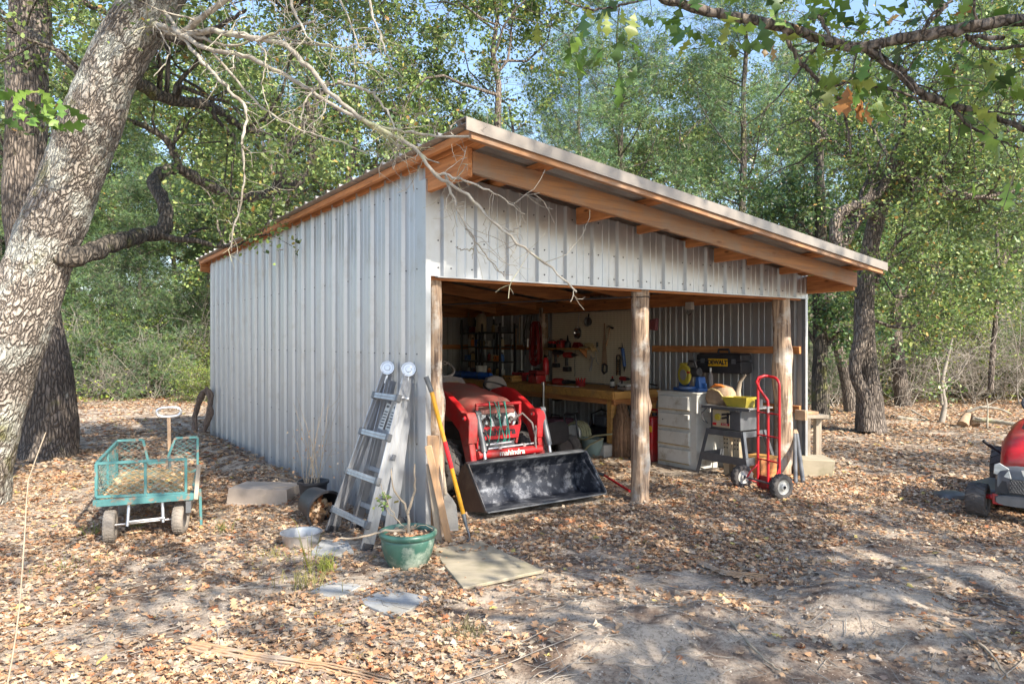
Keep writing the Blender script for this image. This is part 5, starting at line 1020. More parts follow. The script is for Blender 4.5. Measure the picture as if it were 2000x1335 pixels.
n = 600; P0 = np.stack([rp_.uniform(-hw+.03, hw-.05, n), rp_.uniform(.02, L_-.1, n), zb+rp_.uniform(-.01,.05,n)], -1); P0[:, 2] += .025*np.exp(-((P0[:, 0]+.02)/.2)**2); a_ = rp_.uniform(0, 6.28, n); d_ = np.stack([np.cos(a_), np.sin(a_), rp_.normal(0,.25,n)], -1)*rp_.uniform(.03,.12,(n,1)); V, F = tubes_np(np.stack([P0-d_, P0+rp_.normal(0,.006,(n,3)), P0+d_], 1), np.full((n,3), .0014), 3); npmesh('straw', V, F, M['straw'], ct)
n = 170; P0 = np.stack([rp_.uniform(-hw+.05, hw-.05, n), rp_.uniform(.02, L_-.1, n), zb+rp_.uniform(.02,.05,n)], -1); V, F, C = scatter_leaves(P0, rp_.uniform(.04,.08,n), rp_, palette(n, rp_, DRY, DRYW)); npmesh('dead_leaves', V, F, M['dryleaf'], ct, col=C)
# ---- hand truck
a = G(1449, 951); b = G(1526, 973); ax = (b-a).normalized(); c = (a+b)/2; ht = thing('hand_truck', 'bright red tubular hand truck standing before the right log post', 'hand truck', (c.x, c.y, hz(c)), math.atan2(ax.y, ax.x)); hw = (b-a).length/2
for s in (-1, 1):
    w = thing('wheel', None, None, (s*hw, 0, .125)); w.parent = ht; mb = MB(); tyre(mb, (0,0,0), (1,0,0), .127, .085, 16); mb.build('tyre', M['rubber'], w, sharp=60)
    MB().lathe([(.018,-.05),(.03,-.045),(.034,-.02),(.068,-.015),(.078,-.035),(.080,-.035),(.080,.035),(.078,.035),(.068,.015),(.034,.02),(.03,.045),(.018,.05)], 24, (0,0,0), (1,0,0)).build('rim', M['whiteplastic'], w, sharp=30)
RD = M['red2']; x = .165; yo = .10
MB().cyl((-hw,0,.125),(hw,0,.125),.010,None,10).build('axle', M['dgrey'], ht)
mb = MB(); top = 1.27; mb.tube([(-x,yo,.04),(-x,yo,.3),(-x,yo,1.12)]+arc((-x+.09,yo,1.14), .09, math.pi, math.pi/2, 6)+[(0,yo-.005,top-.04+.01)]+arc((x-.09,yo,1.14), .09, math.pi/2, 0, 6)+[(x,yo,1.1),(x,yo,.3),(x,yo,.04)], .0145, 10); mb.build('frame_tube', RD, ht)
mb = MB(); mb.tube([(0,yo-.005,.05),(0,yo-.005,.86)], .0145, 10); mb.build('centre_tube', RD, ht)
mb = MB(); mb.tube([(0,yo-.005,.90),(0,yo-.01,.98),(-.02,yo-.10,1.10),(-.02,yo-.14,1.18),(-.015,yo-.12,1.225),(.0,yo-.05,1.245),(0,yo-.005,1.24)], .0145, 10); mb.build('loop_handle', RD, ht)
MB().cyl((0,yo-.005,.84),(0,yo-.005,.92),.0155,None,10).build('collar', M['steel'], ht)
for z in (.34, .60, .845): MB().beam((-x,yo-.005,z),(x,yo-.005,z), .012, .028, up=(0,1,0)).build('cross_bar', RD, ht, bevel=.002)
for s in (-1, 1):
    mb = MB(); mb.tube([(s*x,yo,.28),(s*(x+.03),.03,.20),(s*(x+.06),0,.125)], .011, 8); mb.tube([(s*x,yo,.08),(s*(x+.03),.04,.10),(s*(x+.06),0,.125)], .011, 8); mb.build('wheel_bracket', RD, ht)
mb = MB(); mb.b2((-.18,yo+.01,.02),(.18,yo+.022,.16)); mb.b2((-.18,yo+.01,.012),(.18,yo+.20,.02)); mb.build('toe_plate', M['darkred'], ht, bevel=.002)
# ---- pipes, outside bench, concrete block
for px0, px1, lb in ((1554, 1552, 'upright dark metal pipe leaning beside the right log post'), (1569, 1556, 'slanting dark metal pipe leaning outermost beside the right log post')):
    a = G(px0, 945); b = at(px1, 848, 8.6); t = thing('metal_pipe', lb, 'pipe', a, 0, 'pipes beside the right log post'); MB().tube([(0,0,0), Vector((b.x-a.x, b.y-a.y, b.z))], .024, 12).build('tube', M['dgrey'], t); MB().tube([Vector((b.x-a.x, b.y-a.y, b.z)), Vector((b.x-a.x, b.y-a.y, b.z))*1.10], [.026,.012], 10).build('cap', M['canvas'], t)
g = G(1597, 898); t = thing('wooden_bench', 'end of a rough wooden bench beyond the right wall of the shed', 'bench', g, .1)
MB().b2((-.045,-.04,0),(.035,.04,.58)).build('leg', M['greywood'], t, bevel=.004); MB().b2((-.35,-.16,.58),(.07,.14,.625)).build('seat', M['greywood'], t, bevel=.004); MB().b2((-.35,-.10,.628),(-.04,.10,.668)).build('cushion_board', M['plank'], t, bevel=.004); MB().b2((-.045,.25,0),(.035,.33,.58)).build('leg', M['greywood'], t, bevel=.004)
g = G(1600, 932); mb = MB(); mb.loft([[(-.20,-.14,0),(.17,-.14,0),(.20,.16,0),(-.20,.16,0)], [(-.20,-.16,.24),(.205,-.16,.22),(.22,.17,.24),(-.20,.17,.25)]]); one(mb, 'concrete_block', 'mossy concrete block on the ground at the right front shed corner', 'block', M['ply'], (g.x-.02, g.y+.14, -.02), .05, bevel=.01, seg=2)
a = at(1185,946,8.2); b = G(1230,964); o0 = G(1230,964); t = thing('pry_bar', 'thin red metal bar on the leaves left of the middle post', 'bar', o0); mb = MB(); s_ = G(1180, 945)-o0; mb.tube([(s_.x,s_.y,.10),(0,0,.03)], .013, 8); mb.build('rod', M['red2'], t); MB().cyl((s_.x,s_.y,.10), (s_.x-.09,s_.y+.03,.13), .018, None, 8).build('grip', M['black'], t)
# ---- red riding mower, right edge
mw = thing('riding_mower', 'red riding mower with black grille and headlights cut by the right edge', 'riding mower', (4.56, 6.30, 0), -.72); mw.scale = (.95, .95, .95)
def ring(x0, x1, y, z0, z1, n=16, pw=.55, tx=1):
    cx, cz = (x0+x1)/2, (z0+z1)/2; R = []
    for j in range(n):
        t = 2*math.pi*j/n+math.pi/n; c, s = math.cos(t), math.sin(t); k = (1-.22*max(s, 0)*tx); R.append((cx+(x1-x0)/2*math.copysign(abs(c)**pw, c)*k, y, cz+(z1-z0)/2*math.copysign(abs(s)**pw, s)))
    return R
mb = MB(); mb.loft([ring(-.20,.20,-.02,.50,.60), ring(-.24,.24,.04,.42,.69), ring(-.265,.265,.20,.38,.78), ring(-.275,.275,.45,.38,.86), ring(-.27,.27,.80,.38,.92), ring(-.25,.25,1.0,.38,.92)]); mb.build('hood', M['red'], mw, sharp=60)
mb = MB(); mb.loft([ring(-.255,.255,-.06,.26,.50,tx=.1), ring(-.275,.275,.0,.22,.545,tx=.1), ring(-.285,.285,.14,.22,.56,tx=.1), ring(-.285,.285,.30,.22,.50,tx=.1)]); mb.build('nose_shell', M['grey' if 0 else 'dgrey'], mw, sharp=60)
mb = MB(); mb.loft([ring(-.262,.262,-.085,.155,.255,tx=.1), ring(-.29,.29,-.02,.145,.27,tx=.1), ring(-.295,.295,.2,.145,.26,tx=.1)]); mb.build('bumper', M['dgrey'], mw, sharp=60)
for s in (-1, 1):
    mb = MB(); mb.prism([(0,0),(.145,-.035),(.125,.06),(.05,.105),(.005,.085)], (s*.285,-.045,.44), (-s,-.16,0), (0,.10,1), (0,.012,0)); mb.build('headlight', M['glass'], mw, bevel=.006, seg=2)
    mb = MB(); mb.prism([(0,0),(.10,-.01),(.09,.11),(0,.12)], (s*.27,-.060,.27), (-s,-.10,0), (0,.05,1), (0,.01,0)); v_ = mb.build('side_vent', M['black'], mw)
    mb = MB(); mb.prism([(0,0),(.085,.0),(.075,.09),(0,.10)], (s*.292,-.055,.155), (-s,-.14,0), (0,.03,1), (0,.012,0)); mb.build('corner_panel', M['red'], mw, bevel=.004)
mb = MB(); mb.b2((-.15,-.088,.28),(.15,-.075,.41)); gr = mb.build('grille', M['black'], mw)
mb = MB()
for i in range(12):
    for j in range(6): x0 = -.14+i*.025+(j % 2)*.0125; z0 = .295+j*.02; mb.tube([(x0+.011*math.cos(t), -.092, z0+.009*math.sin(t)) for t in np.linspace(0, 6.283, 7)[:-1]], .0018, 4, closed=True)
mb.build('honeycomb', M['dgrey'], gr); mb = MB(); mb.prism([(-.05,0),(.05,0),(.07,.06),(-.07,.06)], (0,-.07,.44), (1,0,0), (0,.15,1), (0,.01,0)); mb.build('badge', M['whiteplastic'], mw, bevel=.003)
mb = MB()
for i in range(7): mb.b2((-.10,.30+i*.035,.845+i*.006),(.10,.312+i*.035,.856+i*.006))
mb.build('hood_louvres', M['black'], mw); mb = MB(); mb.tube([(-.28,.55,.55),(-.36,.48,.62)], .011, 8); mb.cyl((-.36,.48,.62),(-.43,.42,.69),.017,None,10); mb.build('lever', M['black'], mw)
mb = MB(); mb.tube(arc((0,1.05,1.05), .17, 0, 6.283, 25, (1,0,0), (0,.8,.6))[:-1], .013, 8, closed=True); mb.cyl((0,1.05,1.05),(0,1.0,.85),.02,None,10); mb.beam((-.17,1.05,1.05),(.17,1.05,1.05),.03,.012); mb.build('steering_wheel', M['black'], mw)
mb = MB(); mb.loft([ring(-.30,.30,.95,.30,.60), ring(-.34,.34,1.3,.30,.55), ring(-.45,.45,1.7,.30,.66), ring(-.45,.45,2.05,.34,.60)]); mb.build('body', M['red'], mw, sharp=60); mb = MB(); mb.loft([ring(-.2,.2,1.35,.60,.70), ring(-.22,.22,1.65,.62,.74), ring(-.22,.22,1.72,.70,1.02), ring(-.18,.18,1.78,.75,1.05)]); mb.build('seat', M['black'], mw)
for x0, y0, r, w_, tn in ((-.43, .10, .155, .17, -.05), (.43, .10, .155, .17, -.05), (-.42, 1.75, .24, .22, 0), (.42, 1.75, .24, .22, 0)):
    w = thing('wheel', None, None, (x0, y0, r)); w.parent = mw; w.rotation_euler = (0,0,tn); mb = MB(); tyre(mb, (0,0,0), (1,0,0), r, w_, 18); mb.build('tyre', M['rubber'], w, sharp=60); MB().lathe([(0,-.05),(r*.6,-.06),(r*.6,.06),(0,.05)], 20, (0,0,0), (1,0,0)).build('rim', M['dgrey'], w)
mb = MB(); mb.cyl((-.40,.12,.19),(.40,.12,.19),.022,None,10); mb.ball((-.31,.05,.20),.028); mb.build('front_axle', M['red'], mw); mb = MB(); mb.prism([(-.52,.45),(-.62,.8),(-.5,1.25),(.5,1.25),(.55,.8),(.4,.42)], (0,0,.10), (1,0,0), (0,1,0), (0,0,.10)); mb.build('cutting_deck', M['dgrey'], mw, bevel=.02, seg=2)
g = G(1868, 972); mb = MB(); mb.loft([[(.17*math.cos(t)*k, .14*math.sin(t)*k, z) for t in np.linspace(0, 6.283, 21)[:-1]] for k, z in ((1,0),(1,.02),(.9,.05),(.5,.07),(.1,.075))]); one(mb, 'rubber_flap', 'flat worn black rubber flap on the leaves left of the mower wheel', 'rubber flap', M['dgrey'], (g.x, g.y+.1, hz(g)))
# ------------------------------------------------------------------ inside the shed
# ---- loader tractor
tr_ = thing('loader_tractor', 'dusty red compact tractor with black front bucket parked behind the left post', 'tractor', W(1.4, 1.0, 0), TH)
def yz(poly, x0, x1, name, mat, parent=tr_, bevel=.006, seg=2):
    mb = MB(); mb.prism(poly, (x0,0,0), (0,1,0), (0,0,1), (x1-x0,0,0)); return mb.build(name, mat, parent, bevel=bevel, seg=seg)
B0, B1 = -.64, .78
prof = [(-.735,.085),(-.60,.065),(-.40,.022),(-.31,.035),(-.255,.10),(-.235,.22),(-.26,.34),(-.31,.42),(-.375,.455),(-.385,.462)]
bk = thing('loader_bucket', None, None); bk.parent = tr_
outer = [(y+.010, z-.010) if i < 3 else (y+.012, z) for i, (y, z) in enumerate(prof)]
yz(prof+outer[::-1], B0, B1, 'shell', M['blackmetal'], bk, .002, 1)
yz([(-.42,.468),(-.36,.475),(-.33,.44),(-.35,.425),(-.385,.455),(-.42,.45)], B0-.004, B1+.004, 'top_lip', M['dgrey'], bk, .003, 1)
yz([(-.75,.080),(-.60,.060),(-.60,.052),(-.752,.066)], B0-.006, B1+.006, 'cutting_edge', M['dgrey'], bk, .002, 1)
side = [(-.735,.075),(-.40,.012),(-.31,.025),(-.245,.10),(-.225,.22),(-.25,.35),(-.31,.43),(-.385,.47),(-.425,.465)]
yz(side, B0-.012, B0, 'side_plate', M['brownmetal'], bk, .003, 1); yz(side, B1, B1+.012, 'side_plate', M['blackmetal'], bk, .003, 1)
for x in (B0-.018, B1+.012):
    yz([(-.745,.085),(-.715,.075),(-.395,.455),(-.43,.465)], x, x+.008, 'edge_strip', M['dgrey'], bk, .002, 1)
mb = MB(); mb.cyl((B0+.002,-.66,.12),(B0+.002,-.40,.36),.014,None,8); mb.cyl((B1-.002,-.66,.12),(B1-.002,-.40,.36),.014,None,8); mb.build('corner_rib', M['blackmetal'], bk)
arm = [(1.3,.86),(.95,.97),(.75,1.06),(.55,1.10),(.38,1.08),(.16,.98),(.0,.89),(-.06,.87),(-.12,.80),(-.12,.62),(-.17,.42),(-.19,.34),(-.10,.30),(-.02,.50),(.08,.70),(.22,.79),(.45,.88),(.7,.85),(.95,.78),(1.3,.70)]
for s in (-1, 1):
    x = s*.42; a = yz(arm, x-.035, x+.035, 'loader_arm', M['red'], tr_, .010, 2)
    yz([(-.14,.60),(-.15,.83),(-.10,.90),(-.02,.90),(.06,.82),(.04,.70),(-.06,.58)], x-.052, x+.052, 'arm_bracket', M['red'], a, .006, 1)
    MB().cyl((x-.075,-.075,.845),(x+.075,-.075,.845),.024,None,14).build('pivot_pin', M['red2'], a); MB().cyl((x-.078,-.075,.845),(x+.078,-.075,.845),.012,None,10).build('bolt', M['steel'], a)
    MB().cyl((x-.045,-.14,.39),(x+.045,-.14,.39),.026,None,14).build('pivot_pin', M['dgrey'], a)
    xc = x+.085*(1 if s < 0 else .6); cy = thing('hydraulic_cylinder', None, None); cy.parent = tr_
    MB().cyl((xc,-.085,.87),(xc,-.21,.52),.033,.033,16).build('barrel', M['dgrey'], cy); MB().cyl((xc,-.20,.56),(xc,-.225,.45),.018,None,12).build('rod', M['steel'], cy); MB().cyl((xc-.03,-.082,.88),(xc+.03,-.082,.88),.035,None,14).build('eye', M['dgrey'], cy)
    mb = MB(); xs = -s
    mb.tube([(x+xs*.06,-.12,.72),(x+xs*.11,-.20,.70),(x+xs*.14,-.22,.60),(x+xs*.11,-.20,.50),(x+xs*.13,-.19,.44),(x+xs*.08,-.16,.40)], .010, 7)
    mb.tube([(x+xs*.30,.0,.78),(x+xs*.20,-.08,.86),(x+xs*.12,-.14,.76),(x+xs*.08,-.15,.60),(x+xs*.10,-.16,.45)], .010, 7); mb.build('hydraulic_hose', M['black' if s < 0 else 'grey'], tr_)
ctb = MB().cyl((-.39,-.17,.485),(.39,-.17,.485),.043,None,20).build('cross_tube', M['red'], tr_)
text('lettering', 'mahindra', .075, (0,-.2145,.490), (math.radians(90),0,0), M['whiteplastic'], ctb, .001, .002, 1.1)
mb = MB(); mb.cyl((-.38,-.13,.53),(.36,-.13,.545),.011,None,8); mb.cyl((-.30,-.12,.57),(.05,-.12,.58),.009,None,8); mb.cyl((-.1,-.15,.53),(-.1,-.10,.53),.02,None,8); mb.cyl((.2,-.15,.54),(.2,-.10,.54),.02,None,8); mb.build('hydraulic_pipe', M['steel'], tr_)
# brush guard with name plate
gd = thing('brush_guard', None, None); gd.parent = tr_; mb = MB(); x0, x1 = -.31, .22
mb.beam((x0,-.03,.50),(x0,-.03,.965),.028,.028,up=(0,1,0)); mb.beam((x1,-.03,.74),(x1,-.03,.965),.028,.028,up=(0,1,0)); mb.beam((x1,-.03,.75),(x1-.05,-.03,.55),.028,.028,up=(0,1,0)); mb.cyl((x0-.014,-.03,.965),(x1+.014,-.03,.965),.018,None,10); mb.build('bars', M['red'], gd, bevel=.004)
mb = MB(); mb.prism([(x0,.61),(x1-.03,.61),(x1-.005,.74),(x0,.74)], (0,-.052,0), (1,0,0), (0,0,1), (0,.012,0)); pl = mb.build('name_plate', M['red2'], gd, bevel=.003)
text('lettering', 'Mahindra', .098, (-.045,-.0545,.682), (math.radians(90),0,0), M['black'], pl, .001, .0035, 1.06)
bc = thing('elastic_cords', 'teal elastic cords hooked over the red front guard of the tractor', 'cord', W(1.36, .955, .6), TH); mb = MB()
for a, b in ((-.13,-.16),(-.07,.02),(-.02,-.05),(.045,.085),(.06,.04)): mb.tube([(a,.02,.385),(a,-.005,.39),(a+.2*(b-a),-.025,.33),((a+b)/2,-.06,.15),(b,-.055,.02),(b-.01,-.035,-.03)], .0055, 6)
mb.build('cord', M['tealcord'], bc)
# hood, nose, headlights
def hring(x, y, w, z0, z1, tw, n=14):
    P = [(-w,z0),(-w*1.0,z0+(z1-z0)*.55),(-w*.93,z0+(z1-z0)*.8),(-w*tw,z1-.01),(-w*.35,z1+.012),(0,z1+.018),(w*.35,z1+.012),(w*tw,z1-.01),(w*.93,z0+(z1-z0)*.8),(w*1.0,z0+(z1-z0)*.55),(w,z0)]
    return [(x+a, y, b) for a, b in P]
hx = -.03; mb = MB(); mb.loft([hring(hx,.01,.20,.87,.905,.8), hring(hx,.05,.25,.82,.955,.8), hring(hx,.16,.285,.78,1.005,.78), hring(hx,.45,.30,.76,1.06,.76), hring(hx,.75,.31,.76,1.10,.76), hring(hx,1.02,.31,.76,1.125,.76)]); mb.build('hood', M['reddust'], tr_, sharp=35)
mb = MB(); mb.loft([hring(hx,.015,.17,.62,.865,.8), hring(hx,.05,.235,.60,.90,.85), hring(hx,.12,.262,.58,.92,.85), hring(hx,.9,.27,.56,.95,.85)]); mb.build('nose', M['black'], tr_, sharp=50)
for s in (-1, 1):
    mb = MB(); pts = [(0,0),(.03,.085),(.11,.115),(.175,.125),(.20,.075),(.15,.0),(.10,-.045),(.05,-.04)]
    mb.prism(pts, (hx+s*.045,-.022,.735), (s*1.15,.20,0), (0,.14,1.12), (0,.03,0)); h = mb.build('headlight', M['glass'], tr_, bevel=.008, seg=2)
    mb = MB(); mb.lathe([(.02,-.004),(.046,-.004),(.05,-.010),(.054,-.004)], 24, (hx+s*.145,-.006,.78), (-s*.2,1,.1)); mb.build('reflector', M['chrome'], h)
mb = MB(); mb.lathe([(.018,0),(.030,0),(.033,-.008),(.036,0)], 24, (hx,-.006,.845), (0,1,0)); mb.beam((hx-.028,-.012,.845),(hx+.028,-.012,.845),.006,.004); mb.beam((hx-.02,-.012,.857),(hx+.02,-.012,.833),.006,.004); mb.build('emblem', M['chrome'], tr_)
mb = MB(); [mb.b2((hx-.15,-.004,.63+i*.022),(hx+.15,.012,.638+i*.022)) for i in range(5)]; mb.build('grille', M['dgrey'], tr_)
mb = MB(); mb.b2((hx-.24,.03,.30),(hx+.24,.9,.60)); mb.b2((hx-.20,-.02,.32),(hx+.20,.03,.58)); mb.build('front_frame', M['dgrey'], tr_, bevel=.02, seg=2)
mb = MB(); mb.cyl((-.45,.32,.30),(.40,.32,.30),.05,None,12); mb.ball((hx,.25,.28),.09); mb.build('front_axle', M['dgrey'], tr_)
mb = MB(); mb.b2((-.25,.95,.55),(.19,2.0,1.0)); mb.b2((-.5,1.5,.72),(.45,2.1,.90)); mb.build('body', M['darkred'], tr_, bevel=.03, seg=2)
mb = MB(); mb.loft([hring(hx,1.02,.28,.80,1.13,.8), hring(hx,1.10,.28,.80,1.19,.8), hring(hx,1.22,.24,.80,1.14,.8)]); mb.build('dashboard', M['grey'], tr_); mb = MB(); mb.box((hx+.05,1.0,1.135),(.16,.08,.012),(.25,0,0)); mb.build('sticker', M['cream'], tr_)
sw = MB(); c = Vector((hx-.02,1.22,1.30)); sw.tube(arc(c, .185, 0, 6.283, 31, (1,0,0), (0,.85,.53))[:-1], .015, 8, closed=True); sw.cyl(c, c+Vector((0,-.06,-.16)), .022, None, 10)
for t in (.5, 2.6, 4.7): sw.cyl(c, c+Vector((.18*math.cos(t), .18*math.sin(t)*.85, .18*math.sin(t)*.53)), .009, None, 6)
sw.build('steering_wheel', M['grey'], tr_)
for x, y, r, w_ in ((-.52,.32,.30,.20),(.48,.32,.30,.20),(-.58,1.75,.50,.30),(.54,1.75,.50,.30)):
    w = thing('wheel', None, None, (x, y, r)); w.parent = tr_; mb = MB(); tyre(mb, (0,0,0), (1,0,0), r, w_, 16); mb.build('tyre', M['rubber'], w, sharp=60); MB().lathe([(0,-.05),(r*.3,-.05),(r*.6,-.09),(r*.6,.09),(r*.3,.05),(0,.05)], 24, (0,0,0), (1,0,0)).build('rim', M['darkred'], w)
for s in (-1, 1): MB().loft([[(s*.56+a*.16, 1.75+.57*math.cos(t)*k, .50+.57*math.sin(t)*k) for a, k in ((-1,1),(1,1),(1,.95),(-1,.95))] for t in np.linspace(.15, 2.7, 12)]).build('fender', M['red'], tr_)
mb = MB(); mb.box((hx,1.85,.95),(.45,.42,.08)); mb.box((hx,2.05,1.12),(.43,.08,.34),(-.2,0,0)); mb.build('seat', M['black'], tr_, bevel=.03, seg=3)
# ---- second ride-on machine behind it
rd = thing('ride_on_mower', 'dark ride-on mower with a grey high-backed seat, behind the tractor', 'riding mower', W(2.95, 3.0, 0), TH+.25)
mb = MB(); mb.loft([ring(-.22,.22,-.12,.52,.60), ring(-.25,.25,.0,.48,.64), ring(-.25,.25,.30,.50,.62)]); mb.build('seat', M['grey'], rd, sharp=60)
mb = MB(); P = [(-.21,0),(-.235,.25),(-.22,.42),(-.15,.52),(0,.55),(.15,.52),(.22,.42),(.235,.25),(.21,0)]; mb.prism(P, (0,.22,.58), (1,0,0), (0,.16,1), (0,.09,0)); mb.build('backrest', M['grey'], rd, bevel=.03, seg=3)
mb = MB(); mb.loft([ring(-.3,.3,-.75,.25,.55), ring(-.36,.36,-.4,.2,.48), ring(-.42,.42,.1,.2,.5), ring(-.44,.44,.6,.3,.62)]); mb.build('body', M['black'], rd, sharp=60)
c = Vector((-.38,-.05,.98)); mb = MB(); mb.tube(arc(c, .19, 0, 6.283, 31, (1,0,0), (0,.9,.42))[:-1], .012, 8, closed=True); mb.cyl(c, (-.30,-.5,.5), .02, None, 8); mb.beam(c-Vector((.18,0,0)), c+Vector((.18,0,0)), .03, .012); mb.build('steering_wheel', M['black'], rd)
mb = MB(); mb.cyl((.33,-.1,.5),(.36,-.05,.72),.012,None,8); mb.build('lever', M['dgrey'], rd)
for x, y, r, w_ in ((-.36,-.7,.17,.14),(.36,-.7,.17,.14),(-.42,.35,.24,.22),(.42,.35,.24,.22)):
    w = thing('wheel', None, None, (x, y, r)); w.parent = rd; mb = MB(); tyre(mb, (0,0,0), (1,0,0), r, w_, 14); mb.build('tyre', M['rubber'], w, sharp=60); MB().lathe([(0,-.04),(r*.6,-.05),(r*.6,.05),(0,.04)], 20, (0,0,0), (1,0,0)).build('rim', M['grey'], w)
# ---- workbench along the right wall
wb = thing('workbench', 'long timber workbench along the right inside wall of the shed', 'workbench', (AX, AY, 0), TH)
MB().b2((4.14,2.25,.875),(5.08,7.35,.91)).build('tabletop', M['bench'], wb, bevel=.004)
MB().b2((4.12,2.24,.80),(4.139,7.3,.902)).build('front_edge', M['bench'], wb, bevel=.003); MB().b2((4.16,2.26,.72),(4.20,7.3,.87)).build('apron', M['wood_v'], wb, bevel=.003); MB().b2((4.14,2.225,.80),(5.05,2.245,.902)).build('end_edge', M['bench'], wb, bevel=.003); MB().b2((4.2,2.30,.70),(5.05,2.34,.84)).build('apron', M['wood_u'], wb, bevel=.003)
for u, v, z in ((4.21,2.36,.17),(4.21,4.8,0),(4.21,7.2,0),(5.0,2.36,0)): MB().b2((u-.05,v-.05,z),(u+.05,v+.05,.80)).build('leg', M['bench'], wb, bevel=.004)
q = W(4.12, 2.40); mb = MB(); mb.b2((-.13,-.12,0),(.14,.12,.168)); one(mb, 'concrete_block', 'concrete block under the front leg of the workbench', 'block', M['concrete'], q, TH, bevel=.012, seg=2)
pb = MB(); pb.b2((-2.15,0,.93),(0,.006,2.09)); one(pb, 'pegboard', 'cream perforated board on the wall above the workbench', 'pegboard', M['peg'], W(5.06, 2.65), RW)
def P_(px, py, u=4.98): v, z = onu(px, py, u); return W(u, v, z)
def hang(name, label, cat, px, py, u=5.03, group=None, tilt=0): return thing(name, label, cat, P_(px, py, u), (0, tilt, RW), group)
t = hang('strainer', 'shiny round metal strainer hanging on the pegboard', 'strainer', 1131, 650); t.rotation_euler = (0,0,RW)
MB().lathe([(0,.045),(.04,.040),(.075,.02),(.092,.0),(.105,0),(.105,-.006),(.09,-.006)], 28, (0,-.03,0), (0,1,0)).build('bowl', M['chrome'], t); MB().tube([(0,-.03,.10),(.0,-.02,.17),(.01,-.02,.28),(.03,-.02,.30),(.025,-.02,.33),(.0,-.02,.32)], .006, 6).build('handle', M['steel'], t)
t = hang('frying_pan', 'small dark pan hanging right of the shiny strainer', 'pan', 1151, 628); MB().lathe([(0,0),(.06,0),(.078,-.03),(.082,-.03),(.066,.006),(0,.006)], 24, (0,-.01,0), (0,1,0)).build('pan', M['dgrey'], t); MB().beam((0,-.02,.07),(.01,-.02,.13),.02,.008,up=(0,1,0)).build('handle', M['black'], t)
t = hang('handsaw', 'rusty handsaw hanging blade up on the pegboard', 'saw', 1183, 680, tilt=.0); mb = MB(); mb.prism([(-.02,.40),(.005,.40),(.055,-.26),(-.075,-.26)], (0,-.02,0), (1,0,0), (0,0,1), (0,.003,0)); mb.build('blade', M['canvas'], t)
mb = MB(); mb.tube([(-.05,-.02,-.26),(-.055,-.02,-.36),(-.02,-.02,-.40),(.04,-.02,-.37),(.05,-.02,-.28),(.0,-.02,-.25)], .017, 8, closed=True); mb.build('handle', M['black'], t)
t = hang('hammer', 'claw hammer hanging head up beside the handsaw', 'hammer', 1191, 655, tilt=.28); MB().cyl((0,-.03,-.17),(0,-.03,.13),.014,.011,10).build('handle', M['plank'], t); mb = MB(); mb.cyl((.03,-.03,.14),(.07,-.03,.135),.018,None,10); mb.tube([(.03,-.03,.14),(-.03,-.03,.145),(-.08,-.03,.11)],[.014,.012,.005],8); mb.build('head', M['black'], t)
t = hang('locking_pliers', 'long-nosed locking pliers hanging below the wall shelf', 'pliers', 1157, 705, tilt=.3); mb = MB(); mb.tube([(.0,-.02,-.17),(.01,-.02,-.02),(.0,-.02,.04),(-.05,-.02,.10)], .009, 6); mb.tube([(.035,-.02,-.15),(.02,-.02,-.02),(.02,-.02,.04),(.05,-.02,.08)], .009, 6); mb.tube([(-.06,-.02,.0),(-.03,-.02,.05),(.02,-.02,.03)], .007, 6); mb.build('jaws', M['steel'], t)
t = hang('coping_saw', 'dark coping saw hanging left of the handsaw', 'saw', 1170, 694, tilt=-.15); mb = MB(); mb.tube([(.0,-.02,-.14),(-.05,-.02,-.10),(-.06,-.02,.12),(.02,-.02,.14),(.04,-.02,.05)], .006, 6); mb.build('frame', M['steel'], t); MB().cyl((.0,-.02,.14),(.01,-.02,.22),.018,.014,8).build('handle', M['black'], t)
t = hang('socket_rail', 'black rail of sockets with loop handle standing at the pegboard foot', 'socket rail', 1210, 714); mb = MB(); mb.tube([(-.035,-.03,-.15),(-.035,-.03,.14),(-.02,-.03,.165),(.03,-.03,.165),(.045,-.03,.14),(.045,-.03,-.15)], .010, 6); mb.build('frame', M['black'], t)
for i in range(9): MB().cyl((-.02,-.035,-.13+i*.027),(.032,-.035,-.13+i*.027),.010,None,8).build('socket', M['chrome'], t)
t = hang('caulking_gun', 'blue and black caulking gun leaning on the pegboard beside the middle post', 'caulking gun', 1221, 700, tilt=-.16); mb = MB(); mb.cyl((0,-.03,-.12),(0,-.03,.16),.028,None,12); mb.build('barrel', M['blue'], t); mb = MB(); mb.cyl((0,-.03,.16),(0,-.03,.25),.006,None,6); mb.tube([(0,-.03,.16),(-.06,-.03,.18),(-.09,-.03,.17)],.010,6); mb.tube([(0,-.05,-.2),(.0,-.03,-.12)],[.004,.02],8); mb.build('frame', M['black'], t)
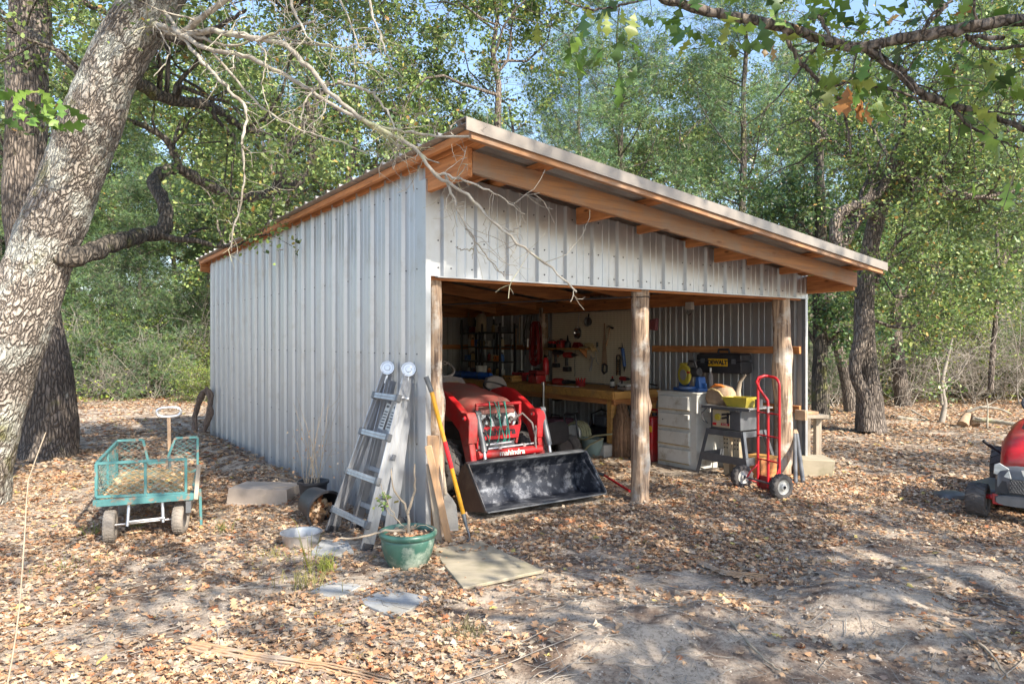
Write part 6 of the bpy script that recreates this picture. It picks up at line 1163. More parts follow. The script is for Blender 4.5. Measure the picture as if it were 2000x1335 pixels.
# wall shelf and what is on it
v0, z0 = onu(1071, 679, 4.95); v1, _ = onu(1152, 679, 4.95); ws = thing('wall_shelf', 'narrow wooden shelf fixed across the pegboard', 'shelf', W(5.05, v0, 1.485), RW); MB().b2((-.02,-.20,-.012),(v0-v1,0,.012)).build('board', M['bench'], ws, bevel=.002)
for x in (.15, v0-v1-.2): MB().prism([(0,0),(-.16,0),(0,-.14)], (x,-.005,-.013), (0,1,0), (0,0,1), (.02,0,0)).build('bracket', M['wood_v'], ws)
def sp(px, dz=.013, u=4.93): v, _ = onu(px, 679, u); return W(u, v, 1.485+dz)
def case(name, label, cat, loc, w, d, h, mat, m2='black', rz=RW, group=None, handle=True):
    t = thing(name, label, cat, loc, rz, group); MB().b2((-w/2,-d/2,0),(w/2,d/2,h*.55)).build('base', M[mat], t, bevel=.012, seg=2); MB().b2((-w/2+.002,-d/2+.002,h*.56),(w/2-.002,d/2-.002,h*.88)).build('lid', M[m2 if m2 != 'black' else mat], t, bevel=.012, seg=2)
    if handle: MB().tube([(-w*.25,0,h*.85),(-w*.22,0,h),(w*.22,0,h),(w*.25,0,h*.85)], .010, 6).build('handle', M['black'], t)
    mb = MB(); [mb.b2((k*w*.28-.012,-d/2-.006,h*.45),(k*w*.28+.012,-d/2+.002,h*.68)) for k in (-1,1)]; mb.build('latch', M['black'], t); return t
case('battery_charger', 'red and black charger at the left end of the wall shelf', 'charger', sp(1080), .15, .12, .13, 'black', 'red'); case('tool_case', 'red power tool case second from the left on the wall shelf', 'tool case', sp(1096), .13, .12, .15, 'red', 'darkred')
t = thing('glue_bottle', 'black bottle with a pointed tip on the wall shelf', 'bottle', sp(1109), RW); MB().lathe([(0,0),(.05,0),(.055,.01),(.055,.09),(.02,.13),(.012,.20),(.004,.22),(0,.22)], 20).build('bottle', M['black'], t)
t = thing('work_glove', 'crumpled dark red work glove in the middle of the wall shelf', 'glove', sp(1127), RW); mb = MB(); mb.loft([[(x+.05*math.cos(a)*k, .05*math.sin(a)*k, .045+.045*math.sin(a*2+x*20)*.3+.045*math.sin(a)) for a in np.linspace(0, 6.28, 11)[:-1]] for x, k in ((-.1,.5),(-.07,1),(0,1.1),(.05,.9))]); [mb.tube([(.04,-.04+j*.025,.05),(.08,-.045+j*.028,.06),(.11,-.05+j*.03,.03)],[.014,.013,.009],7) for j in range(4)]; mb.build('glove', M['darkred'], t)
t = thing('leather_glove', 'tan leather glove hanging over the right end of the wall shelf', 'glove', sp(1152), RW); mb = MB(); mb.loft([[(x+.06*math.cos(a)*k, .04*math.sin(a)*k, z+.035*math.sin(a)) for a in np.linspace(0, 6.28, 11)[:-1]] for x, z, k in ((-.12,.05,.4),(-.06,.06,1),(0,.05,1.1),(.05,.02,.8))]); [mb.tube([(.04,-.04+j*.025,.03),(.09,-.045+j*.028,.0),(.11,-.05+j*.03,-.05)],[.014,.013,.009],7) for j in range(4)]; mb.build('glove', M['straw'], t)
def drill(name, label, loc, mat, rz=RW, s=1, inv=1):
    t = thing(name, label, 'drill', loc, rz, 'cordless tools hanging under the wall shelf'); t.scale = (s,s,s)
    MB().lathe([(0,-.10),(.035,-.10),(.040,-.08),(.040,.04),(.030,.07),(0,.07)], 16, (0,0,0), (1,0,0)).build('body', M[mat], t); MB().lathe([(.028,.07),(.026,.10),(.014,.14),(.006,.145),(.005,.19),(0,.19)], 14, (0,0,0), (1,0,0)).build('chuck', M['black'], t)
    MB().tube([(-.05,0,-.02),(-.06,0,-.08),(-.055,0,-.15)],[.024,.021,.023],10).build('grip', M['black'], t); MB().box((-.045,0,-.19),(.12,.07,.065)).build('battery', M['black'], t, bevel=.008); return t
drill('impact_driver', 'black cordless driver hanging left under the wall shelf', P_(1090,688,4.92), 'black', s=1.15); drill('cordless_drill', 'red cordless drill hanging under the wall shelf', P_(1112,693,4.92), 'red', s=1.25)
t = thing('black_cord', 'thin black cord hanging from the wall shelf down to the bench', 'cord', P_(1123,680,4.9), RW); MB().tube([(0,0,.02),(.01,0,-.1),(-.01,0,-.25),(.0,0,-.40),(-.03,.02,-.47)], .004, 5).build('cord', M['black'], t)
# on the bench
def bp(px, u=4.6, dz=0): v, _ = onu(px, 750, u); return W(u, v, .911+dz)
case('tool_box', 'red toolbox on the workbench in front of the inner log post', 'toolbox', bp(1049, 4.5), .24, .2, .24, 'red', 'darkred'); drill('bench_grinder', 'red and black power tool lying on the workbench below the hanging drills', bp(1093, 4.5, .05), 'red', s=1.4)
t = thing('power_sander', 'long black power tool lying on the bench right of the red one', 'power tool', bp(1118, 4.6, .05), RW+.2); MB().lathe([(0,-.2),(.03,-.2),(.035,-.1),(.025,0),(.03,.12),(.045,.16),(.045,.2),(0,.2)], 14, (0,0,0), (1,0,0)).build('body', M['black'], t); MB().tube([(.1,0,0),(.12,0,-.04)],.03,8).build('head', M['dgrey'], t)
t = thing('wire_brush_set', 'clump of red-handled small tools standing on the bench', 'tools', bp(1134, 4.5), RW); MB().lathe([(0,0),(.07,0),(.085,.06),(.08,.065),(.065,.01),(0,.01)], 16).build('tray', M['darkred'], t)
for i in range(9): a = i*.7; MB().cyl((.04*math.cos(a),.04*math.sin(a),.02),(.09*math.cos(a),.07*math.sin(a),.13),.009,.006,6).build('handle', M['red'], t)
def bottle(name, label, loc, h, r, mat, cap, g=None, lab=None):
    t = thing(name, label, 'bottle', loc, RW, g); MB().lathe([(0,0),(r,0),(r,h*.62),(r*.9,h*.7),(r*.35,h*.8),(r*.35,h*.86),(0,h*.86)], 18).build('body', M[mat], t, sharp=50); MB().lathe([(0,h*.83),(r*.42,h*.83),(r*.40,h),(0,h)], 14).build('cap', M[cap], t)
    if lab: MB().lathe([(r+.001,h*.15),(r+.002,h*.15),(r+.002,h*.55),(r+.001,h*.55)], 18).build('paper_label', M[lab], t)
bottle('spray_bottle', 'black and white bottle with red cap left of the socket rail', bp(1196, 4.7), .17, .035, 'black', 'red', None, 'whiteplastic'); bottle('white_bottle', 'squat white bottle on the bench below the socket rail', bp(1211, 4.6), .12, .04, 'whiteplastic', 'grey')
case('parts_box', 'grey parts box on the bench end beside the middle post', 'box', bp(1224, 4.5), .2, .2, .10, 'grey', 'whiteplastic', handle=False); drill('small_driver', 'small red driver standing on the grey parts box', bp(1219, 4.5, .16), 'darkred', s=.8)
t = thing('cable_on_bench', 'white cable looping along the front of the workbench', 'cable', bp(1085, 4.3, .006), RW); MB().tube([(-.3,.1,0),(-.15,-.05,0),(.1,-.06,0),(.35,-.02,0),(.5,.06,0),(.42,.1,0)], .006, 6).build('cable', M['whiteplastic'], t)
t = thing('pry_tool', 'flat black pry tool lying near the bench end', 'tool', bp(1208, 4.25, .004), RW); MB().beam((-.08,0,0),(.08,.02,0),.03,.01).build('bar', M['black'], t)
t = thing('metal_rod', 'upright steel rod standing against the front edge of the workbench', 'rod', W(4.06, onu(1061,770,4.06)[0], 0), RW); MB().tube([(0,0,0),(.01,0,.95)], .016, 10).build('rod', M['steel'], t); MB().lathe([(0,.93),(.028,.93),(.028,.975),(0,.98)], 12).build('knob', M['steel'], t)
case('red_case', 'red box with yellow sticker at the left part of the workbench', 'box', bp(1018, 4.7), .32, .2, .17, 'darkred', 'red'); case('crate', 'yellow box on the bench behind the grey mower seat', 'box', bp(1000, 4.4), .30, .22, .12, 'bench', 'bench', handle=False); case('grey_case', 'grey-green flat case behind the red toolbox', 'box', bp(1032, 4.8, 0), .22, .2, .13, 'aqua', 'grey', handle=False)
t = thing('fire_extinguisher', 'small red fire extinguisher right of the inner log post', 'extinguisher', bp(1066, 4.88, .12), RW); MB().lathe([(0,0),(.05,0),(.055,.02),(.055,.24),(.03,.29),(.015,.30),(0,.30)], 18).build('cylinder', M['red2'], t); MB().tube([(-.04,0,.33),(0,0,.31),(.05,0,.33)],.010,6).build('lever', M['black'], t)
# red extension cord coil on the inner post
t = thing('extension_cord', 'thick coil of red extension cord hanging on the inner log post', 'cord', P_(1047, 628, 4.86), RW); mb = MB(); rs = random.Random(2)
for k in range(10): w = .10+rs.uniform(-.03,.03); h = .36+rs.uniform(-.05,.03); x = rs.uniform(-.03,.03); y = rs.uniform(-.04,.04); mb.tube([(x+w*math.sin(a)*(1.0-.3*math.cos(a)), y+.01*math.sin(3*a), -h+h*math.cos(a)) for a in np.linspace(0, 6.283, 25)[:-1]], .009, 6, closed=True)
mb.tube([(-.08,-.02,-.6),(-.12,-.02,-.72),(-.05,-.02,-.78),(-.02,0,-.68)], .008, 6); mb.build('coil', M['darkred'], t)
# tools hanging on the wall left of the post
def hung(px, py, label, pts, mat, name='hand_tool', cat='tool', r=.010, h=None):
    t = thing(name, label, cat, P_(px, py, 5.03), RW, 'tools hanging on the wall left of the inner post'); MB().tube(pts, r, 7).build('shaft', M[mat], t)
    if h: MB().lathe(h, 12).build('head', M[mat if mat != 'plank' else 'dgrey'], t)
hung(1008, 655, 'wooden-handled tool hanging leftmost beside the black shelves', [(0,0,.15),(.0,0,-.15),(.01,0,-.25)], 'plank', h=[(0,.13),(.03,.13),(.035,.20),(0,.22)]); hung(1015, 650, 'pale strap hanging beside the wooden-handled tool', [(0,0,.3),(-.01,0,0),(0,0,-.2)], 'cream', 'strap', 'strap', .012)
hung(1025, 645, 'black strap hanging slantwise from the beam', [(.12,0,.35),(.0,0,.0),(-.03,0,-.1),(.0,0,-.15),(.02,0,-.45)], 'black', 'strap', 'strap', .010); hung(1037, 640, 'second black strap hanging close to the red cord', [(.05,0,.3),(.0,0,.1),(-.05,0,-.05)], 'black', 'strap', 'strap', .010)
hung(1024, 668, 'metal clamp hanging above the wall rail', [(.1,0,.02),(.02,0,.03),(-.02,0,.0),(-.01,0,-.08)], 'steel', 'clamp', 'clamp'); hung(1000, 672, 'bunch of dark pliers hanging on the wall rail', [(0,0,.1),(-.03,0,-.02),(-.05,0,-.12)], 'dgrey', 'pliers', 'pliers', .012); hung(998, 640, 'long dark spanner hanging beside the shelves', [(0,0,.25),(0,0,-.1)], 'dgrey', 'spanner', 'spanner', .009)
hung(1031, 672, 'small steel jar hook left of the red cord coil', [(0,0,.1),(0,0,-.05)], 'steel', 'hook', 'hook', .02)
# black shelving with its load
for i, (va, vb, lb) in enumerate(((7.28, 6.62, 'tall black plastic shelving unit in the back corner of the bench'), (6.52, 5.90, 'black plastic shelving unit right of the corner one'))):
    t = thing('shelving_unit', lb, 'shelves', W(4.86, (va+vb)/2, .911), RW, 'black shelving on the workbench'); w = (va-vb)/2; H = 1.14-.1*i
    for x in (-w, w):
        for y in (-.17, .17): MB().b2((x-.016,y-.016,0),(x+.016,y+.016,H)).build('upright', M['black'], t)
    for z in (.03, .31, .59, .86)[:4-i*0]: MB().b2((-w-.02,-.19,z-.012),(w+.02,.19,z+.012)).build('shelf', M['black'], t)
    for j, z in enumerate((.045, .325, .605, .875)):
        for k in range(4):
            x = -w+.09+k*(2*w-.18)/3; p = W(4.80, (va+vb)/2-x, .911+z); kind = (i*3+j*2+k) % 5; mt = ('whiteplastic','orange','dgrey','blue','darkred','straw','cream')[(i+j*3+k*2) % 7]; row = ('bottom','second','third','top')[j]; un = ('corner','right-hand')[i]; nth = ('first','second','third','fourth')[k]; c_ = {'whiteplastic':'white','orange':'orange','dgrey':'dark grey','blue':'blue','darkred':'dark red','straw':'tan','cream':'cream'}[mt]
            gl = 'supplies on the black shelving'
            if kind in (0, 3): bottle('bottle', f'{c_} bottle, {nth} from the left on the {row} shelf of the {un} black unit', p, .17, .04, mt, 'black', gl)
            elif kind == 1:
                q_ = thing('paint_tin', f'{c_} tin, {nth} from the left on the {row} shelf of the {un} black unit', 'tin', p, RW, gl); MB().lathe([(0,0),(.055,0),(.055,.12),(.059,.125),(.05,.128),(0,.122)], 18).build('tin', M[mt], q_)
            elif kind == 2: case('small_box', f'{c_} box, {nth} from the left on the {row} shelf of the {un} black unit', 'box', p, .12, .14, .12, mt, mt, group=gl, handle=False)
t = thing('plastic_jug', 'large beige plastic jug standing on top of the black shelves', 'jug', W(4.74, onu(940,640,4.74)[0], 1.80), RW); MB().loft([[(sx*.11*k, sy*.08*k, z) for sx, sy in ((-1,-.6),(-.6,-1),(.6,-1),(1,-.6),(1,.6),(.6,1),(-.6,1),(-1,.6))] for k, z in ((.9,0),(1,.02),(1,.26),(.85,.32),(.4,.35))]).build('body', M['cream'], t, sharp=50); MB().lathe([(0,.34),(.03,.34),(.03,.38),(0,.38)], 12).build('cap', M['darkred'], t); MB().tube([(.07,0,.30),(.10,0,.36),(.04,0,.38),(.0,0,.36)],.012,6).build('handle', M['cream'], t)
t = thing('blue_roll', 'bright blue rolled tarpaulin lying on the bench below the shelves', 'roll', W(4.36, 6.35, .98), RW); mb = MB(); mb.lathe([(0,-.62),(.045,-.62),(.062,-.60),(.066,-.2),(.060,0),(.068,.3),(.06,.56),(.05,.6),(0,.6)], 18, (0,0,0), (1,.05,0)); mb.build('roll', M['bluetarp'], t)
for x in (-.3,.25): MB().lathe([(.060,-.012),(.071,-.012),(.071,.012),(.060,.012)], 18, (x,x*.05,0), (1,.05,0)).build('tie', M['blue'], t)
t = thing('white_bucket', 'white bucket with black handle between the blue roll and the shelves', 'bucket', W(4.55, onu(940,725,4.55)[0], .93), RW); MB().lathe([(0,0),(.09,0),(.105,.2),(.11,.205),(.11,.22),(.10,.22),(.088,.02),(0,.015)], 24).build('shell', M['whiteplastic'], t, sharp=50); MB().tube(arc((0,-.02,.2), .10, 0, math.pi, 12),.006,6).build('handle', M['black'], t)
# under the bench
t = thing('hose_reel', 'black-framed hose reel wound with pale hose under the workbench', 'hose reel', W(4.0, onu(1129,850,4.0)[0], 0), RW+.2)
mb = MB(); [mb.tube(arc((0,.03*k,.28), .165-.012*(k % 2), 0, 6.283, 29)[:-1], .015, 7, closed=True) for k in range(-3, 4)]; mb.build('wound_hose', M['hose'], t); MB().lathe([(0,-.12),(.12,-.12),(.13,-.11),(.13,.11),(.12,.12),(0,.12)], 24, (0,0,.28), (0,1,0)).build('drum', M['whiteplastic'], t)
mb = MB(); [mb.tube([(-.16+s*.0,s*.15,.0),(-.07,s*.15,.32),(-.14,s*.15,.50),(-.12,s*.13,.55)], .014, 7) for s in (-1,1)]; mb.tube([(-.13,-.15,.54),(-.10,-.14,.57),(.05,-.14,.56),(.07,-.15,.52),(.12,-.15,.28),(.20,-.15,0)], .014, 7); mb.tube([(-.12,-.14,.55),(-.12,.14,.55)],.014,7); mb.build('frame', M['black'], t)
t = thing('garden_hose', 'yellowish garden hose looping over the floor around the reel', 'hose', W(3.75, onu(1130,870,3.75)[0], .01), RW); mb = MB(); mb.tube([(-.35,0,0),(-.40,-.05,.08),(-.30,-.05,.22),(-.1,-.08,.27),(.25,-.1,.26),(.45,-.1,.34),(.70,-.02,.38)], .012, 7); mb.tube([(-.35,.1,.0),(-.2,.0,.02),(.0,-.12,.03),(.15,-.08,.06),(.30,-.05,.20),(.5,0,.30)], .012, 7); mb.tube([(-.3,.0,.0),(-.1,.15,.05),(.1,.1,.25),(.2,.05,.32)], .012, 7); mb.build('hose', M['hose'], t)
t = thing('aqua_tub', 'pale aqua plastic tub under the front edge of the workbench', 'tub', W(3.95, onu(1157,878,3.95)[0], 0), RW); MB().loft([[(.17*math.cos(a)*k, .14*math.sin(a)*k, z) for a in np.linspace(0, 6.283, 25)[:-1]] for k, z in ((.55,0),(.72,.04),(.95,.14),(1,.24),(1.05,.25),(.95,.245))]).build('shell', M['aqua'], t, sharp=50)
t = thing('air_compressor', 'dark compact compressor pushed under the end of the workbench', 'compressor', W(4.55, onu(1178,850,4.55)[0], 0), RW); MB().lathe([(0,-.26),(.09,-.25),(.13,-.20),(.13,.20),(.09,.25),(0,.26)], 20, (0,0,.22), (1,0,0)).build('tank', M['black'], t); MB().box((.02,0,.42),(.26,.2,.16)).build('motor', M['dgrey'], t, bevel=.03, seg=2); MB().tube([(-.24,0,.3),(-.26,0,.5),(-.05,0,.58),(.2,0,.56)],.012,7).build('handle', M['black'], t); [MB().box((s*.18,0,.05),(.03,.24,.10)).build('foot', M['black'], t) for s in (-1,1)]
case('tool_chest', 'dark chest under the workbench behind the steel rod', 'chest', W(4.5, onu(1085,860,4.5)[0], 0), .45, .4, .42, 'black', 'purple')
for i, (a, b, c_) in enumerate((((-.1,0,0),(.02,.1,.42),'dark'), ((.1,0,0),(-.12,.1,.40),'purple-grey'))): t = thing('leaning_board', f'{c_} board leaning under the workbench beside the tractor arm', 'board', W(3.8, onu(1092,860,3.8)[0]-.12*i, 0), RW); MB().beam(a, b, .10, .02, up=(0,1,0)).build('board', M['purple' if i else 'black'], t)
t = thing('straw_bundle', 'tied bundle of brown dried fronds standing against the bench leg', 'straw bundle', G(1213, 893)+Vector((.03,.10,0)), 0); rb = np.random.default_rng(6); n = 420; a_ = rb.uniform(0, 6.28, n); rr_ = rb.uniform(.03, .13, n); P = np.stack([np.stack([rr_*np.cos(a_)*k+rb.normal(0,.008,n), rr_*np.sin(a_)*k+rb.normal(0,.008,n), z*rb.uniform(.92,1.06,n)], -1) for k, z in ((1.15,.0),(1.1,.15),(1.0,.35),(.95,.5),(.6,.62),(.5,.70))], 1); V, F = tubes_np(P, np.full((n,6), .0045), 3); npmesh('fronds', V, F, M['wisp'], t); MB().lathe([(0,0),(.12,0),(.125,.3),(.11,.5),(.06,.62),(0,.62)], 16).build('core', M['wisp'], t)
t = thing('jerry_can', 'red metal fuel can between the middle post and white cabinet', 'fuel can', W(4.42, 1.78, 0), RW); MB().b2((-.15,-.16,0),(.15,.16,.60)).build('body', M['red'], t, bevel=.02, seg=2); MB().tube([(-.12,0,.61),(-.10,0,.68),(.10,0,.68),(.12,0,.61)],.016,8).build('handle', M['red2'], t); MB().lathe([(0,.61),(.035,.61),(.035,.65),(0,.65)],14,(.12,-.08,0)).build('cap', M['black'], t); MB().tube([(.03,-.175,.12),(.03,-.18,.50),(.06,-.18,.54),(.12,-.18,.54)],.012,7).build('hose', M['black'], t); MB().b2((.05,-.166,.40),(.15,-.160,.48)).build('sticker', M['dyellow'], t)
t = hang('hanging_bag', 'dark red pouch hanging just right of the middle post', 'pouch', 1276, 632, 4.95); MB().loft([[(-.07,-.03,.06),(.09,-.03,.08),(.09,.03,.08),(-.07,.03,.06)],[(-.08,-.04,-.08),(.07,-.04,-.10),(.07,.03,-.10),(-.08,.03,-.08)]]).build('pouch', M['purple'], t, bevel=.01); MB().tube([(-.04,0,-.10),(-.05,0,-.5),(-.04,0,-.9)],.012,6).build('chain', M['dgrey'], t); MB().beam((-.06,0,-.88),(.08,0,-.90),.02,.025,up=(0,1,0)).build('hook', M['black'], t)
# ---- white drawer cabinet with mitre saw
dr = thing('drawer_cabinet', 'worn white cabinet of four drawers against the right wall', 'cabinet', W(4.25, .86, 0), RW); w, d, h = .66, .50, .945
MB().b2((-w,0,0),(0,d,h)).build('carcass', M['white'], dr, bevel=.004); MB().b2((-w-.012,-.012,h),(.012,d+.01,h+.018)).build('top', M['white'], dr, bevel=.004)
for i in range(4):
    z = .055+i*.225; f = MB(); f.loft([[(-w+.03,-.001,z),(-.10,-.001,z),(-.10,-.001,z+.185),(-w+.03,-.001,z+.185)],[(-w+.045,-.030-.012*(i == 3),z+.015),(-.115,-.030-.02*(i == 3),z+.015),(-.115,-.030,z+.175),(-w+.045,-.030,z+.175)]]); o = f.build('drawer', M['white'], dr, bevel=.004)
    MB().b2((-w+.03,-.034,z+.001),(-.10,-.030,z+.013)).build('wooden_edge', M['straw'], o)
    if i == 2: MB().cyl((-w+.12,-.036,z+.09),(-w+.12,-.030,z+.09),.008,None,8).build('knob_hole', M['black'], o)
ms = thing('mitre_saw', 'blue mitre saw with yellow blade guard on the white cabinet', 'mitre saw', W(4.46, 1.17, h+.019), RW-.1)
mb = MB(); mb.b2((-.24,-.06,.0),(.24,.10,.045)); mb.build('table', M['blue'], ms, bevel=.01, seg=2); MB().lathe([(0,.03),(.13,.03),(.135,.04),(.135,.062),(0,.062)],24,(0,-.02,0)).build('turntable', M['blue'], ms)
mb = MB(); mb.b2((-.25,.05,.045),(-.06,.075,.11)); mb.b2((.06,.05,.045),(.25,.075,.11)); mb.build('fence', M['blue'], ms, bevel=.006); mb = MB(); mb.prism([(.09,.04),(.20,.04),(.17,.19),(.12,.19)], (0,.0,0), (1,0,0), (0,0,1), (0,.12,0)); mb.build('pivot_arm', M['blue'], ms, bevel=.01, seg=2)
mb = MB(); mb.lathe([(0,-.02),(.125,-.02),(.135,-.01),(.135,.01),(.125,.02),(0,.02)], 32, (-.06,-.02,.21), (.15,1,0)); mb.build('blade_guard', M['olive'], ms, sharp=30); mb = MB(); mb.lathe([(0,-.026),(.07,-.026),(.07,-.02),(0,-.02)], 24, (-.06,-.02,.21), (.15,1,0)); mb.build('blade', M['steel'], ms)
mb = MB(); mb.lathe([(0,-.09),(.05,-.09),(.062,-.07),(.062,.05),(.05,.07),(0,.07)], 20, (.10,.02,.25), (1,0,.05)); mb.build('motor', M['black'], ms); MB().box((.05,-.055,.245),(.05,.006,.025)).build('badge', M['red'], ms)
mb = MB(); mb.prism([(-.15,.32),(-.13,.36),(-.02,.37),(.0,.33)], (0,-.035,0), (1,0,0), (0,0,1), (0,.05,0)); mb.build('top_guard', M['olive'], ms, bevel=.006); mb = MB(); mb.tube([(.0,-.01,.33),(.03,-.02,.39),(.12,-.02,.385),(.14,-.01,.32),(.13,0,.28)], .017, 8); mb.build('handle', M['black'], ms)
bottle('spray_gun', 'clear grey bottle standing behind the mitre saw', W(4.7, 1.02, h+.019), .30, .035, 'grey', 'whiteplastic')
# ---- toolbox hanging on the wall
tb = thing('black_toolbox', 'black toolbox with yellow lettering fixed to the wall rail', 'toolbox', W(4.94, 1.0, 1.18), RW)
mb = MB(); mb.loft([[(-.345,-.10,.01),(.345,-.10,.01),(.345,.10,.01),(-.345,.10,.01)],[(-.36,-.115,.04),(.36,-.115,.04),(.36,.11,.04),(-.36,.11,.04)],[(-.36,-.12,.17),(.36,-.12,.17),(.36,.11,.17),(-.36,.11,.17)]]); bd = mb.build('body', M['black'], tb, bevel=.01, seg=2)
mb = MB(); mb.loft([[(-.36,-.12,.175),(.36,-.12,.175),(.36,.11,.175),(-.36,.11,.175)],[(-.355,-.115,.25),(.355,-.115,.25),(.355,.11,.25),(-.355,.11,.25)],[(-.33,-.09,.275),(.33,-.09,.275),(.33,.10,.275),(-.33,.10,.275)]]); mb.build('lid', M['black'], tb, bevel=.01, seg=2)
MB().b2((-.155,-.128,.105),(.155,-.119,.20)).build('sign_plate', M['dyellow'], tb); text('lettering', 'DEWALT', .078, (0,-.1295,.152), (math.radians(90),0,0), M['black'], tb, .001, .004, 1.0)
mb = MB(); mb.tube([(-.09,0,.27),(-.08,0,.32),(.08,0,.32),(.09,0,.27)], .016, 8); mb.build('handle', M['black'], tb); [MB().b2((x-.03,-.128,.14),(x+.03,-.118,.20)).build('latch', M['dgrey'], tb) for x in (-.25,.25)]
# ---- table saw on stand
ts = thing('table_saw', 'benchtop table saw on a splayed dark metal stand beside the red hand truck', 'table saw', W(4.20, .40, 0), RW)
D = M['dgrey']; tops = [(-.27,.03),(.22,.03),(-.27,.42),(.22,.42)]; bots = [(-.37,-.05),(.36,-.05),(-.37,.52),(.36,.52)]; zt = .55
for (x0, y0), (x1, y1) in zip(bots, tops):
    mb = MB(); sx = 1 if x0 < 0 else -1; mb.beam((x0,y0,0),(x1,y1,zt),.045,.005,up=(0,1,0)); mb.beam((x0-sx*.02,y0+.02,0),(x1-sx*.02,y1+.02,zt),.005,.045,up=(0,1,0)); mb.build('leg', D, ts)
mb = MB(); mb.b2((-.28,.02,zt-.07),(.23,.028,zt)); mb.b2((-.28,.42,zt-.07),(.23,.428,zt)); mb.b2((-.28,.03,zt-.07),(-.272,.42,zt)); mb.b2((.222,.03,zt-.07),(.23,.42,zt)); mb.build('upper_frame', D, ts)
mb = MB(); mb.b2((-.34,-.022,.17),(.32,-.014,.26)); mb.b2((-.34,.48,.17),(.32,.488,.26)); mb.b2((-.345,-.01,.17),(-.337,.48,.26)); mb.b2((.312,-.01,.17),(.32,.48,.26)); mb.build('lower_brace', D, ts)
bx_ = MB(); bx_.b2((-.24,.04,zt+.005),(.20,.40,.80)); body = bx_.build('housing', M['dgrey'], ts, bevel=.01, seg=2)
pn = MB().b2((-.20,.028,zt+.03),(.05,.040,.79)).build('control_panel', M['cream'], ts, bevel=.004); MB().lathe([(0,-.02),(.038,-.02),(.042,-.01),(.042,0),(0,0)], 20, (-.115,.027,.70), (0,1,0)).build('dial', M['olive'], pn); MB().tube([(-.05,.02,.69),(.0,.01,.70),(.035,.015,.71)], .012, 7).build('lever', M['black'], pn); mb = MB(); mb.prism([(-.06,0),(.07,.02),(.07,.04),(-.06,.025)], (0,.022,.72), (1,0,0), (0,0,1), (0,.004,0)); mb.b2((.015,.022,.62),(.045,.026,.76)); mb.build('scale_print', M['black'], pn)
MB().b2((-.07,.022,.605),(.05,.027,.632)).build('badge', M['red'], pn); text('lettering', 'RYOBI', .026, (-.01,.0205,.619), (math.radians(90),0,0), M['whiteplastic'], pn, .0005); MB().b2((-.19,.022,.60),(-.14,.03,.63)).build('switch', M['red2'], pn)
MB().b2((-.31,.0,.815),(.34,.46,.835)).build('saw_table', M['steel'], ts, bevel=.004, seg=2); mb = MB(); mb.b2((-.33,-.015,.80),(.36,.0,.832)); [mb.b2((.08+i*.04,-.02,.785),(.10+i*.04,.0,.80)) for i in range(5)]; mb.build('front_rail', D, ts); mb = MB(); mb.tube([(-.25,-.02,.80),(-.30,-.04,.74),(-.28,-.05,.66),(-.22,-.03,.62)], .008, 6); mb.build('cord', M['black'], ts)
t = thing('wooden_tray', 'yellowed wooden tray standing on the table saw', 'tray', W(4.33, .27, .836), RW); mb = MB(); mb.loft([[(-.13,-.08,0),(.13,-.08,0),(.13,.08,0),(-.13,.08,0)],[(-.20,-.11,.11),(.17,-.11,.12),(.17,.11,.12),(-.20,.11,.11)],[(-.18,-.095,.11),(.155,-.095,.118),(.155,.095,.118),(-.18,.095,.11)],[(-.12,-.07,.015),(.12,-.07,.015),(.12,.07,.015),(-.12,.07,.015)]]); mb.build('tray', M['olive'], t, bevel=.002)
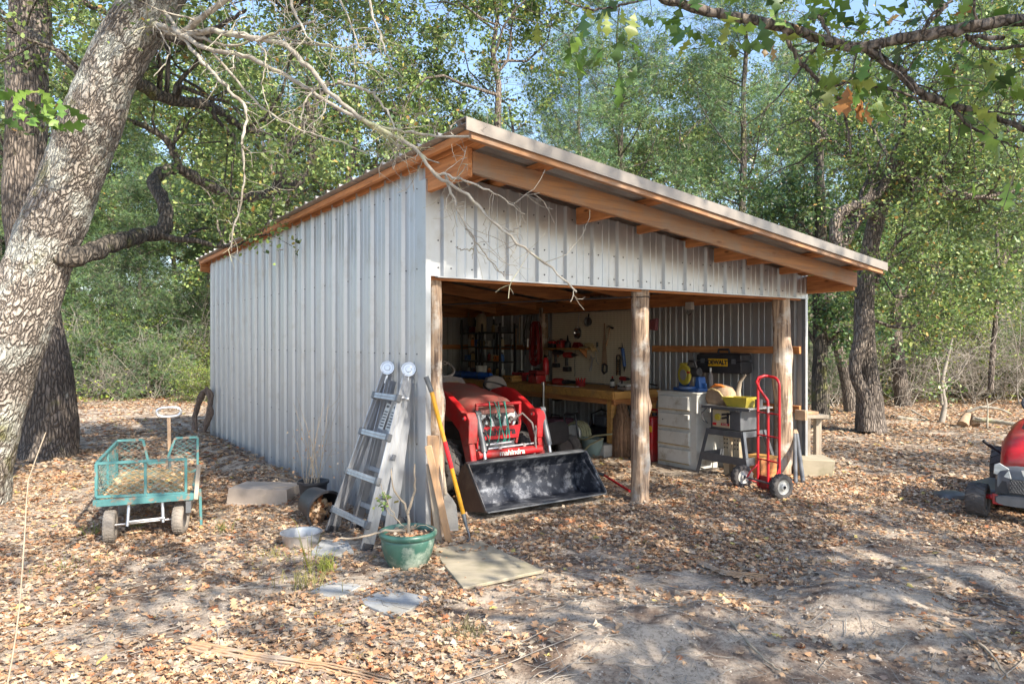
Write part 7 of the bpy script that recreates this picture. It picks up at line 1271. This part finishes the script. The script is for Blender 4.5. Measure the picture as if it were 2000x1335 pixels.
t = thing('canvas_bag', 'brown canvas bag with a red handle behind the wooden tray', 'bag', W(4.42, .62, .836), RW); mb = MB(); mb.loft([[(x_*.19*k, y_*.11*k, z) for x_, y_ in ((-1,-.6),(-.6,-1),(.3,-.95),(.9,-.8),(1,.5),(.5,1),(-.6,.9),(-1,.5))] for k, z in ((.9,0),(1,.06),(.92,.15),(.7,.21),(.3,.235))]); mb.build('bag', M['canvas'], t, sharp=80); MB().tube([(-.10,-.06,.20),(-.04,-.07,.235),(.05,-.06,.23),(.10,-.04,.20)],.018,8).build('handle', M['orange'], t); MB().tube([(-.13,-.09,.17),(-.05,-.11,.19),(.04,-.10,.16),(.10,-.1,.10)],.012,7).build('rope', M['straw'], t)
t = thing('wooden_horn', 'curved greenish wooden stick standing behind the canvas bag', 'stick', W(4.6, .50, .836), RW); MB().tube([(0,0,0),(-.01,0,.16),(.02,0,.28),(.10,0,.36)],[.035,.03,.022,.012],9).build('stick', M['greywood'], t)
t = thing('paint_can', 'small dark can right of the wooden tray on the saw table', 'can', W(4.36, .04, .836), RW); MB().lathe([(0,0),(.045,0),(.045,.095),(.048,.10),(.04,.10),(0,.095)], 18).build('can', M['dgrey'], t)
for i, (du, v, s) in enumerate(((.12,.44,.24),(.10,.28,.22))):
    t = thing('wooden_block', ('drilled wooden block leaning under the saw stand on the left','drilled wooden block under the saw stand on the right')[i], 'wood block', W(4.2+du, v, .0), RW+.1*i, 'wood blocks under the saw stand'); MB().b2((-.04,-.04,0),(.04,.04,.52-.02*i)).build('block', M['cream'], t, bevel=.004); mb = MB(); [mb.cyl((x,-.043,.34+z),(x,-.038,.34+z),.010,None,8) for x in (-.018,.018) for z in (0,.05,.10)]; mb.build('holes', M['black'], t)
t = thing('orange_box', 'low orange-brown timber box behind the hand truck wheels', 'box', W(4.45, -.0+.22, 0), RW); MB().b2((-.05,-.1,0),(.22,.2,.24)).build('box', M['wood_v'], t, bevel=.004); MB().b2((-.055,-.105,.24),(.225,.205,.26)).build('lid', M['bench'], t)
t = thing('wall_block', 'short dark board fixed low on the wall behind the right post', 'board', W(5.05, -.02, .72), RW); MB().b2((-.02,-.05,-.055),(.12,.0,.065)).build('board', M['canvas'], t, bevel=.003)
